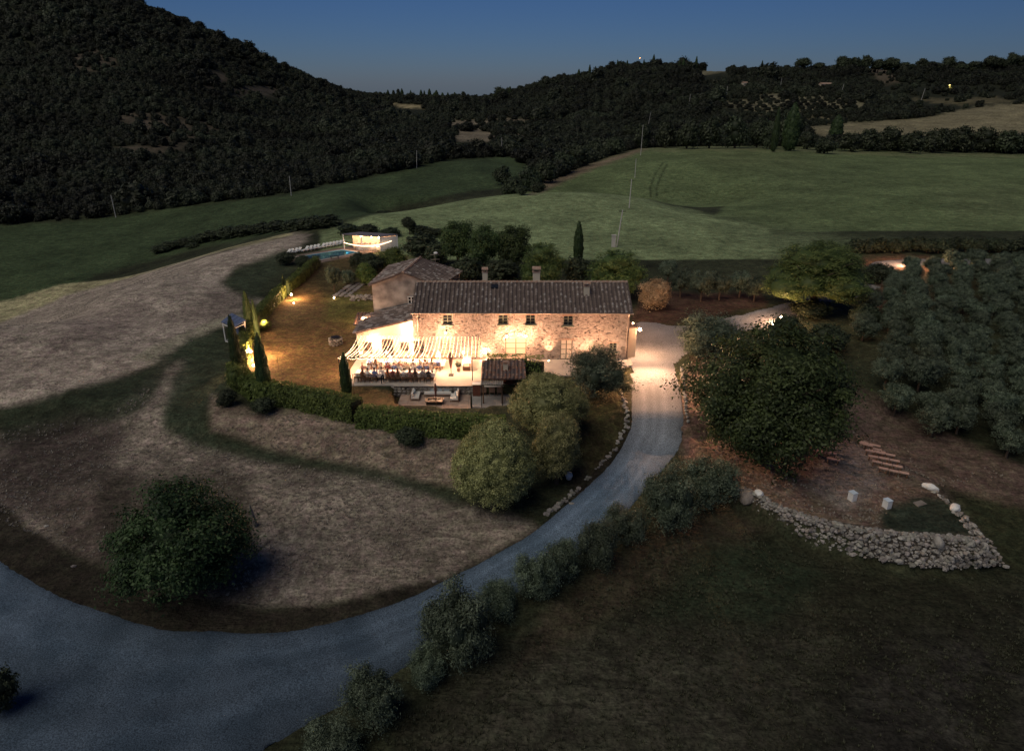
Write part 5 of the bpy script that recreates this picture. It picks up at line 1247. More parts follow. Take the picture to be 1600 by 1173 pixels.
# ------------------------------------------------------------------ tufts of dry and green grass standing on the near ground
def tuft(name, n, h, m, seed):
    g = np.random.default_rng(seed); V = []; T = []
    for i in range(n):
        a = g.uniform(0, 6.28); r = g.uniform(0, .16); c = np.array([math.cos(a) * r, math.sin(a) * r, -.02]); l = np.array([math.cos(a) * g.uniform(.1, .9), math.sin(a) * g.uniform(.1, .9), 1.0]) * h * g.uniform(.5, 1.2)
        w = np.array([-math.sin(a), math.cos(a), 0]) * g.uniform(.015, .035); V += [c - w, c + w, c + l + w * .3, c + l - w * .3]; T += [g.uniform(0, 1)] * 4
    return npmesh(name, np.array(V), np.arange(4 * n).reshape(n, 4), m, False, {'tint': ('FLOAT', np.array(T))})
L_STRAW = leafmat('straw', (.22, .185, .15), (.52, .47, .40), .25, .3); L_GRASS = leafmat('dull_grass', (.035, .042, .022), (.11, .11, .07), .3, .3)
TPL['straw'] = tuft('straw_tuft', 22, .24, L_STRAW, 1); TPL['grass'] = tuft('grass_tuft', 22, .20, L_GRASS, 2)
def cover(name, key, polys, n, y0, y1, size, seed, label, s0=-1.0, s1=1.0):
    global g
    X, Y = scatter(n, y0, y1, s0, s1); H = hgt(X, Y); U, V = proj(X, Y, H)
    dn = fbm(X / 5, Y / 5, seed) + g.uniform(-.25, .25, len(X)); ok = in_any(U, V, polys, 2) & (pip(X, Y, road_poly) < -.3) & (pip(X, Y, court_w) < -.2) & (dn > .5)
    i = np.nonzero(ok)[0]; o = wood(name, np.stack([X[i], Y[i], H[i]], -1), g.uniform(.5, 1.3, len(i)) * size, [key]); tag(o, label, 'grass', kind='stuff'); return len(i)
DRYP = [[(-60, 690), (60, 660), (170, 650), (230, 600), (262, 640), (258, 670), (330, 700), (420, 722), (600, 745), (720, 790), (830, 815), (700, 900), (500, 940), (400, 942), (300, 925), (160, 880), (60, 840), (-60, 800)], [(325, 612), (400, 640), (600, 664), (720, 690), (720, 760), (600, 738), (430, 705), (330, 672)]]
STUB = [[(-300, 590), (0, 500), (200, 432), (455, 368), (470, 384), (365, 420), (345, 440), (410, 470), (395, 490), (250, 562), (110, 606), (-100, 660)]]
LOWR = [[(1200, 850), (1400, 900), (1800, 900), (1800, 1500), (300, 1500), (640, 1110), (850, 960), (1050, 840), (1140, 800)]]
CER = [[(1090, 600), (1120, 730), (1212, 790), (1370, 826), (1400, 785), (1460, 770), (1600, 740), (1400, 690), (1200, 640)]]
n1_ = cover('dry_grass', 'straw', DRYP, 22000, 30, 62, .5, 31, 'pale dry grass tufts covering the slope inside the road bend', -1.0, .15)
n2_ = cover('stubble', 'straw', STUB, 14000, 58, 140, .45, 32, 'cut straw stubble on the field at the left', -1.0, -.2)
n3_ = cover('meadow_grass', 'grass', LOWR, 26000, 18, 50, .6, 33, 'dark rough meadow grass below the olive row at the lower right', -.4, 1.0)
n4_ = cover('sparse_grass', 'straw', CER, 9000, 36, 62, .5, 34, 'sparse dry grass around the ceremony terrace', .2, .9)
print('TUFTS', n1_, n2_, n3_, n4_)
# ------------------------------------------------------------------ DINNER TERRACE
FZ = .10
def ballmesh(mb, c, r): 
    x, y, z = c
    mb.add([(x, y, z + r), (x + r, y, z), (x, y + r, z), (x - r, y, z), (x, y - r, z), (x, y, z - r)], [(0, 1, 2), (0, 2, 3), (0, 3, 4), (0, 4, 1), (5, 2, 1), (5, 3, 2), (5, 4, 3), (5, 1, 4)])
M_BULB = mat('string_bulb', (.9, .8, .6), emit=(1, .66, .40), estr=6.5)
M_CLOTH = mat('white_cloth', (.80, .78, .74), (.72, .70, .66), .85, 3)
ORD = ['first', 'second', 'third', 'fourth', 'fifth', 'sixth', 'seventh', 'eighth', 'ninth', 'tenth', 'eleventh', 'twelfth', 'thirteenth', 'fourteenth', 'fifteenth', 'sixteenth', 'seventeenth', 'eighteenth', 'nineteenth', 'twentieth',
       'twenty-first', 'twenty-second', 'twenty-third', 'twenty-fourth', 'twenty-fifth', 'twenty-sixth', 'twenty-seventh', 'twenty-eighth', 'twenty-ninth', 'thirtieth', 'thirty-first', 'thirty-second', 'thirty-third', 'thirty-fourth', 'thirty-fifth', 'thirty-sixth', 'thirty-seventh', 'thirty-eighth', 'thirty-ninth', 'fortieth']
fr = empty('canopy_frame', (-10, 61.8, FZ)); tag(fr, 'thin iron frame on posts carrying the string lights over the dinner tables', 'pergola')
of = Vector((-10, 61.8, FZ))
FXL, FXR, WXL, WXR, ZF, ZW = -16.9, -3.2, -16.2, -3.45, 2.55, 2.78
b = MB(of); b.tube([(FXL, 61.8, ZF), (FXR, 61.8, ZF)], .035, 5); b.build('beam', M_IRON, fr)
b = MB(of); b.tube([(WXR - .02, 61.8, ZF), (WXR - .02, HY - .1, ZW)], .035, 5); b.build('beam', M_IRON, fr)
for x in (FXL, -13.3, -8.6, -3.9):
    b = MB(of); b.tube([(x, 61.8, FZ - (.3 if x < -16.8 else 0)), (x, 61.8, ZF)], .045, 6); b.build('post', M_IRON, fr)
NS = 36
for i in range(NS):
    t = i / (NS - 1); a = Vector((WXL + (WXR - WXL) * t, (67.8 if WXL + (WXR - WXL) * t < HX0 else HY - .05), ZW)); c = Vector((FXL + (FXR - FXL) * t, 61.8, ZF + .03))
    sg = rnd.uniform(.16, .42) * (1.25 if t < .6 else .5)
    pts = []
    for k in range(25):
        q = k / 24; p = a.lerp(c, q); p.z -= sg * 4 * q * (1 - q); pts.append(p + Vector((math.sin(q * 3.14) * .12 * (1 - t), 0, 0)))
    o = empty('string_light', a); tag(o, '%s string of warm bulbs from the left, between house wall and canopy beam' % ORD[i], 'string light', 'string lights over the dinner tables')
    b = MB(a); b.tube([pts[k] for k in range(0, 25, 3)], .012, 3); b.build('cable', M_IRON, o)
    b = MB(a)
    for k in range(1, 24): ballmesh(b, pts[k] - Vector((0, 0, .05)), rnd.uniform(.034, .046))
    b.build('bulbs', M_BULB, o)['kind'] = 'stuff'
# garland along the front beam
o = empty('string_light', (FXL, 61.75, ZF)); tag(o, 'garland of bulbs hanging along the whole front beam of the canopy', 'string light')
b = MB((FXL, 61.75, ZF)); c = MB((FXL, 61.75, ZF)); n = 60
for k in range(n):
    x = FXL + (-8.0 - FXL) * k / (n - 1); z = ZF - .06 - .12 * abs(math.sin(k * .52)); ballmesh(b, (x, 61.75, z), .045)
c.tube([(FXL, 61.75, ZF), (-8, 61.75, ZF)], .012, 3); c.build('cable', M_IRON, o); b.build('bulbs', M_BULB, o)['kind'] = 'stuff'

for i, x in enumerate((-15.2, -12.6, -10.0, -7.4, -4.9)):
    o = empty('pendant_lamp', (x, 64.1, 2.15)); tag(o, '%s pendant lamp from the left hanging under the string lights' % ORD[i], 'lamp', 'pendant lamps over the dinner terrace')
    b = MB(); b.tube([(0, 0, .1), (0, 0, .42)], .012, 4); b.build('cord', M_IRON, o); b = MB(); b.ball((0, 0, 0), .10, 8, 6); b.build('globe', M_LAMP, o); point('lamp_light', (0, 0, -.2), 800, .15, WARM, o)

# tables
def long_table(x0, x1, y, label):
    o = empty('dining_table', ((x0 + x1) / 2, y, FZ)); tag(o, label, 'table', 'long dinner tables')
    L = x1 - x0; b = MB(); b.box((0, 0, .73), (L, .95, .04)); b.build('tabletop', M_WOOD, o)
    for sx in (-1, 0, 1):
        for sy in (-1, 1):
            q = MB(); q.box((sx * (L / 2 - .25), sy * .38, .355), (.06, .06, .71)); q.build('leg', M_WOOD, o)
    cl = empty('tablecloth', ((x0 + x1) / 2, y, FZ)); tag(cl, 'white cloth spread over the ' + label[:label.index(' under')] , 'tablecloth')
    b = MB(); nn = 60; V = []; F = []
    prof = [(-.52, .38), (-.50, .757), (-.49, .765), (.49, .765), (.50, .757), (.52, .38)]
    for i in range(nn + 1):
        for j, (py, pz) in enumerate(prof):
            w = (.02 * math.sin(i * 1.9) if j in (0, 5) else 0); V.append((-L / 2 - .02 + (L + .04) * i / nn, py + w * (1 if j else -1), pz))
    for i in range(nn):
        for j in range(5): F.append((i * 6 + j, (i + 1) * 6 + j, (i + 1) * 6 + j + 1, i * 6 + j + 1))
    b.add(V, F); b.build('cloth', M_CLOTH, cl)
    w = MB(); r = random.Random(int(y * 10))
    tw = empty('tableware', ((x0 + x1) / 2, y, FZ)); tag(tw, 'plates, glasses and candles crowding the ' + label[:label.index(' under')], 'tableware'); 
    k = int(L / .6)
    for i in range(k):
        x = -L / 2 + .35 + i * .6
        for sy in (-1, 1):
            w.cur = 0; w.tube([(x, sy * .3, .768), (x, sy * .3, .785)], [.10, .13], 8)
            w.cur = 1; w.tube([(x + .16, sy * .16, .768), (x + .16, sy * .16, .86), (x + .16, sy * .16, .95)], [.035, .008, .04], 5)
            w.cur = 2; w.tube([(x + .24, sy * .2, .768), (x + .24, sy * .2, .95 if r.random() < .4 else .85)], .02, 5)
        if i % 3 == 1:
            w.cur = 3
            for q in range(7): w.ball((x + r.uniform(-.14, .14), r.uniform(-.1, .1), .85 + r.uniform(0, .14)), .06, 5, 4)
    w.build('settings', [M_WHITE, mat('wine_glass', (.75, .75, .75), rough=.1), mat('bottle_green', (.05, .08, .04), rough=.2), mat('table_flowers', (.75, .62, .55), (.35, .42, .2), .8, 9)], tw)['kind'] = 'stuff'
TX_0, TX_1 = on_z(556, 583, .8).x, on_z(680, 583, .8).x
long_table(TX_0, TX_1, 62.25, 'front long dinner table under the string lights')
long_table(TX_0 + .5, TX_1 + .7, 65.1, 'rear long dinner table under the string lights, nearer the house')

# people -------------------------------------------------------
def skinmesh(name, V, E, Rr, mats, paint, sub=1):
    me = bpy.data.meshes.new(name); me.from_pydata(V, E, []); o = bpy.data.objects.new(name, me); col.objects.link(o)
    sk = o.modifiers.new('skin', 'SKIN'); me.skin_vertices.new(name='') if not me.skin_vertices else None
    for v, r in zip(me.skin_vertices[0].data, Rr): v.radius = r if isinstance(r, tuple) else (r, r)
    me.skin_vertices[0].data[0].use_root = True
    sk.use_smooth_shade = True; sk.branch_smoothing = .6
    sb = o.modifiers.new('sub', 'SUBSURF'); sb.levels = sub; sb.render_levels = sub
    dg = bpy.context.evaluated_depsgraph_get(); out = bpy.data.meshes.new_from_object(o.evaluated_get(dg)); out.name = name
    bpy.data.objects.remove(o); out.materials.clear()
    for m in mats: out.materials.append(m)
    for p in out.polygons: p.material_index = paint(p.center); p.use_smooth = True
    return out
M_SKIN = mat('skin', (.48, .29, .20), rough=.6)
M_SHOE = mat('dark_shoe', (.03, .025, .022), rough=.4)
def cloth(nm, c): return mat(nm, c, tuple(x * .75 for x in c), .9, 9)
def seated(sleeve=True, dress=False, lean=.0, reach=.35):
    V = [(0, 0, .52), (0, .03 + lean * .3, .74), (0, .04 + lean, .98), (0, .05 + lean, 1.10), (0, .06 + lean * 1.1, 1.20), (0, .08 + lean * 1.15, 1.32)]; Rr = [(.165, .13), (.14, .11), (.17, .11), (.10, .08), (.052, .052), (.088, .10)]
    E = [(0, 1), (1, 2), (2, 3), (3, 4), (4, 5)]
    for s in (-1, 1):
        k = len(V); V += [(s * .10, .06, .50), (s * .12, .48, .50), (s * .12, .46, .10), (s * .12, .60, .05)]; Rr += [.105, .075, .05, .045]; E += [(0, k), (k, k + 1), (k + 1, k + 2), (k + 2, k + 3)]
        k = len(V); V += [(s * .19, .04 + lean, 1.02), (s * .25, .10 + lean, .80), (s * .17, reach + lean, .80), (s * .13, reach + .12 + lean, .80)]; Rr += [.062, .05, .038, .034]; E += [(2, k), (k, k + 1), (k + 1, k + 2), (k + 2, k + 3)]
    def paint(c):
        x, y, z = c
        if z > 1.145: return 0
        if z < .46: return 3 if z < .12 else (2 if not dress else 0)
        if z < .60 and y > .10: return 2
        if abs(x) > .14 and y > (.26 if sleeve else -1) + lean and z > .6: return 0
        if not sleeve and abs(x) > .20 and z > .6: return 0
        return 1
    return V, E, Rr, paint
def standing():
    V = [(0, 0, .95), (0, .01, 1.15), (0, .0, 1.38), (0, 0, 1.48), (0, .01, 1.56), (0, .03, 1.67)]; Rr = [(.15, .12), (.13, .10), (.17, .11), (.10, .08), (.052, .052), (.085, .10)]
    E = [(0, 1), (1, 2), (2, 3), (3, 4), (4, 5)]
    for s in (-1, 1):
        k = len(V); V += [(s * .09, 0, .86), (s * .11, .03 * s, .48), (s * .12, -.02 + .06 * s, .08), (s * .13, .13 + .06 * s, .04)]; Rr += [.095, .068, .045, .042]; E += [(0, k), (k, k + 1), (k + 1, k + 2), (k + 2, k + 3)]
        k = len(V); V += [(s * .20, 0, 1.40), (s * .25, .0, 1.14), (s * .20, .22, 1.06), (s * .16, .31, 1.07)]; Rr += [.06, .048, .036, .033]; E += [(2, k), (k, k + 1), (k + 1, k + 2), (k + 2, k + 3)]
    def paint(c):
        if c[2] > 1.51: return 0
        if c[2] < .10: return 3
        if c[2] < .97: return 2
        if abs(c[0]) > .13 and c[1] > .2: return 0
        return 1
    return V, E, Rr, paint
def hairmesh(long, z0, y0, bald=False):
    b = MB(); n, m = 8, 6; r = .125; V = []; F = []
    for i in range(m + 1):
        t = math.pi * .62 * i / m
        for k in range(n):
            a = 6.283 * k / n; rx = r * math.sin(t) * .92; 
            zz = z0 + r * 1.05 * math.cos(t); yy = y0 - .015 + rx * math.sin(a) * 1.1
            if math.sin(a) > .3: zz = max(zz, z0 + .05)
            if long and i >= m - 1 and math.sin(a) < .2: zz -= .16 * (i - m + 2)
            V.append((rx * math.cos(a), yy, zz))
    for i in range(m):
        for k in range(n): F.append((i * n + k, i * n + (k + 1) % n, (i + 1) * n + (k + 1) % n, (i + 1) * n + k))
    F.append(tuple(range(m * n, (m + 1) * n))); b.add(V, F); return b
def facemesh(z0, y0):
    b = MB(); b.cur = 0; b.add([(-.014, y0 + .105, z0 - .01), (.014, y0 + .105, z0 - .01), (0, y0 + .10, z0 + .035), (0, y0 + .135, z0 - .008)], [(0, 1, 3), (1, 2, 3), (2, 0, 3), (0, 2, 1)])
    b.cur = 1
    for s in (-1, 1): b.ball((s * .034, y0 + .096, z0 + .02), .012, 5, 4)
    b.cur = 2; b.box((0, y0 + .098, z0 - .042), (.05, .012, .01)); return b
M_EYE = mat('eye', (.05, .04, .035), rough=.3); M_LIP = mat('lip', (.40, .18, .14), rough=.5)
HAIR = [mat('dark_hair', (.03, .02, .014), rough=.5), mat('brown_hair', (.10, .05, .025), rough=.5), mat('fair_hair', (.30, .19, .09), rough=.5), mat('grey_hair', (.3, .29, .27), rough=.6)]
poses = {'shirt': (seated(True, False, .02, .36), False), 'lean': (seated(True, False, .10, .30), False), 'dress': (seated(False, True, .0, .34), True), 'stand': (standing(), False)}
BODY = {}
def person(pose, top, bottom, hair, loc, rz, label, group=None, long=None):
    (V, E, Rr, pf), dress = poses[pose]; lg = dress if long is None else long
    key = (pose, top, bottom)
    if key not in BODY:
        bk = ('base', pose)
        if bk not in BODY: BODY[bk] = skinmesh('person_body', V, E, Rr, [M_SKIN, M_SKIN, M_SKIN, M_SHOE], pf)
        me = BODY[bk].copy(); me.materials[1] = top; me.materials[2] = bottom; BODY[key] = me
    o = empty('person', loc, rz); tag(o, label, 'person', group); link('body', BODY[key], o)
    hz, hy = V[5][2] + .03, V[5][1]
    hk = ('hair', pose, lg, hair)
    if hk not in BODY: BODY[hk] = hairmesh(lg, hz, hy).mesh('hair', HAIR[hair], True)
    link('hair', BODY[hk], o)
    fk = ('face', pose)
    if fk not in BODY: BODY[fk] = facemesh(hz - .02, hy).mesh('face', [M_SKIN, M_EYE, M_LIP])
    link('face', BODY[fk], o); return o
C_ = {k: cloth(k + '_cloth', v) for k, v in dict(white=(.72, .70, .67), blue=(.10, .17, .38), grey=(.26, .26, .27), black=(.03, .03, .035), maroon=(.20, .045, .05), orange=(.50, .20, .08), brown=(.16, .08, .05), pink=(.55, .30, .28), navy=(.05, .07, .14), cream=(.62, .54, .42), green=(.12, .18, .10)).items()}
# chair
cb = MB(); 
for sx in (-1, 1):
    cb.box((sx * .19, .19, .22), (.035, .035, .44)); cb.box((sx * .19, -.20, .45), (.035, .035, .90))
cb.box((0, 0, .455), (.43, .43, .04)); cb.box((0, -.20, .88), (.345, .03, .07)); cb.box((0, -.20, .62), (.345, .025, .05))
for sx in (-1, 0, 1): cb.box((sx * .11, -.20, .745), (.03, .02, .2))
CH = {'dark': cb.mesh('wooden_chair', M_WOOD), 'white': cb.mesh('white_chair', M_WHITE)}
def chair(kind, loc, rz, label, group, name='dining_chair'):
    o = link(name, CH[kind], None, loc); o.rotation_euler = (0, 0, rz); tag(o, label, 'chair', group); return o
G_P, G_C = 'dinner guests seated at the long tables', 'chairs at the long dinner tables'
front = [(566, 'dress', 'brown', 'brown', 1, 'guest with brown hair in a brown dress, leftmost of the front row'), (574.5, 'shirt', 'white', 'grey', 0, 'guest in a white shirt, second from left in the front row'),
         (584.5, 'lean', 'blue', 'navy', 0, 'guest in a blue shirt leaning on the front table'), (605.5, 'dress', 'orange', 'orange', 0, 'guest in an orange dress right of the waiter'),
         (613.5, 'lean', 'maroon', 'black', 0, 'guest in a dark red top near the middle of the front row'), (621.5, 'dress', 'brown', 'maroon', 1, 'guest with long brown hair in a dark red dress'),
         (631, 'shirt', 'white', 'navy', 0, 'guest in a bright white shirt in the middle of the front row'), (640, 'dress', 'pink', 'brown', 1, 'guest with long hair and bare shoulders in a pink dress'),
         (648.5, 'dress', 'black', 'black', 1, 'guest with long dark hair in a black dress'), (659.5, 'lean', 'grey', 'grey', 0, 'guest in a grey shirt, second from right in the front row'),
         (669, 'shirt', 'black', 'black', 0, 'guest in a black jacket, rightmost of the front row')]
for px, ps, tc_, bc, hr, lb in front:
    x = on_z(px, 592, .5).x; person(ps, C_[tc_], C_[bc], hr, (x, 61.45, FZ - (.0)), rnd.uniform(-.15, .15), lb, G_P)
    chair('dark', (x, 61.42, FZ), rnd.uniform(-.1, .1), 'chair of the ' + lb, G_C)
x = on_z(598.5, 592, .5).x; person('stand', C_['white'], C_['black'], 0, (x, 61.0, FZ), .3, 'waiter in white shirt and black trousers standing behind the front row', None)
x = on_z(677.5, 580, .5).x; person('stand', C_['cream'], C_['brown'], 1, (x, 62.1, FZ), 1.8, 'person in pale top standing at the right end of the front table', None)
keys = list(C_)
rws = [(63.08, math.pi, 'facing guests on the far side of the front table', 'far side of the front table', .0), (64.28, 0, 'guests with backs turned at the rear table', 'near side of the rear table', .4), (65.92, math.pi, 'guests', 'far side of the rear table, beside the house', .4)]
for y, rz, _, where, dx in rws:
    k = 12
    for i in range(k):
        x = TX_0 + .45 + dx + (TX_1 - TX_0 - .8) * i / (k - 1) + rnd.uniform(-.05, .05); ps = rnd.choice(['shirt', 'lean', 'dress', 'dress', 'shirt']); tcn = rnd.choice(['white', 'cream', 'white', 'pink', 'grey', 'black', 'blue', 'orange', 'white', 'maroon']); bcn = rnd.choice(['black', 'navy', 'brown', tcn]); hr = rnd.choice([0, 1, 0, 2, 1])
        person(ps, C_[tcn], C_[bcn], hr, (x, y, FZ), rz + rnd.uniform(-.2, .2), 'guest in %s, %s from left, %s' % (tcn, ORD[i], where), G_P)
        chair('dark', (x, y + (.03 if rz else -.03), FZ), rz, '%s chair from left, %s' % (ORD[i], where), G_C)
for i, px in enumerate((557, 562)):
    chair('dark', (on_z(px, 590, .5).x, 61.5, FZ), .1, ['empty chair left of all the guests in the front row', 'second empty chair at the left end of the front row'][i], G_C)

# closed brown parasol, serving table, potted plant on the terrace
p = on_z(705, 586, FZ); o = empty('closed_parasol', p); tag(o, 'closed brown parasol standing at the right end of the dinner tables', 'parasol')
b = MB(); b.tube([(0, 0, 0), (0, 0, 2.5)], .03, 6); b.build('pole', M_WOOD, o)
b = MB(); b.tube([(0, 0, .75), (0, 0, 1.3), (0, 0, 2.1), (0, 0, 2.45)], [.06, .17, .26, .05], 8); b.build('canopy', cloth('brown_canvas', (.16, .06, .045)), o)
b = MB(); b.box((0, 0, .04), (.5, .5, .08)); b.build('base', M_IRON, o)
p = on_z(730, 574, FZ); o = empty('serving_table', p); tag(o, 'narrow serving table under a white cloth on the open right part of the terrace', 'table')
b = MB(); b.box((0, 0, .86), (.8, 2.0, .04)); b.box((-.41, 0, .64), (.012, 2.0, .40)); b.box((.41, 0, .64), (.012, 2.0, .40)); b.build('cloth', M_CLOTH, o)
for sx in (-1, 1):
    for sy in (-1, 1): q = MB(); q.box((sx * .34, sy * .9, .42), (.05, .05, .84)); q.build('leg', M_WOOD, o)
b = MB(); b.box((0, -.98, .25), (.74, .04, .45)); b.build('front_panel', M_WOOD, o)
p = on_z(716.5, 580, FZ); o = empty('potted_plant', p); tag(o, 'potted plant with dark leaves beside the serving table', 'plant')
b = MB(); b.tube([(0, 0, 0), (0, 0, .4)], [.16, .22], 10); b.build('pot', M_BRICK, o)
q = link('foliage', TPL['olive0'], o, (0, 0, .75)); q.scale = (.36, .36, .45)

# ------------------------------------------------------------------ sofa patio
SZ = -.82; M_CUSH = mat('pale_cushion', (.66, .62, .57), (.58, .55, .50), .9, 4); M_PIL = mat('blue_grey_pillow', (.34, .40, .44), rough=.9); M_TEAK = mat('teak', (.20, .12, .075), (.27, .17, .11), .6, 4, stretch=(1, 8, 1))
def sofa(p, w, d, rz, label, npil, backs=True):
    o = empty('garden_sofa', p, rz); tag(o, label, 'sofa', 'white garden sofas round the fire table')
    b = MB(); b.box((0, 0, .20), (w, d, .06)); 
    b.box((0, d / 2 - .04, .45), (w, .05, .42)); b.build('frame', M_TEAK, o)
    for sx in (-1, 1):
        for sy in (-1, 1): q = MB(); q.box((sx * (w / 2 - .04), sy * (d / 2 - .05), .085), (.06, .06, .17)); q.build('leg', M_TEAK, o)
    b = MB(); b.box((0, -.03, .315), (w - .04, d - .1, .16), 0, .97); b.build('seat_cushion', M_CUSH, o)
    k = max(1, round(w / .9))
    for i in range(k):
        x = (i - (k - 1) / 2) * w / k; b = MB(); b.box((x, d / 2 - .17, .55), (w / k - .05, .17, .34), 0, .9); b.build('back_cushion', M_CUSH, o)
    for i in range(npil):
        x = (i - (npil - 1) / 2) * min(.7, w / max(npil, 1)); b = MB(); b.box((x, d / 2 - .32, .53), (.5, .14, .34), 0, .85); b.build('pillow', M_PIL, o)
p = on_z(687, 617, SZ); sofa((p.x, p.y, SZ), 3.0, .85, 0, 'long white sofa along the retaining wall, middle of the three', 3)
p = on_z(650, 620, SZ); sofa((p.x, p.y, SZ), 1.9, .85, math.pi / 2, 'white sofa on the left side of the fire table', 1)
p = on_z(711, 622, SZ); sofa((p.x, p.y, SZ), 1.9, .85, -math.pi / 2, 'white sofa on the right side of the fire table', 1)
p = on_z(679, 630, SZ); o = empty('fire_table', (p.x, p.y, SZ)); tag(o, 'rectangular wooden fire table with dark hollow top between the sofas', 'table')
b = MB(); b.box((0, 0, .17), (1.5, .85, .34)); b.build('base', M_IRON, o)
b = MB(); 
for sy in (-1, 1): b.box((0, sy * .42, .37), (1.7, .2, .06))
for sx in (-1, 1): b.box((sx * .75, 0, .37), (.2, .64, .059))
b.build('rim', M_TEAK, o)
p = on_z(681, 634, SZ); o = empty('closed_parasol', (p.x + .05, p.y - .1, SZ)); tag(o, 'dark closed parasol standing in front of the fire table', 'parasol')
b = MB(); b.tube([(0, 0, 0), (0, 0, 2.4)], .03, 6); b.build('pole', M_WOOD, o); b = MB(); b.tube([(0, 0, 1.0), (0, 0, 1.9), (0, 0, 2.35)], [.07, .13, .04], 8); b.build('canopy', cloth('brown_canvas', (.1, .05, .04)), o)

# ------------------------------------------------------------------ outdoor kitchen
kt = empty('kitchen_shelter', (-3, 60, -.84)); tag(kt, 'small tiled lean-to shelter of the outdoor kitchen beside the round clipped trees', 'shelter')
ok_ = Vector((-3, 60, -.84))
A = on_z(752, 592, 1.75); B = on_z(822, 592, 1.75); C = on_z(819, 563, 2.25); D = on_z(753, 563, 2.25)
kp_ = [A, B, C, D]; b = MB(ok_); b.add(*slab(kp_, .1, .02)); rf = b.build('roof', M_TILE2, kt)
tiles([tuple(q) for q in kp_], M_TILE2, 'roof_tiles', rf, .36, .42, .03, ok_, 15)
for q in (A, B, C, D, (A + B) / 2):
    b = MB(ok_); b.box((q.x + (.15 if q.x < -2 else -.15), q.y + (.15 if q.y < 60 else -.15), (q.z - .84) / 2 - .08), (.14, .14, q.z + .70)); b.build('post', M_WOOD, kt)
b = MB(ok_); b.box(((A.x + B.x) / 2, C.y - .45, -.38), (C.x - D.x - .6, .6, .9)); b.build('counter', M_RUBBLE, kt)
pc_ = on_z(790, 576, 2.1); chimney(pc_.x, pc_.y, 1.85, 1.1, .45, rf, ok_)
hedge('climber', [(D.x + .5, D.y + .5), (C.x + .2, D.y + .6), (C.x + 1.8, D.y - .3)], .8, 2.5, 'green climbing plant grown along the back edge of the tiled kitchen roof', L_RED, 420, 21, .07)
p = on_z(745, 617, -.84); o = empty('wooden_cabinet', (p.x, p.y, -.84)); tag(o, 'tall reddish brown wooden cabinet with white top at the edge of the kitchen patio', 'cabinet')
b = MB(); b.box((0, 0, .6), (.75, .55, 1.2)); b.build('body', M_WOOD, o)
for sx in (-1, 1): b = MB(); b.box((sx * .18, -.285, .6), (.33, .025, 1.1)); b.build('door', mat('red_brown_wood', (.17, .06, .035), (.11, .04, .03), .6, 5, stretch=(1, 1, 6)), o)
b = MB(); b.box((0, 0, 1.225), (.85, .65, .05)); b.build('top', M_WHITE, o)
p = on_z(770, 612, -.84); o = empty('outdoor_table', (p.x, p.y, -.84)); tag(o, 'pale rectangular outdoor table on the grey kitchen patio', 'table')
b = MB(); b.box((0, 0, .74), (2.1, .95, .05)); b.build('tabletop', mat('pale_table', (.5, .5, .49), rough=.5), o)
for sx in (-1, 1):
    for sy in (-1, 1): q = MB(); q.box((sx * .95, sy * .4, .357), (.06, .06, .714)); q.build('leg', M_IRON, o)
M_RAT = mat('rattan', (.24, .15, .11), (.16, .10, .075), .8, 22, .2)
for i, (px, v) in enumerate(((755.5, 617), (769, 617), (781, 617), (763, 606), (777, 606))):
    q = on_z(px, v, -.84); o = empty('rattan_chair', (q.x, q.y, -.84), 0 if v > 610 else math.pi); tag(o, ['left', 'middle', 'right', 'rear left', 'rear right'][i] + ' brown rattan chair at the pale outdoor table', 'chair', 'rattan chairs at the outdoor table')
    b = MB(); b.box((0, 0, .41), (.56, .55, .1)); b.build('seat', M_RAT, o); b = MB(); b.box((0, -.27, .66), (.56, .06, .5)); b.build('backrest', M_RAT, o)
    for sx in (-1, 1):
        for sy in (-1, 1): q2 = MB(); q2.box((sx * .24, sy * .23, .18), (.045, .045, .36)); q2.build('leg', M_RAT, o)
# grey slatted shade over the far half of the table
A = on_z(752, 601, 1.5); B = on_z(785, 602, 1.5); C = on_z(784, 591, 1.5); D = on_z(754, 590, 1.5)
o = empty('slatted_shade', (A.x, A.y, -.84)); tag(o, 'weathered grey slatted shade over the far side of the outdoor table', 'shade'); oo = Vector((A.x, A.y, -.84))
M_SLAT = mat('weathered_slat', (.28, .27, .25), (.18, .17, .16), .9, 4)
for i in range(13):
    t = i / 12; b = MB(oo); b.box((A.x + (B.x - A.x) * t, (A.y + D.y) / 2, 1.5 + rnd.uniform(-.01, .02)), (.12, D.y - A.y, .03)); b.build('slat', M_SLAT, o)
for q in (A, B, C, D): b = MB(oo); b.box((q.x, q.y, .33), (.06, .06, 2.3)); b.build('post', M_IRON, o)
p = on_z(795, 613, -.84); o = empty('domed_parasol', (p.x, p.y, -.84)); tag(o, 'dark brown dome-shaped parasol beside the largest round clipped tree', 'parasol')
b = MB(); b.tube([(0, 0, 0), (0, 0, 2.0)], .03, 6); b.build('pole', M_WOOD, o)
b = MB(); b.tube([(0, 0, 1.2), (0, 0, 1.55), (0, 0, 1.8), (0, 0, 1.95), (0, 0, 2.0)], [.72, .66, .48, .22, .02], 12); b.build('canopy', cloth('dark_canvas', (.09, .035, .028)), o, True)

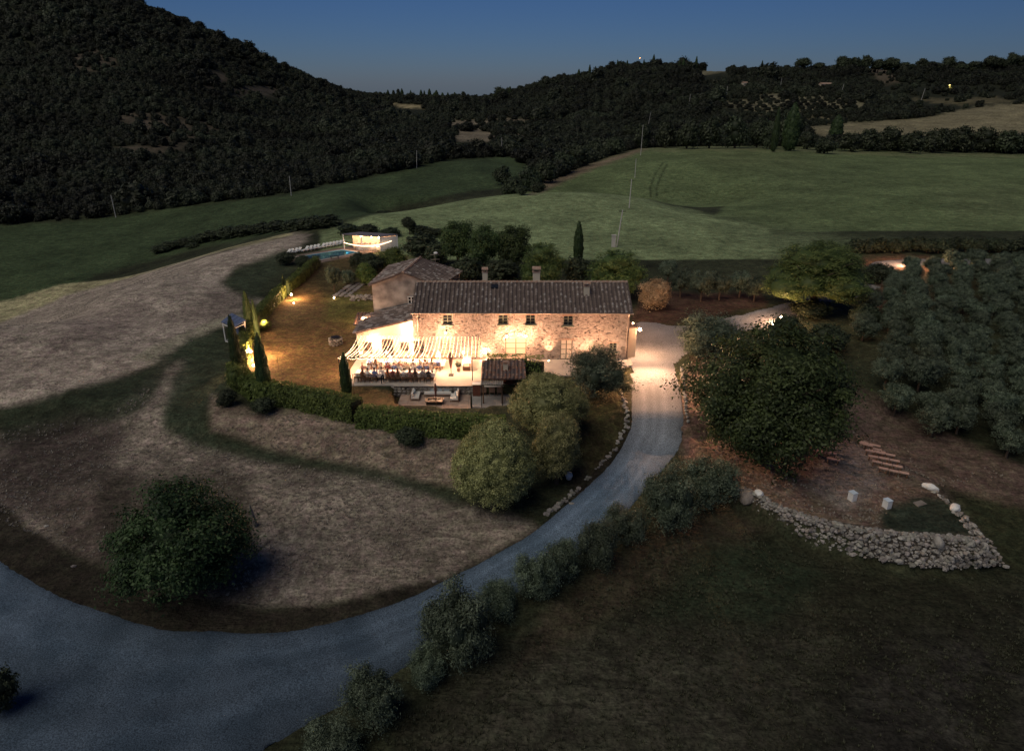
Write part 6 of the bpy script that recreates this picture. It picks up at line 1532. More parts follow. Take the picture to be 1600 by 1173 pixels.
# ------------------------------------------------------------------ lawn: well, floodlights, stepping stones, cabin
p = gp(525, 538); o = empty('stone_well', (p.x, p.y, p.z)); tag(o, 'round pale stone well with dark lid standing on the lawn', 'well')
for ring in range(4):
    for k in range(11):
        a = 6.283 * (k + ring * .5) / 11; q = link('stone', smesh[(k + ring) % 6], o, (math.cos(a) * .66, math.sin(a) * .66, .1 + ring * .2)); q.scale = (.16, .21, .13); q.rotation_euler = (0, 0, a)
b = MB(); b.tube([(0, 0, .0), (0, 0, .82)], .6, 14); b.build('core', M_RUBBLE, o); b = MB(); b.tube([(0, 0, .86), (0, 0, .92)], .5, 14); b.build('lid', M_IRON, o)
def flood(px, v, power, tgt, label, z=.35, ang=100, rb=.12):
    p = gp(px, v); o = empty('garden_floodlight', p); tag(o, label, 'lamp')
    b = MB(); b.tube([(0, 0, -.05), (0, 0, z)], .03, 5); b.build('stake', M_IRON, o)
    b = MB(); b.ball((0, 0, z + .12), rb, 8, 6); b.build('lens', M_LAMP, o)
    point('lamp_light', (.25, -.15, z + .5), power * 1.1, .15, (1, .55, .26), o); return o
flood(411, 517, 2200, None, 'upper bright garden floodlight at the left edge of the lawn beside the slim cypress', .7)
flood(393, 560, 3300, None, 'lower bright garden floodlight at the left edge of the lawn', .7)
flood(456, 468, 900, None, 'small garden floodlight in front of the tiny golden cypress', .6)
flood(396, 573, 120, None, 'tiny ground light below the lower garden floodlight', .05, 100, .1)
o = flood(522, 467, 12, None, 'small white path light at the foot of the stepping stones', .05, 100, .08)
flood(459, 475, 15, None, 'tiny pale ground light below the golden cypress', .02, 100, .07)
sp2 = empty('stepping_stone_path', gp(543, 455)); tag(sp2, 'path of pale flat stone slabs climbing beside the grey building', 'path'); o2 = gp(543, 455)
r_ = random.Random(8); A, B = gp(531, 464), gp(560, 443)
M_SLAB = mat('flat_stone', (.34, .30, .27), (.25, .22, .20), .9, 2, .2, rvar=.2)
for i in range(8):
    for j in range(3):
        t = (i + .5) / 8; c = A.lerp(B, t); d = (B - A).normalized(); nn = Vector((-d.y, d.x, 0)); q = c + nn * (j - 1) * .85 + d * r_.uniform(-.15, .15); z = h1(q.x, q.y)
        b = MB(); b.prism([(math.cos(a) * r_.uniform(.33, .45), math.sin(a) * r_.uniform(.4, .55)) for a in np.linspace(0, 6.283, 7)[:-1]], 0, .07); link('slab', b.mesh('flat_slab', M_SLAB), sp2, (q.x - o2.x, q.y - o2.y, z - o2.z + .03))
lw_ = empty('garden_stone_wall', gp(563, 471)); tag(lw_, 'low bank of pale boulders beside the stepping stones', 'wall'); o3 = gp(563, 471)
for i in range(46):
    t = r_.random(); q = gp(546 + 36 * t, 471 - 1.5 * t); k = r_.random(); s = r_.uniform(.2, .34)
    m_ = link('stone', smesh[i % 6], lw_, (q.x - o3.x, q.y + k * .7 - o3.y, .1 + k * .5)); m_.scale = (s, s * .8, s * .7); m_.rotation_euler = (0, 0, r_.uniform(0, 6))
# white framed cabin with blue grey roof
RZc = 2.35; p = gp(356, 531); o = empty('garden_cabin', p); tag(o, 'small white framed cabin with blue grey sloping roof outside the lawn hedge', 'cabin')
FL, FR_, BL, BR = on_z(345, 503, RZc), on_z(366, 511, RZc - .1), on_z(362, 489, RZc + .25), on_z(384, 500, RZc + .15)
M_BLUE = mat('blue_grey_sheet', (.10, .13, .22), (.13, .16, .25), .5, 2)
b = MB(p); b.add(*slab([FL, FR_, BR, BL], .06, .02)); rf = b.build('roof', M_BLUE, o)
for i in range(1, 4):
    t = i / 4; a, c = FL.lerp(FR_, t), BL.lerp(BR, t); b = MB(p); b.tube([a + Vector((0, 0, .04)), c + Vector((0, 0, .04))], .03, 4); b.build('seam', M_BLUE, rf)
cc = [q.lerp((FL + BR) / 2, .12) for q in (FL, FR_, BR, BL)]
for q in cc: b = MB(p); b.box((q.x, q.y, (q.z + p.z) / 2), (.1, .1, q.z - p.z - .06)); b.build('post', M_WHITE, o)
for i in range(4):
    a, c = cc[i], cc[(i + 1) % 4]; d = c - a
    for zz in (.1, 2.1): b = MB(p); b.box(((a.x + c.x) / 2, (a.y + c.y) / 2, p.z + zz), (d.xy.length - .1, .07, .09), math.atan2(d.y, d.x)); b.build('rail', M_WHITE, o)
a, c = cc[0], cc[1]; m1 = a.lerp(c, .45); d = c - m1; b = MB(p); b.box(((c.x + m1.x) / 2, (c.y + m1.y) / 2, p.z + 1.1), (d.xy.length, .03, 1.9), math.atan2(d.y, d.x)); b.build('white_panel', M_WHITE, o)
a, c = cc[3], cc[2]; d = c - a; b = MB(p); b.box(((a.x + c.x) / 2, (a.y + c.y) / 2, p.z + 1.1), (d.xy.length, .03, 1.9), math.atan2(d.y, d.x)); b.build('back_panel', M_BLUE, o)
# thin garden torches on the lawn and next to the front cypress
for px, vb, vt, lb in ((437, 588, 558, 'thin wooden pole standing on the lawn behind the hedge'), (554, 619, 584, 'thin post right of the front cypress')):
    p = gp(px, vb); h = (vb - vt) / ppm(p.x, p.y, p.z) / .93; o = empty('thin_pole', p); tag(o, lb, 'pole'); b = MB(); b.tube([(0, 0, -.1), (0, 0, h)], .03, 5); b.build('pole', M_WOOD, o)

# ------------------------------------------------------------------ pool and pavilion
QL, QT, QR, QB = [on_z(a, v, 0) for a, v in ((467, 402), (534, 391), (561, 395.5), (496, 407.5))]
ctr = (QL + QR) / 2
pool = empty('swimming_pool', (ctr.x, ctr.y, 0)); tag(pool, 'rectangular swimming pool with lit turquoise water at the far end of the garden', 'pool'); po = Vector((ctr.x, ctr.y, 0))
M_PT = mat('pool_tile', (.22, .60, .85), (.30, .70, .9), .4, 3); M_COP = mat('pool_coping', (.42, .36, .31), (.33, .28, .24), .8, 2)
q4 = [QL, QB, QR, QT]
def off(poly, d):
    c = sum(poly, Vector()) / len(poly); return [c + (p - c) * (1 + d / (p - c).length) for p in poly]
zp = .12
b = MB(po)
for i in range(4):
    a, c = q4[i], q4[(i + 1) % 4]; b.add([(a.x, a.y, -1.4), (c.x, c.y, -1.4), (c.x, c.y, zp), (a.x, a.y, zp)], [(0, 1, 2, 3)])
b.add([(p.x, p.y, -1.4) for p in q4], [(0, 1, 2, 3)]); b.build('basin', M_PT, pool)
wm = bpy.data.materials.new('pool_water'); wm.use_nodes = True; n_ = wm.node_tree.nodes; l_ = wm.node_tree.links; n_.remove(n_['Principled BSDF'])
g1 = n_.new('ShaderNodeBsdfGlossy'); g1.inputs['Roughness'].default_value = .05; t1 = n_.new('ShaderNodeBsdfTransparent'); t1.inputs['Color'].default_value = (.75, .95, 1, 1); ms = n_.new('ShaderNodeMixShader'); fz = n_.new('ShaderNodeFresnel'); fz.inputs['IOR'].default_value = 1.33
l_.new(fz.outputs[0], ms.inputs[0]); l_.new(t1.outputs[0], ms.inputs[1]); l_.new(g1.outputs[0], ms.inputs[2]); l_.new(ms.outputs[0], n_['Material Output'].inputs['Surface'])
b = MB(po); b.add([(p.x, p.y, zp - .1) for p in q4], [(0, 1, 2, 3)]); wtr = b.build('water', wm, pool)
oq = off(q4, .75); b = MB(po)
for i in range(4):
    a, c, e, f = q4[i], q4[(i + 1) % 4], oq[(i + 1) % 4], oq[i]; b.add([(a.x, a.y, zp), (c.x, c.y, zp), (e.x, e.y, zp), (f.x, f.y, zp)], [(3, 2, 1, 0)]); b.add([(f.x, f.y, zp), (e.x, e.y, zp), (e.x, e.y, -.3), (f.x, f.y, -.3)], [(3, 2, 1, 0)])
b.build('coping', M_COP, pool)
for k, t in enumerate((.18, .5, .82)):
    q = QR.lerp(QB, t); e = empty('pool_light', (q.x - .1 - po.x, q.y + .3 - po.y, -.55)); e.parent = pool
    b = MB(); b.tube([(0, -.25, 0), (0, -.2, 0)], .12, 8); b.build('lens', mat('pool_lamp', (.8, .95, 1), emit=(.6, .9, 1), estr=8), e)
    point('lamp_light', (0, .6, .1), 9000, .2, (.62, .88, 1.0), e)
dk = empty('pool_deck', (ctr.x, ctr.y, 0)); 
deck = [on_z(a, v, 0) for a, v in ((452, 398), (545, 379), (640, 380), (610, 402), (560, 404), (498, 414), (462, 408))]
bpy.data.objects.remove(dk)
# deck as paving round the pool: four strips so that the basin stays open
dd = off(q4, .76); d2 = off(q4, 3.6); b = MB((0, 0, 0))
for i in range(4):
    a, c, e, f = dd[i], dd[(i + 1) % 4], d2[(i + 1) % 4], d2[i]; b.add([(a.x, a.y, .06), (c.x, c.y, .06), (e.x, e.y, .06), (f.x, f.y, .06)], [(3, 2, 1, 0)])
o = b.build('pool_deck', mat('deck_paving', (.20, .15, .12), (.14, .11, .09), .85, 1.5, .1)); tag(o, kind='structure')
# pavilion
zr = 2.75; A, B, C = on_z(534, 365.5, zr), on_z(594, 369.5, zr - .1), on_z(622, 366.2, zr); D = A + C - B
pv = empty('pool_pavilion', (B.x, B.y, 0)); tag(pv, 'white pool pavilion with flat metal roof, glowing inside behind the pool', 'pavilion'); pvo = Vector((B.x, B.y, 0))
M_ROOFM = mat('metal_roof', (.13, .13, .15), (.20, .15, .14), .5, .8)
b = MB(pvo); b.add(*slab([A, B, C, D], .16, .02)); b.build('roof', M_ROOFM, pv)
ins = [q.lerp((A + C) / 2, .04) for q in (A, B, C, D)]
for q in ins[:3] + [ins[0].lerp(ins[1], .5)]: b = MB(pvo); b.box((q.x, q.y, q.z / 2 - .08), (.14, .14, q.z - .1)); b.build('post', M_WHITE, pv)
for (a, c) in ((ins[1], ins[2]), (ins[3], ins[2]), (ins[0].lerp(ins[3], .5), ins[3])):
    d = c - a; b = MB(pvo); b.box(((a.x + c.x) / 2, (a.y + c.y) / 2, a.z / 2 - .08), (d.xy.length - .16, .12, a.z - .2), math.atan2(d.y, d.x)); b.build('wall', M_CREAM if a != ins[1] else M_WHITE, pv)
for i in range(5):
    q = ins[0].lerp(ins[1], .25 + i * .15).lerp(ins[2], .12)
    o = empty('bar_chair', (q.x, q.y, .06), rnd.uniform(-.3, .3)); tag(o, '%s white high-backed chair from the left in the pool pavilion' % ORD[i], 'chair', 'white chairs in the pool pavilion'); q2 = link('chair', CH['white'], o); q2.scale = (1.5, 1.3, 1.5)
q = ins[0].lerp(ins[2], .5); o = empty('bar_counter', (q.x, q.y, .06)); tag(o, 'white bar counter inside the pool pavilion', 'counter'); b = MB(); b.box((0, 0, .5), (4.5, .7, 1.0)); b.build('body', M_WHITE, o); b = MB(); b.box((0, 0, 1.03), (4.7, .85, .06)); b.build('top', M_WOOD, o)
for t in (.25, .6, .85):
    q = ins[0].lerp(ins[1], t).lerp(ins[2], .2); o = empty('ceiling_lamp', (q.x, q.y, 2.4)); tag(o, {.25: 'left', .6: 'middle', .85: 'right'}[t] + ' glowing lamp under the pool pavilion roof', 'lamp', 'lamps of the pool pavilion'); b = MB(); b.ball((0, 0, 0), .13, 8, 6); b.build('globe', M_LAMP, o)
    b = MB(); b.tube([(0, 0, .1), (0, 0, .2)], .02, 4); b.build('stem', M_IRON, o); point('lamp_light', (0, -.2, -.35), 260, .2, WARM, o)
P0, P1 = on_z(538, 379, 1.6), on_z(611, 376.5, 1.9); gpole = gp(539, 400)
o = empty('string_light', P0); tag(o, 'sagging garland of bulbs across the front of the pool pavilion', 'string light'); b = MB(P0); c = MB(P0); cp = []
for i in range(46):
    t = i / 45; q = P0.lerp(P1, t); q.z -= .75 * 4 * t * (1 - t); cp.append(q); ballmesh(b, q, .085)
c.tube(cp[::3], .015, 3); c.build('cable', M_IRON, o); b.build('bulbs', M_BULB, o)['kind'] = 'stuff'
# loungers
lb0 = MB(); lb0.box((0, 0, .28), (.66, 1.25, .09)); 
lb0.add([(-.33, .62, .30), (.33, .62, .30), (.33, 1.25, .72), (-.33, 1.25, .72), (-.33, .66, .24), (.33, .66, .24), (.33, 1.29, .66), (-.33, 1.29, .66)], [(0, 1, 2, 3), (7, 6, 5, 4), (0, 4, 5, 1), (2, 6, 7, 3), (1, 5, 6, 2), (3, 7, 4, 0)])
lm = lb0.mesh('lounger_bed', M_WHITE); lg = MB()
for sx in (-1, 1):
    for y in (-.5, .5): lg.box((sx * .28, y, .115), (.05, .05, .23))
lgm = lg.mesh('lounger_legs', M_WHITE)
LPX = [447, 451.5, 458, 463.5, 475, 481, 487, 492.5, 501, 506, 511.5, 517, 522, 527.5, 532]
la0, la1 = on_z(447, 397.5, .1), on_z(534, 382, .1)
for i, px in enumerate(LPX):
    t = (px - 447) / 87; v = 397.5 + (382 - 397.5) * t; q = on_z(px, v, .1); o = empty('sun_lounger', (q.x, q.y, .07), .55); tag(o, '%s white sun lounger from the left in the row along the pool' % ORD[i], 'sun lounger', 'white sun loungers along the pool')
    link('bed', lm, o); link('frame_legs', lgm, o); o.scale = (.78, 1.0, 1.0); o.rotation_euler = (0, 0, -.35)
q = on_z(523, 404, .1); o = empty('pool_bench', (q.x, q.y, .1)); tag(o, 'low dark bench at the near edge of the swimming pool', 'bench'); b = MB(); b.box((0, 0, .42), (1.4, .45, .06)); b.build('seat', M_IRON, o)
for sx in (-1, 1): b = MB(); b.box((sx * .6, 0, .19), (.06, .4, .38)); b.build('leg', M_IRON, o)
q = on_z(474, 409, 0); o = empty('white_boulder', (q.x, q.y, 0)); tag(o, 'pale boulder beside the near corner of the pool', 'boulder'); m_ = link('stone', smesh[2], o, (0, 0, .4)); m_.scale = (.8, .6, .7)

# ------------------------------------------------------------------ bollard lights, poles, far lights
def bollard(px, v, power, label, h=.7):
    p = gp(px, v); o = empty('bollard_light', p); tag(o, label, 'lamp'); b = MB(); b.tube([(0, 0, -.1), (0, 0, h)], .06, 6); b.build('post', M_IRON, o)
    b = MB(); b.ball((0, 0, h + .1), .15, 8, 6); b.build('globe', M_LAMP, o); point('lamp_light', (-.2, -.3, h + .3), power, .2, WARM, o)
bollard(1219, 505, 1800, 'bollard light at the entrance of the courtyard where the lane starts'); bollard(1421, 417, 2600, 'bollard light beside the lane at the top of the olive grove')
bollard(1206, 513, 60, 'dimmer bollard light lower left of the one at the courtyard entrance', .4)
M_POLE = mat('concrete_pole', (.55, .52, .48), (.45, .43, .40), .8, 3)
def upole(xb, vb, xt, vt, label, r=.13):
    p = gp(xb, vb); d = pdir(xt, vt); t = p.y / d[1]; top = Vector((d[0] * t, p.y, CAMZ + d[2] * t)); o = empty('utility_pole', p); tag(o, label, 'utility pole', 'utility poles across the fields')
    b = MB(p); b.tube([p - Vector((0, 0, .5)), top], [r, r * .75], 6); b.build('pole', M_POLE, o); b = MB(p); b.box((top.x, top.y, top.z - .25), (1.3, .1, .1)); b.build('crossarm', M_IRON, o); return top
tops = []
for a in [((181, 340, 173, 305), 'leftmost utility pole, leaning at the edge of the lower green field'), ((455, 306, 452, 275), 'utility pole on the left green field below the wooded mountain'),
          ((651, 263, 651, 235), 'utility pole at the top of the left green field'), ((784, 245, 784, 215), 'utility pole against the olive hillside in the middle'),
          ((963, 386, 973, 328), 'nearest and tallest utility pole in the light green field'), ((983, 325, 987, 280), 'second utility pole up the large green field'), ((992, 278, 994, 248), 'third utility pole up the large green field'),
          ((1001, 243, 1005, 195), 'utility pole rising at the top edge of the large green field'), ((1011, 205, 1017, 175), 'highest utility pole against the dark wood'),
          ((1077, 163, 1079, 147), 'small far utility pole left of the hillside olive grove'), ((1135, 156, 1137, 135), 'far utility pole at the left end of the hillside olive grove'), ((1219, 138, 1222, 122), 'far utility pole in the wood above the hillside olive grove'),
          ((1313, 152, 1319, 131), 'far leaning utility pole right of the hillside farmhouse'), ((1439, 158, 1446, 138), 'rightmost far utility pole above the dry hillside field')]:
    tops.append(upole(*a[0], a[1], .13 if a[0][1] > 200 else .22))
wr = []
for i in range(4, 8):
    a, c = tops[i], tops[i + 1]
# grey pillar beside the nearest pole
p = gp(961, 386); o = empty('utility_box', (p.x - .3, p.y, p.z)); tag(o, 'pale concrete utility pillar at the foot of the nearest pole', 'utility box'); b = MB(); b.box((0, 0, 1.0), (.7, .5, 2.2)); b.build('body', M_POLE, o); b = MB(); b.box((0, 0, 2.14), (.85, .65, .1)); b.build('cap', M_POLE, o)
# far farmhouse and far lights
def farhouse(px, v, w, d, h, rz, label, m=M_CREAM):
    p = gp(px, v); o = empty('farmhouse', p, rz); tag(o, label, 'house'); b = MB(); b.box((0, 0, h / 2 - .5), (w, d, h + 1)); b.build('wall', m, o)
    b = MB(); e = .4; z = h; b.add([(-w / 2 - e, -d / 2 - e, z), (w / 2 + e, -d / 2 - e, z), (w / 2 + e, d / 2 + e, z), (-w / 2 - e, d / 2 + e, z), (-w / 2 - e, 0, z + d * .24), (w / 2 + e, 0, z + d * .24)], [(0, 1, 5, 4), (2, 3, 4, 5), (1, 2, 5), (3, 0, 4), (3, 2, 1, 0)]); b.build('roof', M_BRICK, o)
    for i in range(4): q = MB(); q.box((-w / 2 + w * (i + .5) / 4, -d / 2 - .03, h * .6), (.9, .08, 1.2)); q.build('window', M_GLASS, o)
farhouse(1290, 137, 19, 8, 4.5, .35, 'pale farmhouse among trees on the far hillside')
farhouse(1163, 136, 6, 6, 5, .2, 'tiny pale hut among trees on the far hillside left of the farmhouse')
for px, v, lb, cl in ((1484, 134, 'far yellow street lamp on the hillside at the upper right', (1, .75, .25)), (1000, 91, 'tiny orange lamp among the trees on the ridge', (1, .5, .2))):
    p = on_y(px, v, 900 if v > 100 else 1250); gz = h1(p.x, p.y); o = empty('street_lamp', (p.x, p.y, gz)); tag(o, lb, 'lamp'); hh = max(p.z - gz, 6)
    b = MB(); b.tube([(0, 0, -1), (0, 0, hh)], .15, 5); b.build('post', M_IRON, o); b = MB(); b.ball((0, 0, hh), .9, 8, 6, 1.6 if v > 100 else 1); b.build('globe', mat('far_lamp' + str(v), (1, .8, .4), emit=cl, estr=3 if v > 100 else 1), o)
    point('lamp_light', (0, -2, hh - 1), 800, .6, cl, o)

# ------------------------------------------------------------------ ceremony terrace
st = empty('dry_stone_wall', wt[4]); tag(st, 'curved retaining wall of pale piled stones round the ceremony terrace', 'wall'); so = wt[4]
r_ = random.Random(12)
def along(P, t):
    L = [0]
    for i in range(1, len(P)): L.append(L[-1] + (P[i] - P[i - 1]).length)
    q = t * L[-1]; return Vector(tuple(np.interp(q, L, [p[k] for p in P]) for k in range(3)))
wtv = [Vector((p.x, p.y, TZ)) for p in wt]; wbv = [Vector((p.x, p.y, BZ)) for p in wb]
allst = []
NC = 118
for i in range(NC):
    t = (i + .5) / NC
    a, c = along(wtv, t), along(wbv, t); rows_ = 5 if t < .12 else 8
    d = (along(wtv, min(t + .01, 1)) - along(wtv, max(t - .01, 0))).normalized(); nn = Vector((-d.y, d.x, 0))
    for j in range(rows_ + 3):
        if j < rows_: p = a.lerp(c, (j + .5) / rows_); p = p + d * r_.uniform(-.13, .13) + nn * r_.uniform(-.10, .14) + Vector((0, 0, r_.uniform(-.12, .12)))
        else: p = a + nn * (.16 + (j - rows_) * .2) + d * r_.uniform(-.08, .08) + Vector((0, 0, r_.uniform(-.02, .05)))
        s = r_.choice((.07, .09, .10, .12, .14, .17, .22)) * r_.uniform(.85, 1.15); allst.append((p, s))
thin_l = [on_z(a, v, TZ) for a, v in ((1455, 765), (1478, 782), (1495, 800), (1512, 818), (1528, 838))] + [Vector((*on_z(1545, 860, -1.9).xy, -1.9)), Vector((*on_z(1562, 882, BZ).xy, BZ))]
for i in range(150):
    t = r_.random(); p = along(thin_l, t) + Vector((r_.uniform(-.22, .22) * (1 + t), r_.uniform(-.2, .2), r_.uniform(-.1, .12))); allst.append((p, r_.uniform(.09, .19)))
for i in range(120):   # the stone filled wedge at the right end
    p = Vector((*on_z(1480 + r_.random() * 70, 848 + r_.random() * 30, -1.8).xy, 0)); p.z = -1.75 + r_.uniform(-.7, .5); allst.append((p, r_.uniform(.1, .2)))
allst.sort(key=lambda q: -q[1])
for i, (p, s) in enumerate(allst[:296]):
    m_ = link('stone', smesh[i % 6], st, p - so); m_.scale = (s * r_.uniform(.9, 1.35), s * r_.uniform(.8, 1.1), s * r_.uniform(.7, 1.0)); m_.rotation_euler = (r_.uniform(-.4, .4), r_.uniform(-.4, .4), r_.uniform(0, 6.28))
MSF = [mat('wall_stone_a', (.40, .375, .34), (.27, .25, .225), .9, 1.7, .4, 8), mat('wall_stone_b', (.23, .21, .19), (.15, .135, .12), .9, 1.7, .4, 8), mat('wall_stone_c', (.34, .29, .245), (.24, .20, .17), .9, 1.7, .4, 8)]
b = MB(so)
for i, (p, s) in enumerate(allst[296:]):
    b.cur = r_.choice((0, 0, 1, 1, 2)); sm = smesh[i % 6]; M = Matrix.Rotation(r_.uniform(0, 6.28), 3, 'Z') @ Matrix.Diagonal((s * r_.uniform(.9, 1.35), s * r_.uniform(.8, 1.1), s * r_.uniform(.7, 1)))
    b.add([p + M @ v.co for v in sm.vertices], [tuple(q.vertices) for q in sm.polygons])
b.build('small_stones', MSF, st)['kind'] = 'stuff'
# dark earth core behind the stones
b = MB(so); n = len(wtv)
for i in range(n - 1):
    a, c, e, f = wtv[i], wtv[i + 1], wbv[i + 1], wbv[i]
    u = Vector((0, .12, -.03)); b.add([a + u, c + u, e + u, f + u], [(0, 1, 2, 3)]); b.add([a + u, c + u, c + Vector((0, .9, -.03)), a + Vector((0, .9, -.03))], [(3, 2, 1, 0)])
b.build('earth_core', mat('dark_earth', (.06, .05, .04)), st)
def boulder(px, v, z, s, label, m=None, k=0):
    p = on_z(px, v, z); o = empty('boulder', p); tag(o, label, 'boulder'); bb = bmesh.new(); bmesh.ops.create_icosphere(bb, subdivisions=3, radius=1); rr = random.Random(k)
    for vv in bb.verts:
        n_ = vnoise(np.array([vv.co.x * 1.6 + k]), np.array([vv.co.y * 1.6 + vv.co.z * 2]), k)[0]; vv.co *= .8 + .45 * n_
        if abs(vv.co.z) > .6: vv.co.z *= .85
    me = bpy.data.meshes.new('boulder'); bb.to_mesh(me); bb.free(); me.materials.append(m or MSF[1]); q = link('rock', me, o, (0, 0, s[2] * .5)); q.scale = s; q.rotation_euler = (0, 0, rr.uniform(0, 3))
boulder(1166, 781, -1.6, (.62, .5, .62), 'largest brown boulder at the left end of the curved stone wall', MSF[2], 3)
boulder(1162, 770, -1.2, (.38, .3, .3), 'flat boulder behind the largest one at the left end of the stone wall', MSF[1], 4)
boulder(1185, 772, TZ, (.35, .28, .25), 'white boulder on top of the left end of the stone wall', M_WHITE, 5)
boulder(1454, 764, TZ, (.55, .25, .3), 'long white rock at the far end of the thin stone line', M_WHITE, 6)
boulder(1492, 796, TZ, (.42, .3, .3), 'white rock in the middle of the thin stone line', M_WHITE, 7)
boulder(1447, 761, TZ, (.25, .2, .18), 'small white rock touching the long white rock', M_WHITE, 8)
boulder(1465, 850, -1.2, (.5, .3, .45), 'large flat pale stone set near the right end of the curved wall', MSF[0], 9)
boulder(1535, 862, -1.8, (.4, .3, .5), 'upright pale stone at the corner of the curved wall', MSF[0], 10)
# benches: plank on two trestle legs
pl = MB(); pl.box((0, 0, .43), (1.15, .27, .06)); plm = pl.mesh('bench_plank', mat('bench_wood', (.60, .40, .32), (.50, .32, .25), .7, 6, stretch=(1, 6, 1)))
lgb = MB(); lgb.box((0, 0, .2), (.07, .26, .40)); lgbm = lgb.mesh('bench_leg', M_WOOD)
BN = [((1341, 683), (1378, 691), 2), ((1343, 692), (1386, 700), 3), ((1349, 700), (1392, 709), 3), ((1351, 709), (1398, 718), 3), ((1355, 718), (1405, 727), 3), ((1361, 727), (1409, 737), 3), ((1371, 738), (1419, 748), 3),
      ((1287, 703), (1303, 707), 1), ((1288, 713), (1306, 717), 1), ((1290, 723), (1312, 727), 1), ((1270, 709), (1284, 713), 1)]
BN = sorted(BN[:-4], key=lambda q: q[0][1]) + sorted(BN[-4:], key=lambda q: q[0][1])
for r, (a, c, n) in enumerate(BN):
    A, C = on_z(*a, TZ), on_z(*c, TZ); d = C - A; an = math.atan2(d.y, d.x)
    for i in range(n):
        q = A.lerp(C, (i + .5) / n); side = 'right block' if r < 7 else 'left block'
        o = empty('wooden_bench', (q.x, q.y, h1(q.x, q.y)), an); tag(o, 'plank bench, %s from left in the %s row from the back, %s' % (ORD[i], ORD[r if r < 7 else r - 7], side), 'bench', 'wooden ceremony benches')
        sc_ = d.length / n / 1.22; k = link('seat', plm, o); k.scale = (sc_, 1, 1)
        for sx in (-1, 1): link('leg', lgbm, o, (sx * .42 * sc_, 0, 0))
for px, v, lb in ((1331, 781, 'left white plinth on the ceremony terrace'), (1385, 793, 'right white plinth on the ceremony terrace')):
    q = on_z(px, v, TZ); o = empty('white_plinth', q, .35); tag(o, lb, 'plinth', 'white ceremony plinths'); b = MB(); b.box((0, 0, .33), (.42, .46, .66)); b.build('body', M_WHITE, o); b = MB(); b.box((0, 0, .675), (.46, .50, .03)); b.build('top', mat('pale_blue_top', (.62, .70, .78), rough=.5), o)
q = on_z(1437, 787, TZ); o = empty('stone_slab', q, .3); tag(o, 'grey flat slab lying in the grass right of the white plinths', 'slab'); b = MB(); b.prism([(-.45, -.3), (.45, -.25), (.4, .28), (-.42, .22)], 0, .08); b.build('slab', MSF[1], o)
# stones edging the inner side of the road
ed = empty('stone_edging', gp(960, 710)); tag(ed, 'line of loose stones edging the inner side of the gravel road', 'edging'); eo = gp(960, 710)
EL = [Vector(gp(*p)) for p in ((972, 612), (978, 640), (979, 668), (962, 700), (935, 730), (915, 752), (885, 780), (868, 795), (850, 806))]
for i in range(95):
    t = (i + r_.random() * .8) / 95
    if .72 < t < .78 or (.62 < t < .68): continue
    q = along(EL, t); q += Vector((r_.uniform(-.15, .15), r_.uniform(-.15, .15), 0)); q.z = h1(q.x, q.y) + .04; s = r_.uniform(.10, .22) * (1.3 if t > .8 else 1); m_ = link('stone', smesh[i % 6], ed, q - eo); m_.scale = (s * 1.2, s, s * .8); m_.rotation_euler = (0, 0, r_.uniform(0, 6))
# edging stones along the right side below the courtyard
ed2 = empty('stone_edging', gp(1068, 640)); tag(ed2, 'short line of dark stones along the outer edge of the road by the oak', 'edging'); eo = gp(1068, 640); EL = [Vector(gp(*p)) for p in ((1064, 575), (1069, 610), (1072, 640), (1073, 668))]
for i in range(26):
    q = along(EL, i / 26) + Vector((r_.uniform(-.1, .1), 0, 0)); q.z = h1(q.x, q.y) + .05; m_ = link('stone', smesh[i % 6], ed2, q - eo); s = r_.uniform(.12, .22); m_.scale = (s, s, s)
# dead stump, pale post, small road stones
p = gp(399, 822); o = empty('dead_trunk', p); tag(o, 'pale splintered dead trunk standing in the dry grass right of the lone dark tree', 'stump'); b = MB(); b.tube([(0, 0, -.2), (-.05, 0, .7), (-.16, .02, 1.4), (-.14, 0, 1.9)], [.2, .15, .12, .02], 7); b.build('trunk', mat('dead_wood', (.30, .27, .24), (.2, .18, .16), .9, 6), o)
p = gp(889, 748); o = empty('white_pot', p); tag(o, 'small white garden pot under the right round clipped tree', 'pot'); b = MB(); b.tube([(0, 0, 0), (0, 0, .3), (0, 0, .55)], [.2, .3, .22], 9); b.build('pot', M_WHITE, o)
for (px, v, lb) in ((678, 908, 'small pale stone on the inner verge of the road'), (72, 822, 'pale stones in the dry grass at the far left'), (115, 884, 'pale stone at the ditch on the far left'), (893, 307 + 480, 'stone on the inner road edge under the clipped trees')):
    p = gp(px, v); o = link('loose_stone', smesh[px % 6], None, p); o.scale = (.22, .16, .14); tag(o, lb, 'stone')

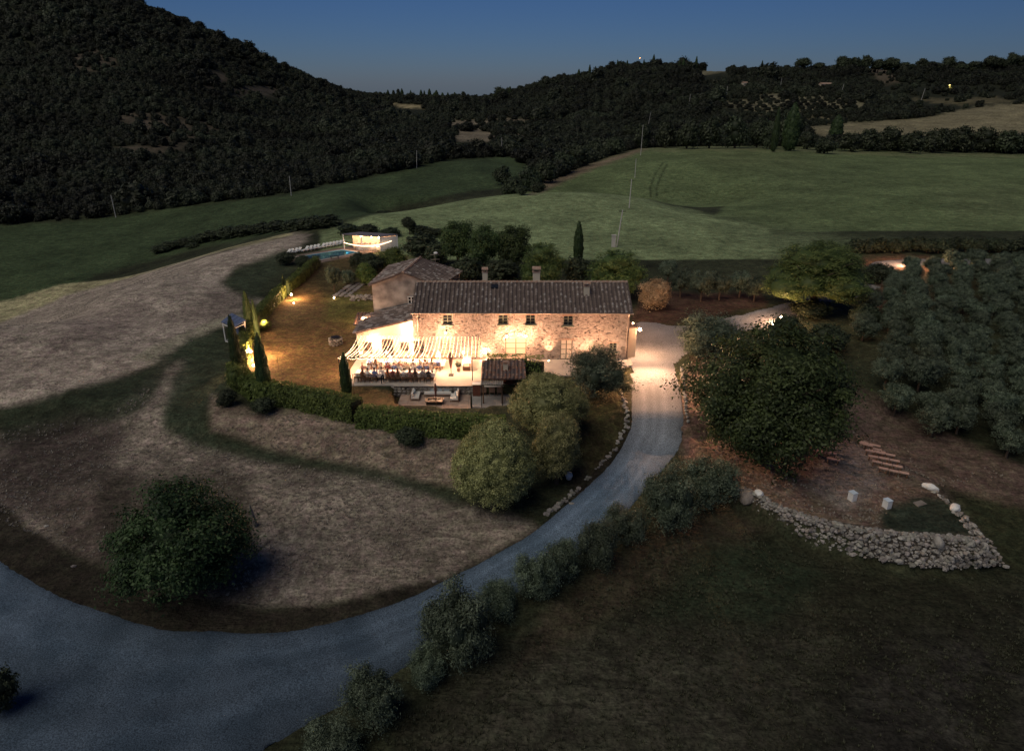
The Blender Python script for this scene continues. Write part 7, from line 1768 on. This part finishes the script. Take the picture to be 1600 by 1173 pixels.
# ------------------------------------------------------------------ trees one can tell apart on the skyline and hillsides
SK = []
g2 = random.Random(21)
def sky_tree(px, vbase, hpx, wpx, Y, key, name, label, group):
    d = pdir(px, vbase); t = Y / d[1]; x = d[0] * t; z = h1(x, Y); pm = ppm(x, Y, z); h = hpx / pm; r = wpx / 2 / pm
    o = empty(name, (x, Y, z), g2.uniform(0, 6)); tag(o, label, 'tree', group); k = link('crown', TPL[key], o, (0, 0, h * .55)); k.scale = (r, r, h * .52)
    if key != 'cypress': q = link('trunk', TRK[0], o); q.scale = (r, r, h * .6)
i = 0
for px in [905, 914, 922, 931, 940, 950, 957, 965, 972, 980, 988, 996, 1006, 1014, 1021, 1029, 1040, 1050, 1062, 1068, 1080, 1088, 1098]:
    cyp = px in (905, 922, 931, 965, 980, 1006, 1021, 1062, 1068, 1080, 1088); sky_tree(px, 100, g2.uniform(13, 20) if cyp else g2.uniform(10, 16), g2.uniform(4, 6) if cyp else g2.uniform(11, 18), 1380, 'cypress' if cyp else 'far%d' % (i % 3), 'cypress_tree' if cyp else 'tree', '%s tree, %s from the left on the central ridge against the sky' % ('pointed' if cyp else 'rounded', ORD[i]), 'skyline trees of the central ridge'); i += 1
sky_tree(782, 142, 22, 26, 1250, 'mid0', 'tree', 'broad dark tree standing highest left of the central ridge', None)
sky_tree(797, 140, 17, 8, 1250, 'cypress', 'cypress_tree', 'narrow cypress beside the broad dark tree left of the central ridge', None)
i = 0
for px in range(600, 735, 7):
    sky_tree(px + g2.uniform(-2, 2), 150, g2.uniform(7, 16) * (1 if px < 690 else .7), g2.uniform(4, 8), 2000, 'cypress' if g2.random() < .6 else 'far1', 'conifer', '%s tree from the left on the low ridge in the gap between the hills' % ORD[i], 'skyline trees of the low ridge'); i += 1
i = 0
for px in [1190, 1253, 1280, 1313, 1322, 1336, 1352, 1372, 1392, 1412, 1424, 1440, 1458, 1480, 1502, 1524, 1546, 1560, 1578, 1592, 1606]:
    th_ = px in (1190,); sky_tree(px, 108, g2.uniform(14, 24) if not th_ else 16, (g2.uniform(18, 30) if not th_ else 4), 1330 if px < 1500 else 1200, 'cypress' if th_ else 'mid%d' % (i % 2), 'tree', '%s large tree from the left on the right-hand ridge against the sky' % ORD[i], 'skyline trees of the right ridge'); i += 1
# rows of olives on the hillside
k = 0
hpts = []
for r in range(7):
    for c_ in range(15):
        px = 1125 + c_ * 13.5 + r * 5 + g2.uniform(-2, 2); v = 156 + r * 5.2 - c_ * .35 + g2.uniform(-.6, .6)
        if pip(np.array([px]), np.array([v]), [(1110, 165), (1200, 146), (1330, 148), (1368, 165), (1310, 196), (1180, 184)])[0] > 0:
            p = gp(px, v); place('olive_tree', ['far0', 'far1', 'far2'], p.x, p.y, g2.uniform(2.6, 3.8), .8, .0, '%s tree from the left in the %s row of the hillside olive grove' % (ORD[c_], ORD[r]), 'tree', 'olives of the hillside grove'); k += 1
for r in range(3):
    for c_ in range(7):
        px = 728 + c_ * 19 + r * 4; v = 190 + r * 8 + g2.uniform(-1, 1); p = gp(px, v); place('olive_tree', ['far0', 'far1', 'far2'], p.x, p.y, g2.uniform(3.2, 4.2), .8, 0, '%s tree from the left in the %s row of the middle olive slope' % (ORD[c_], ORD[r]), 'tree', 'olives of the middle slope')
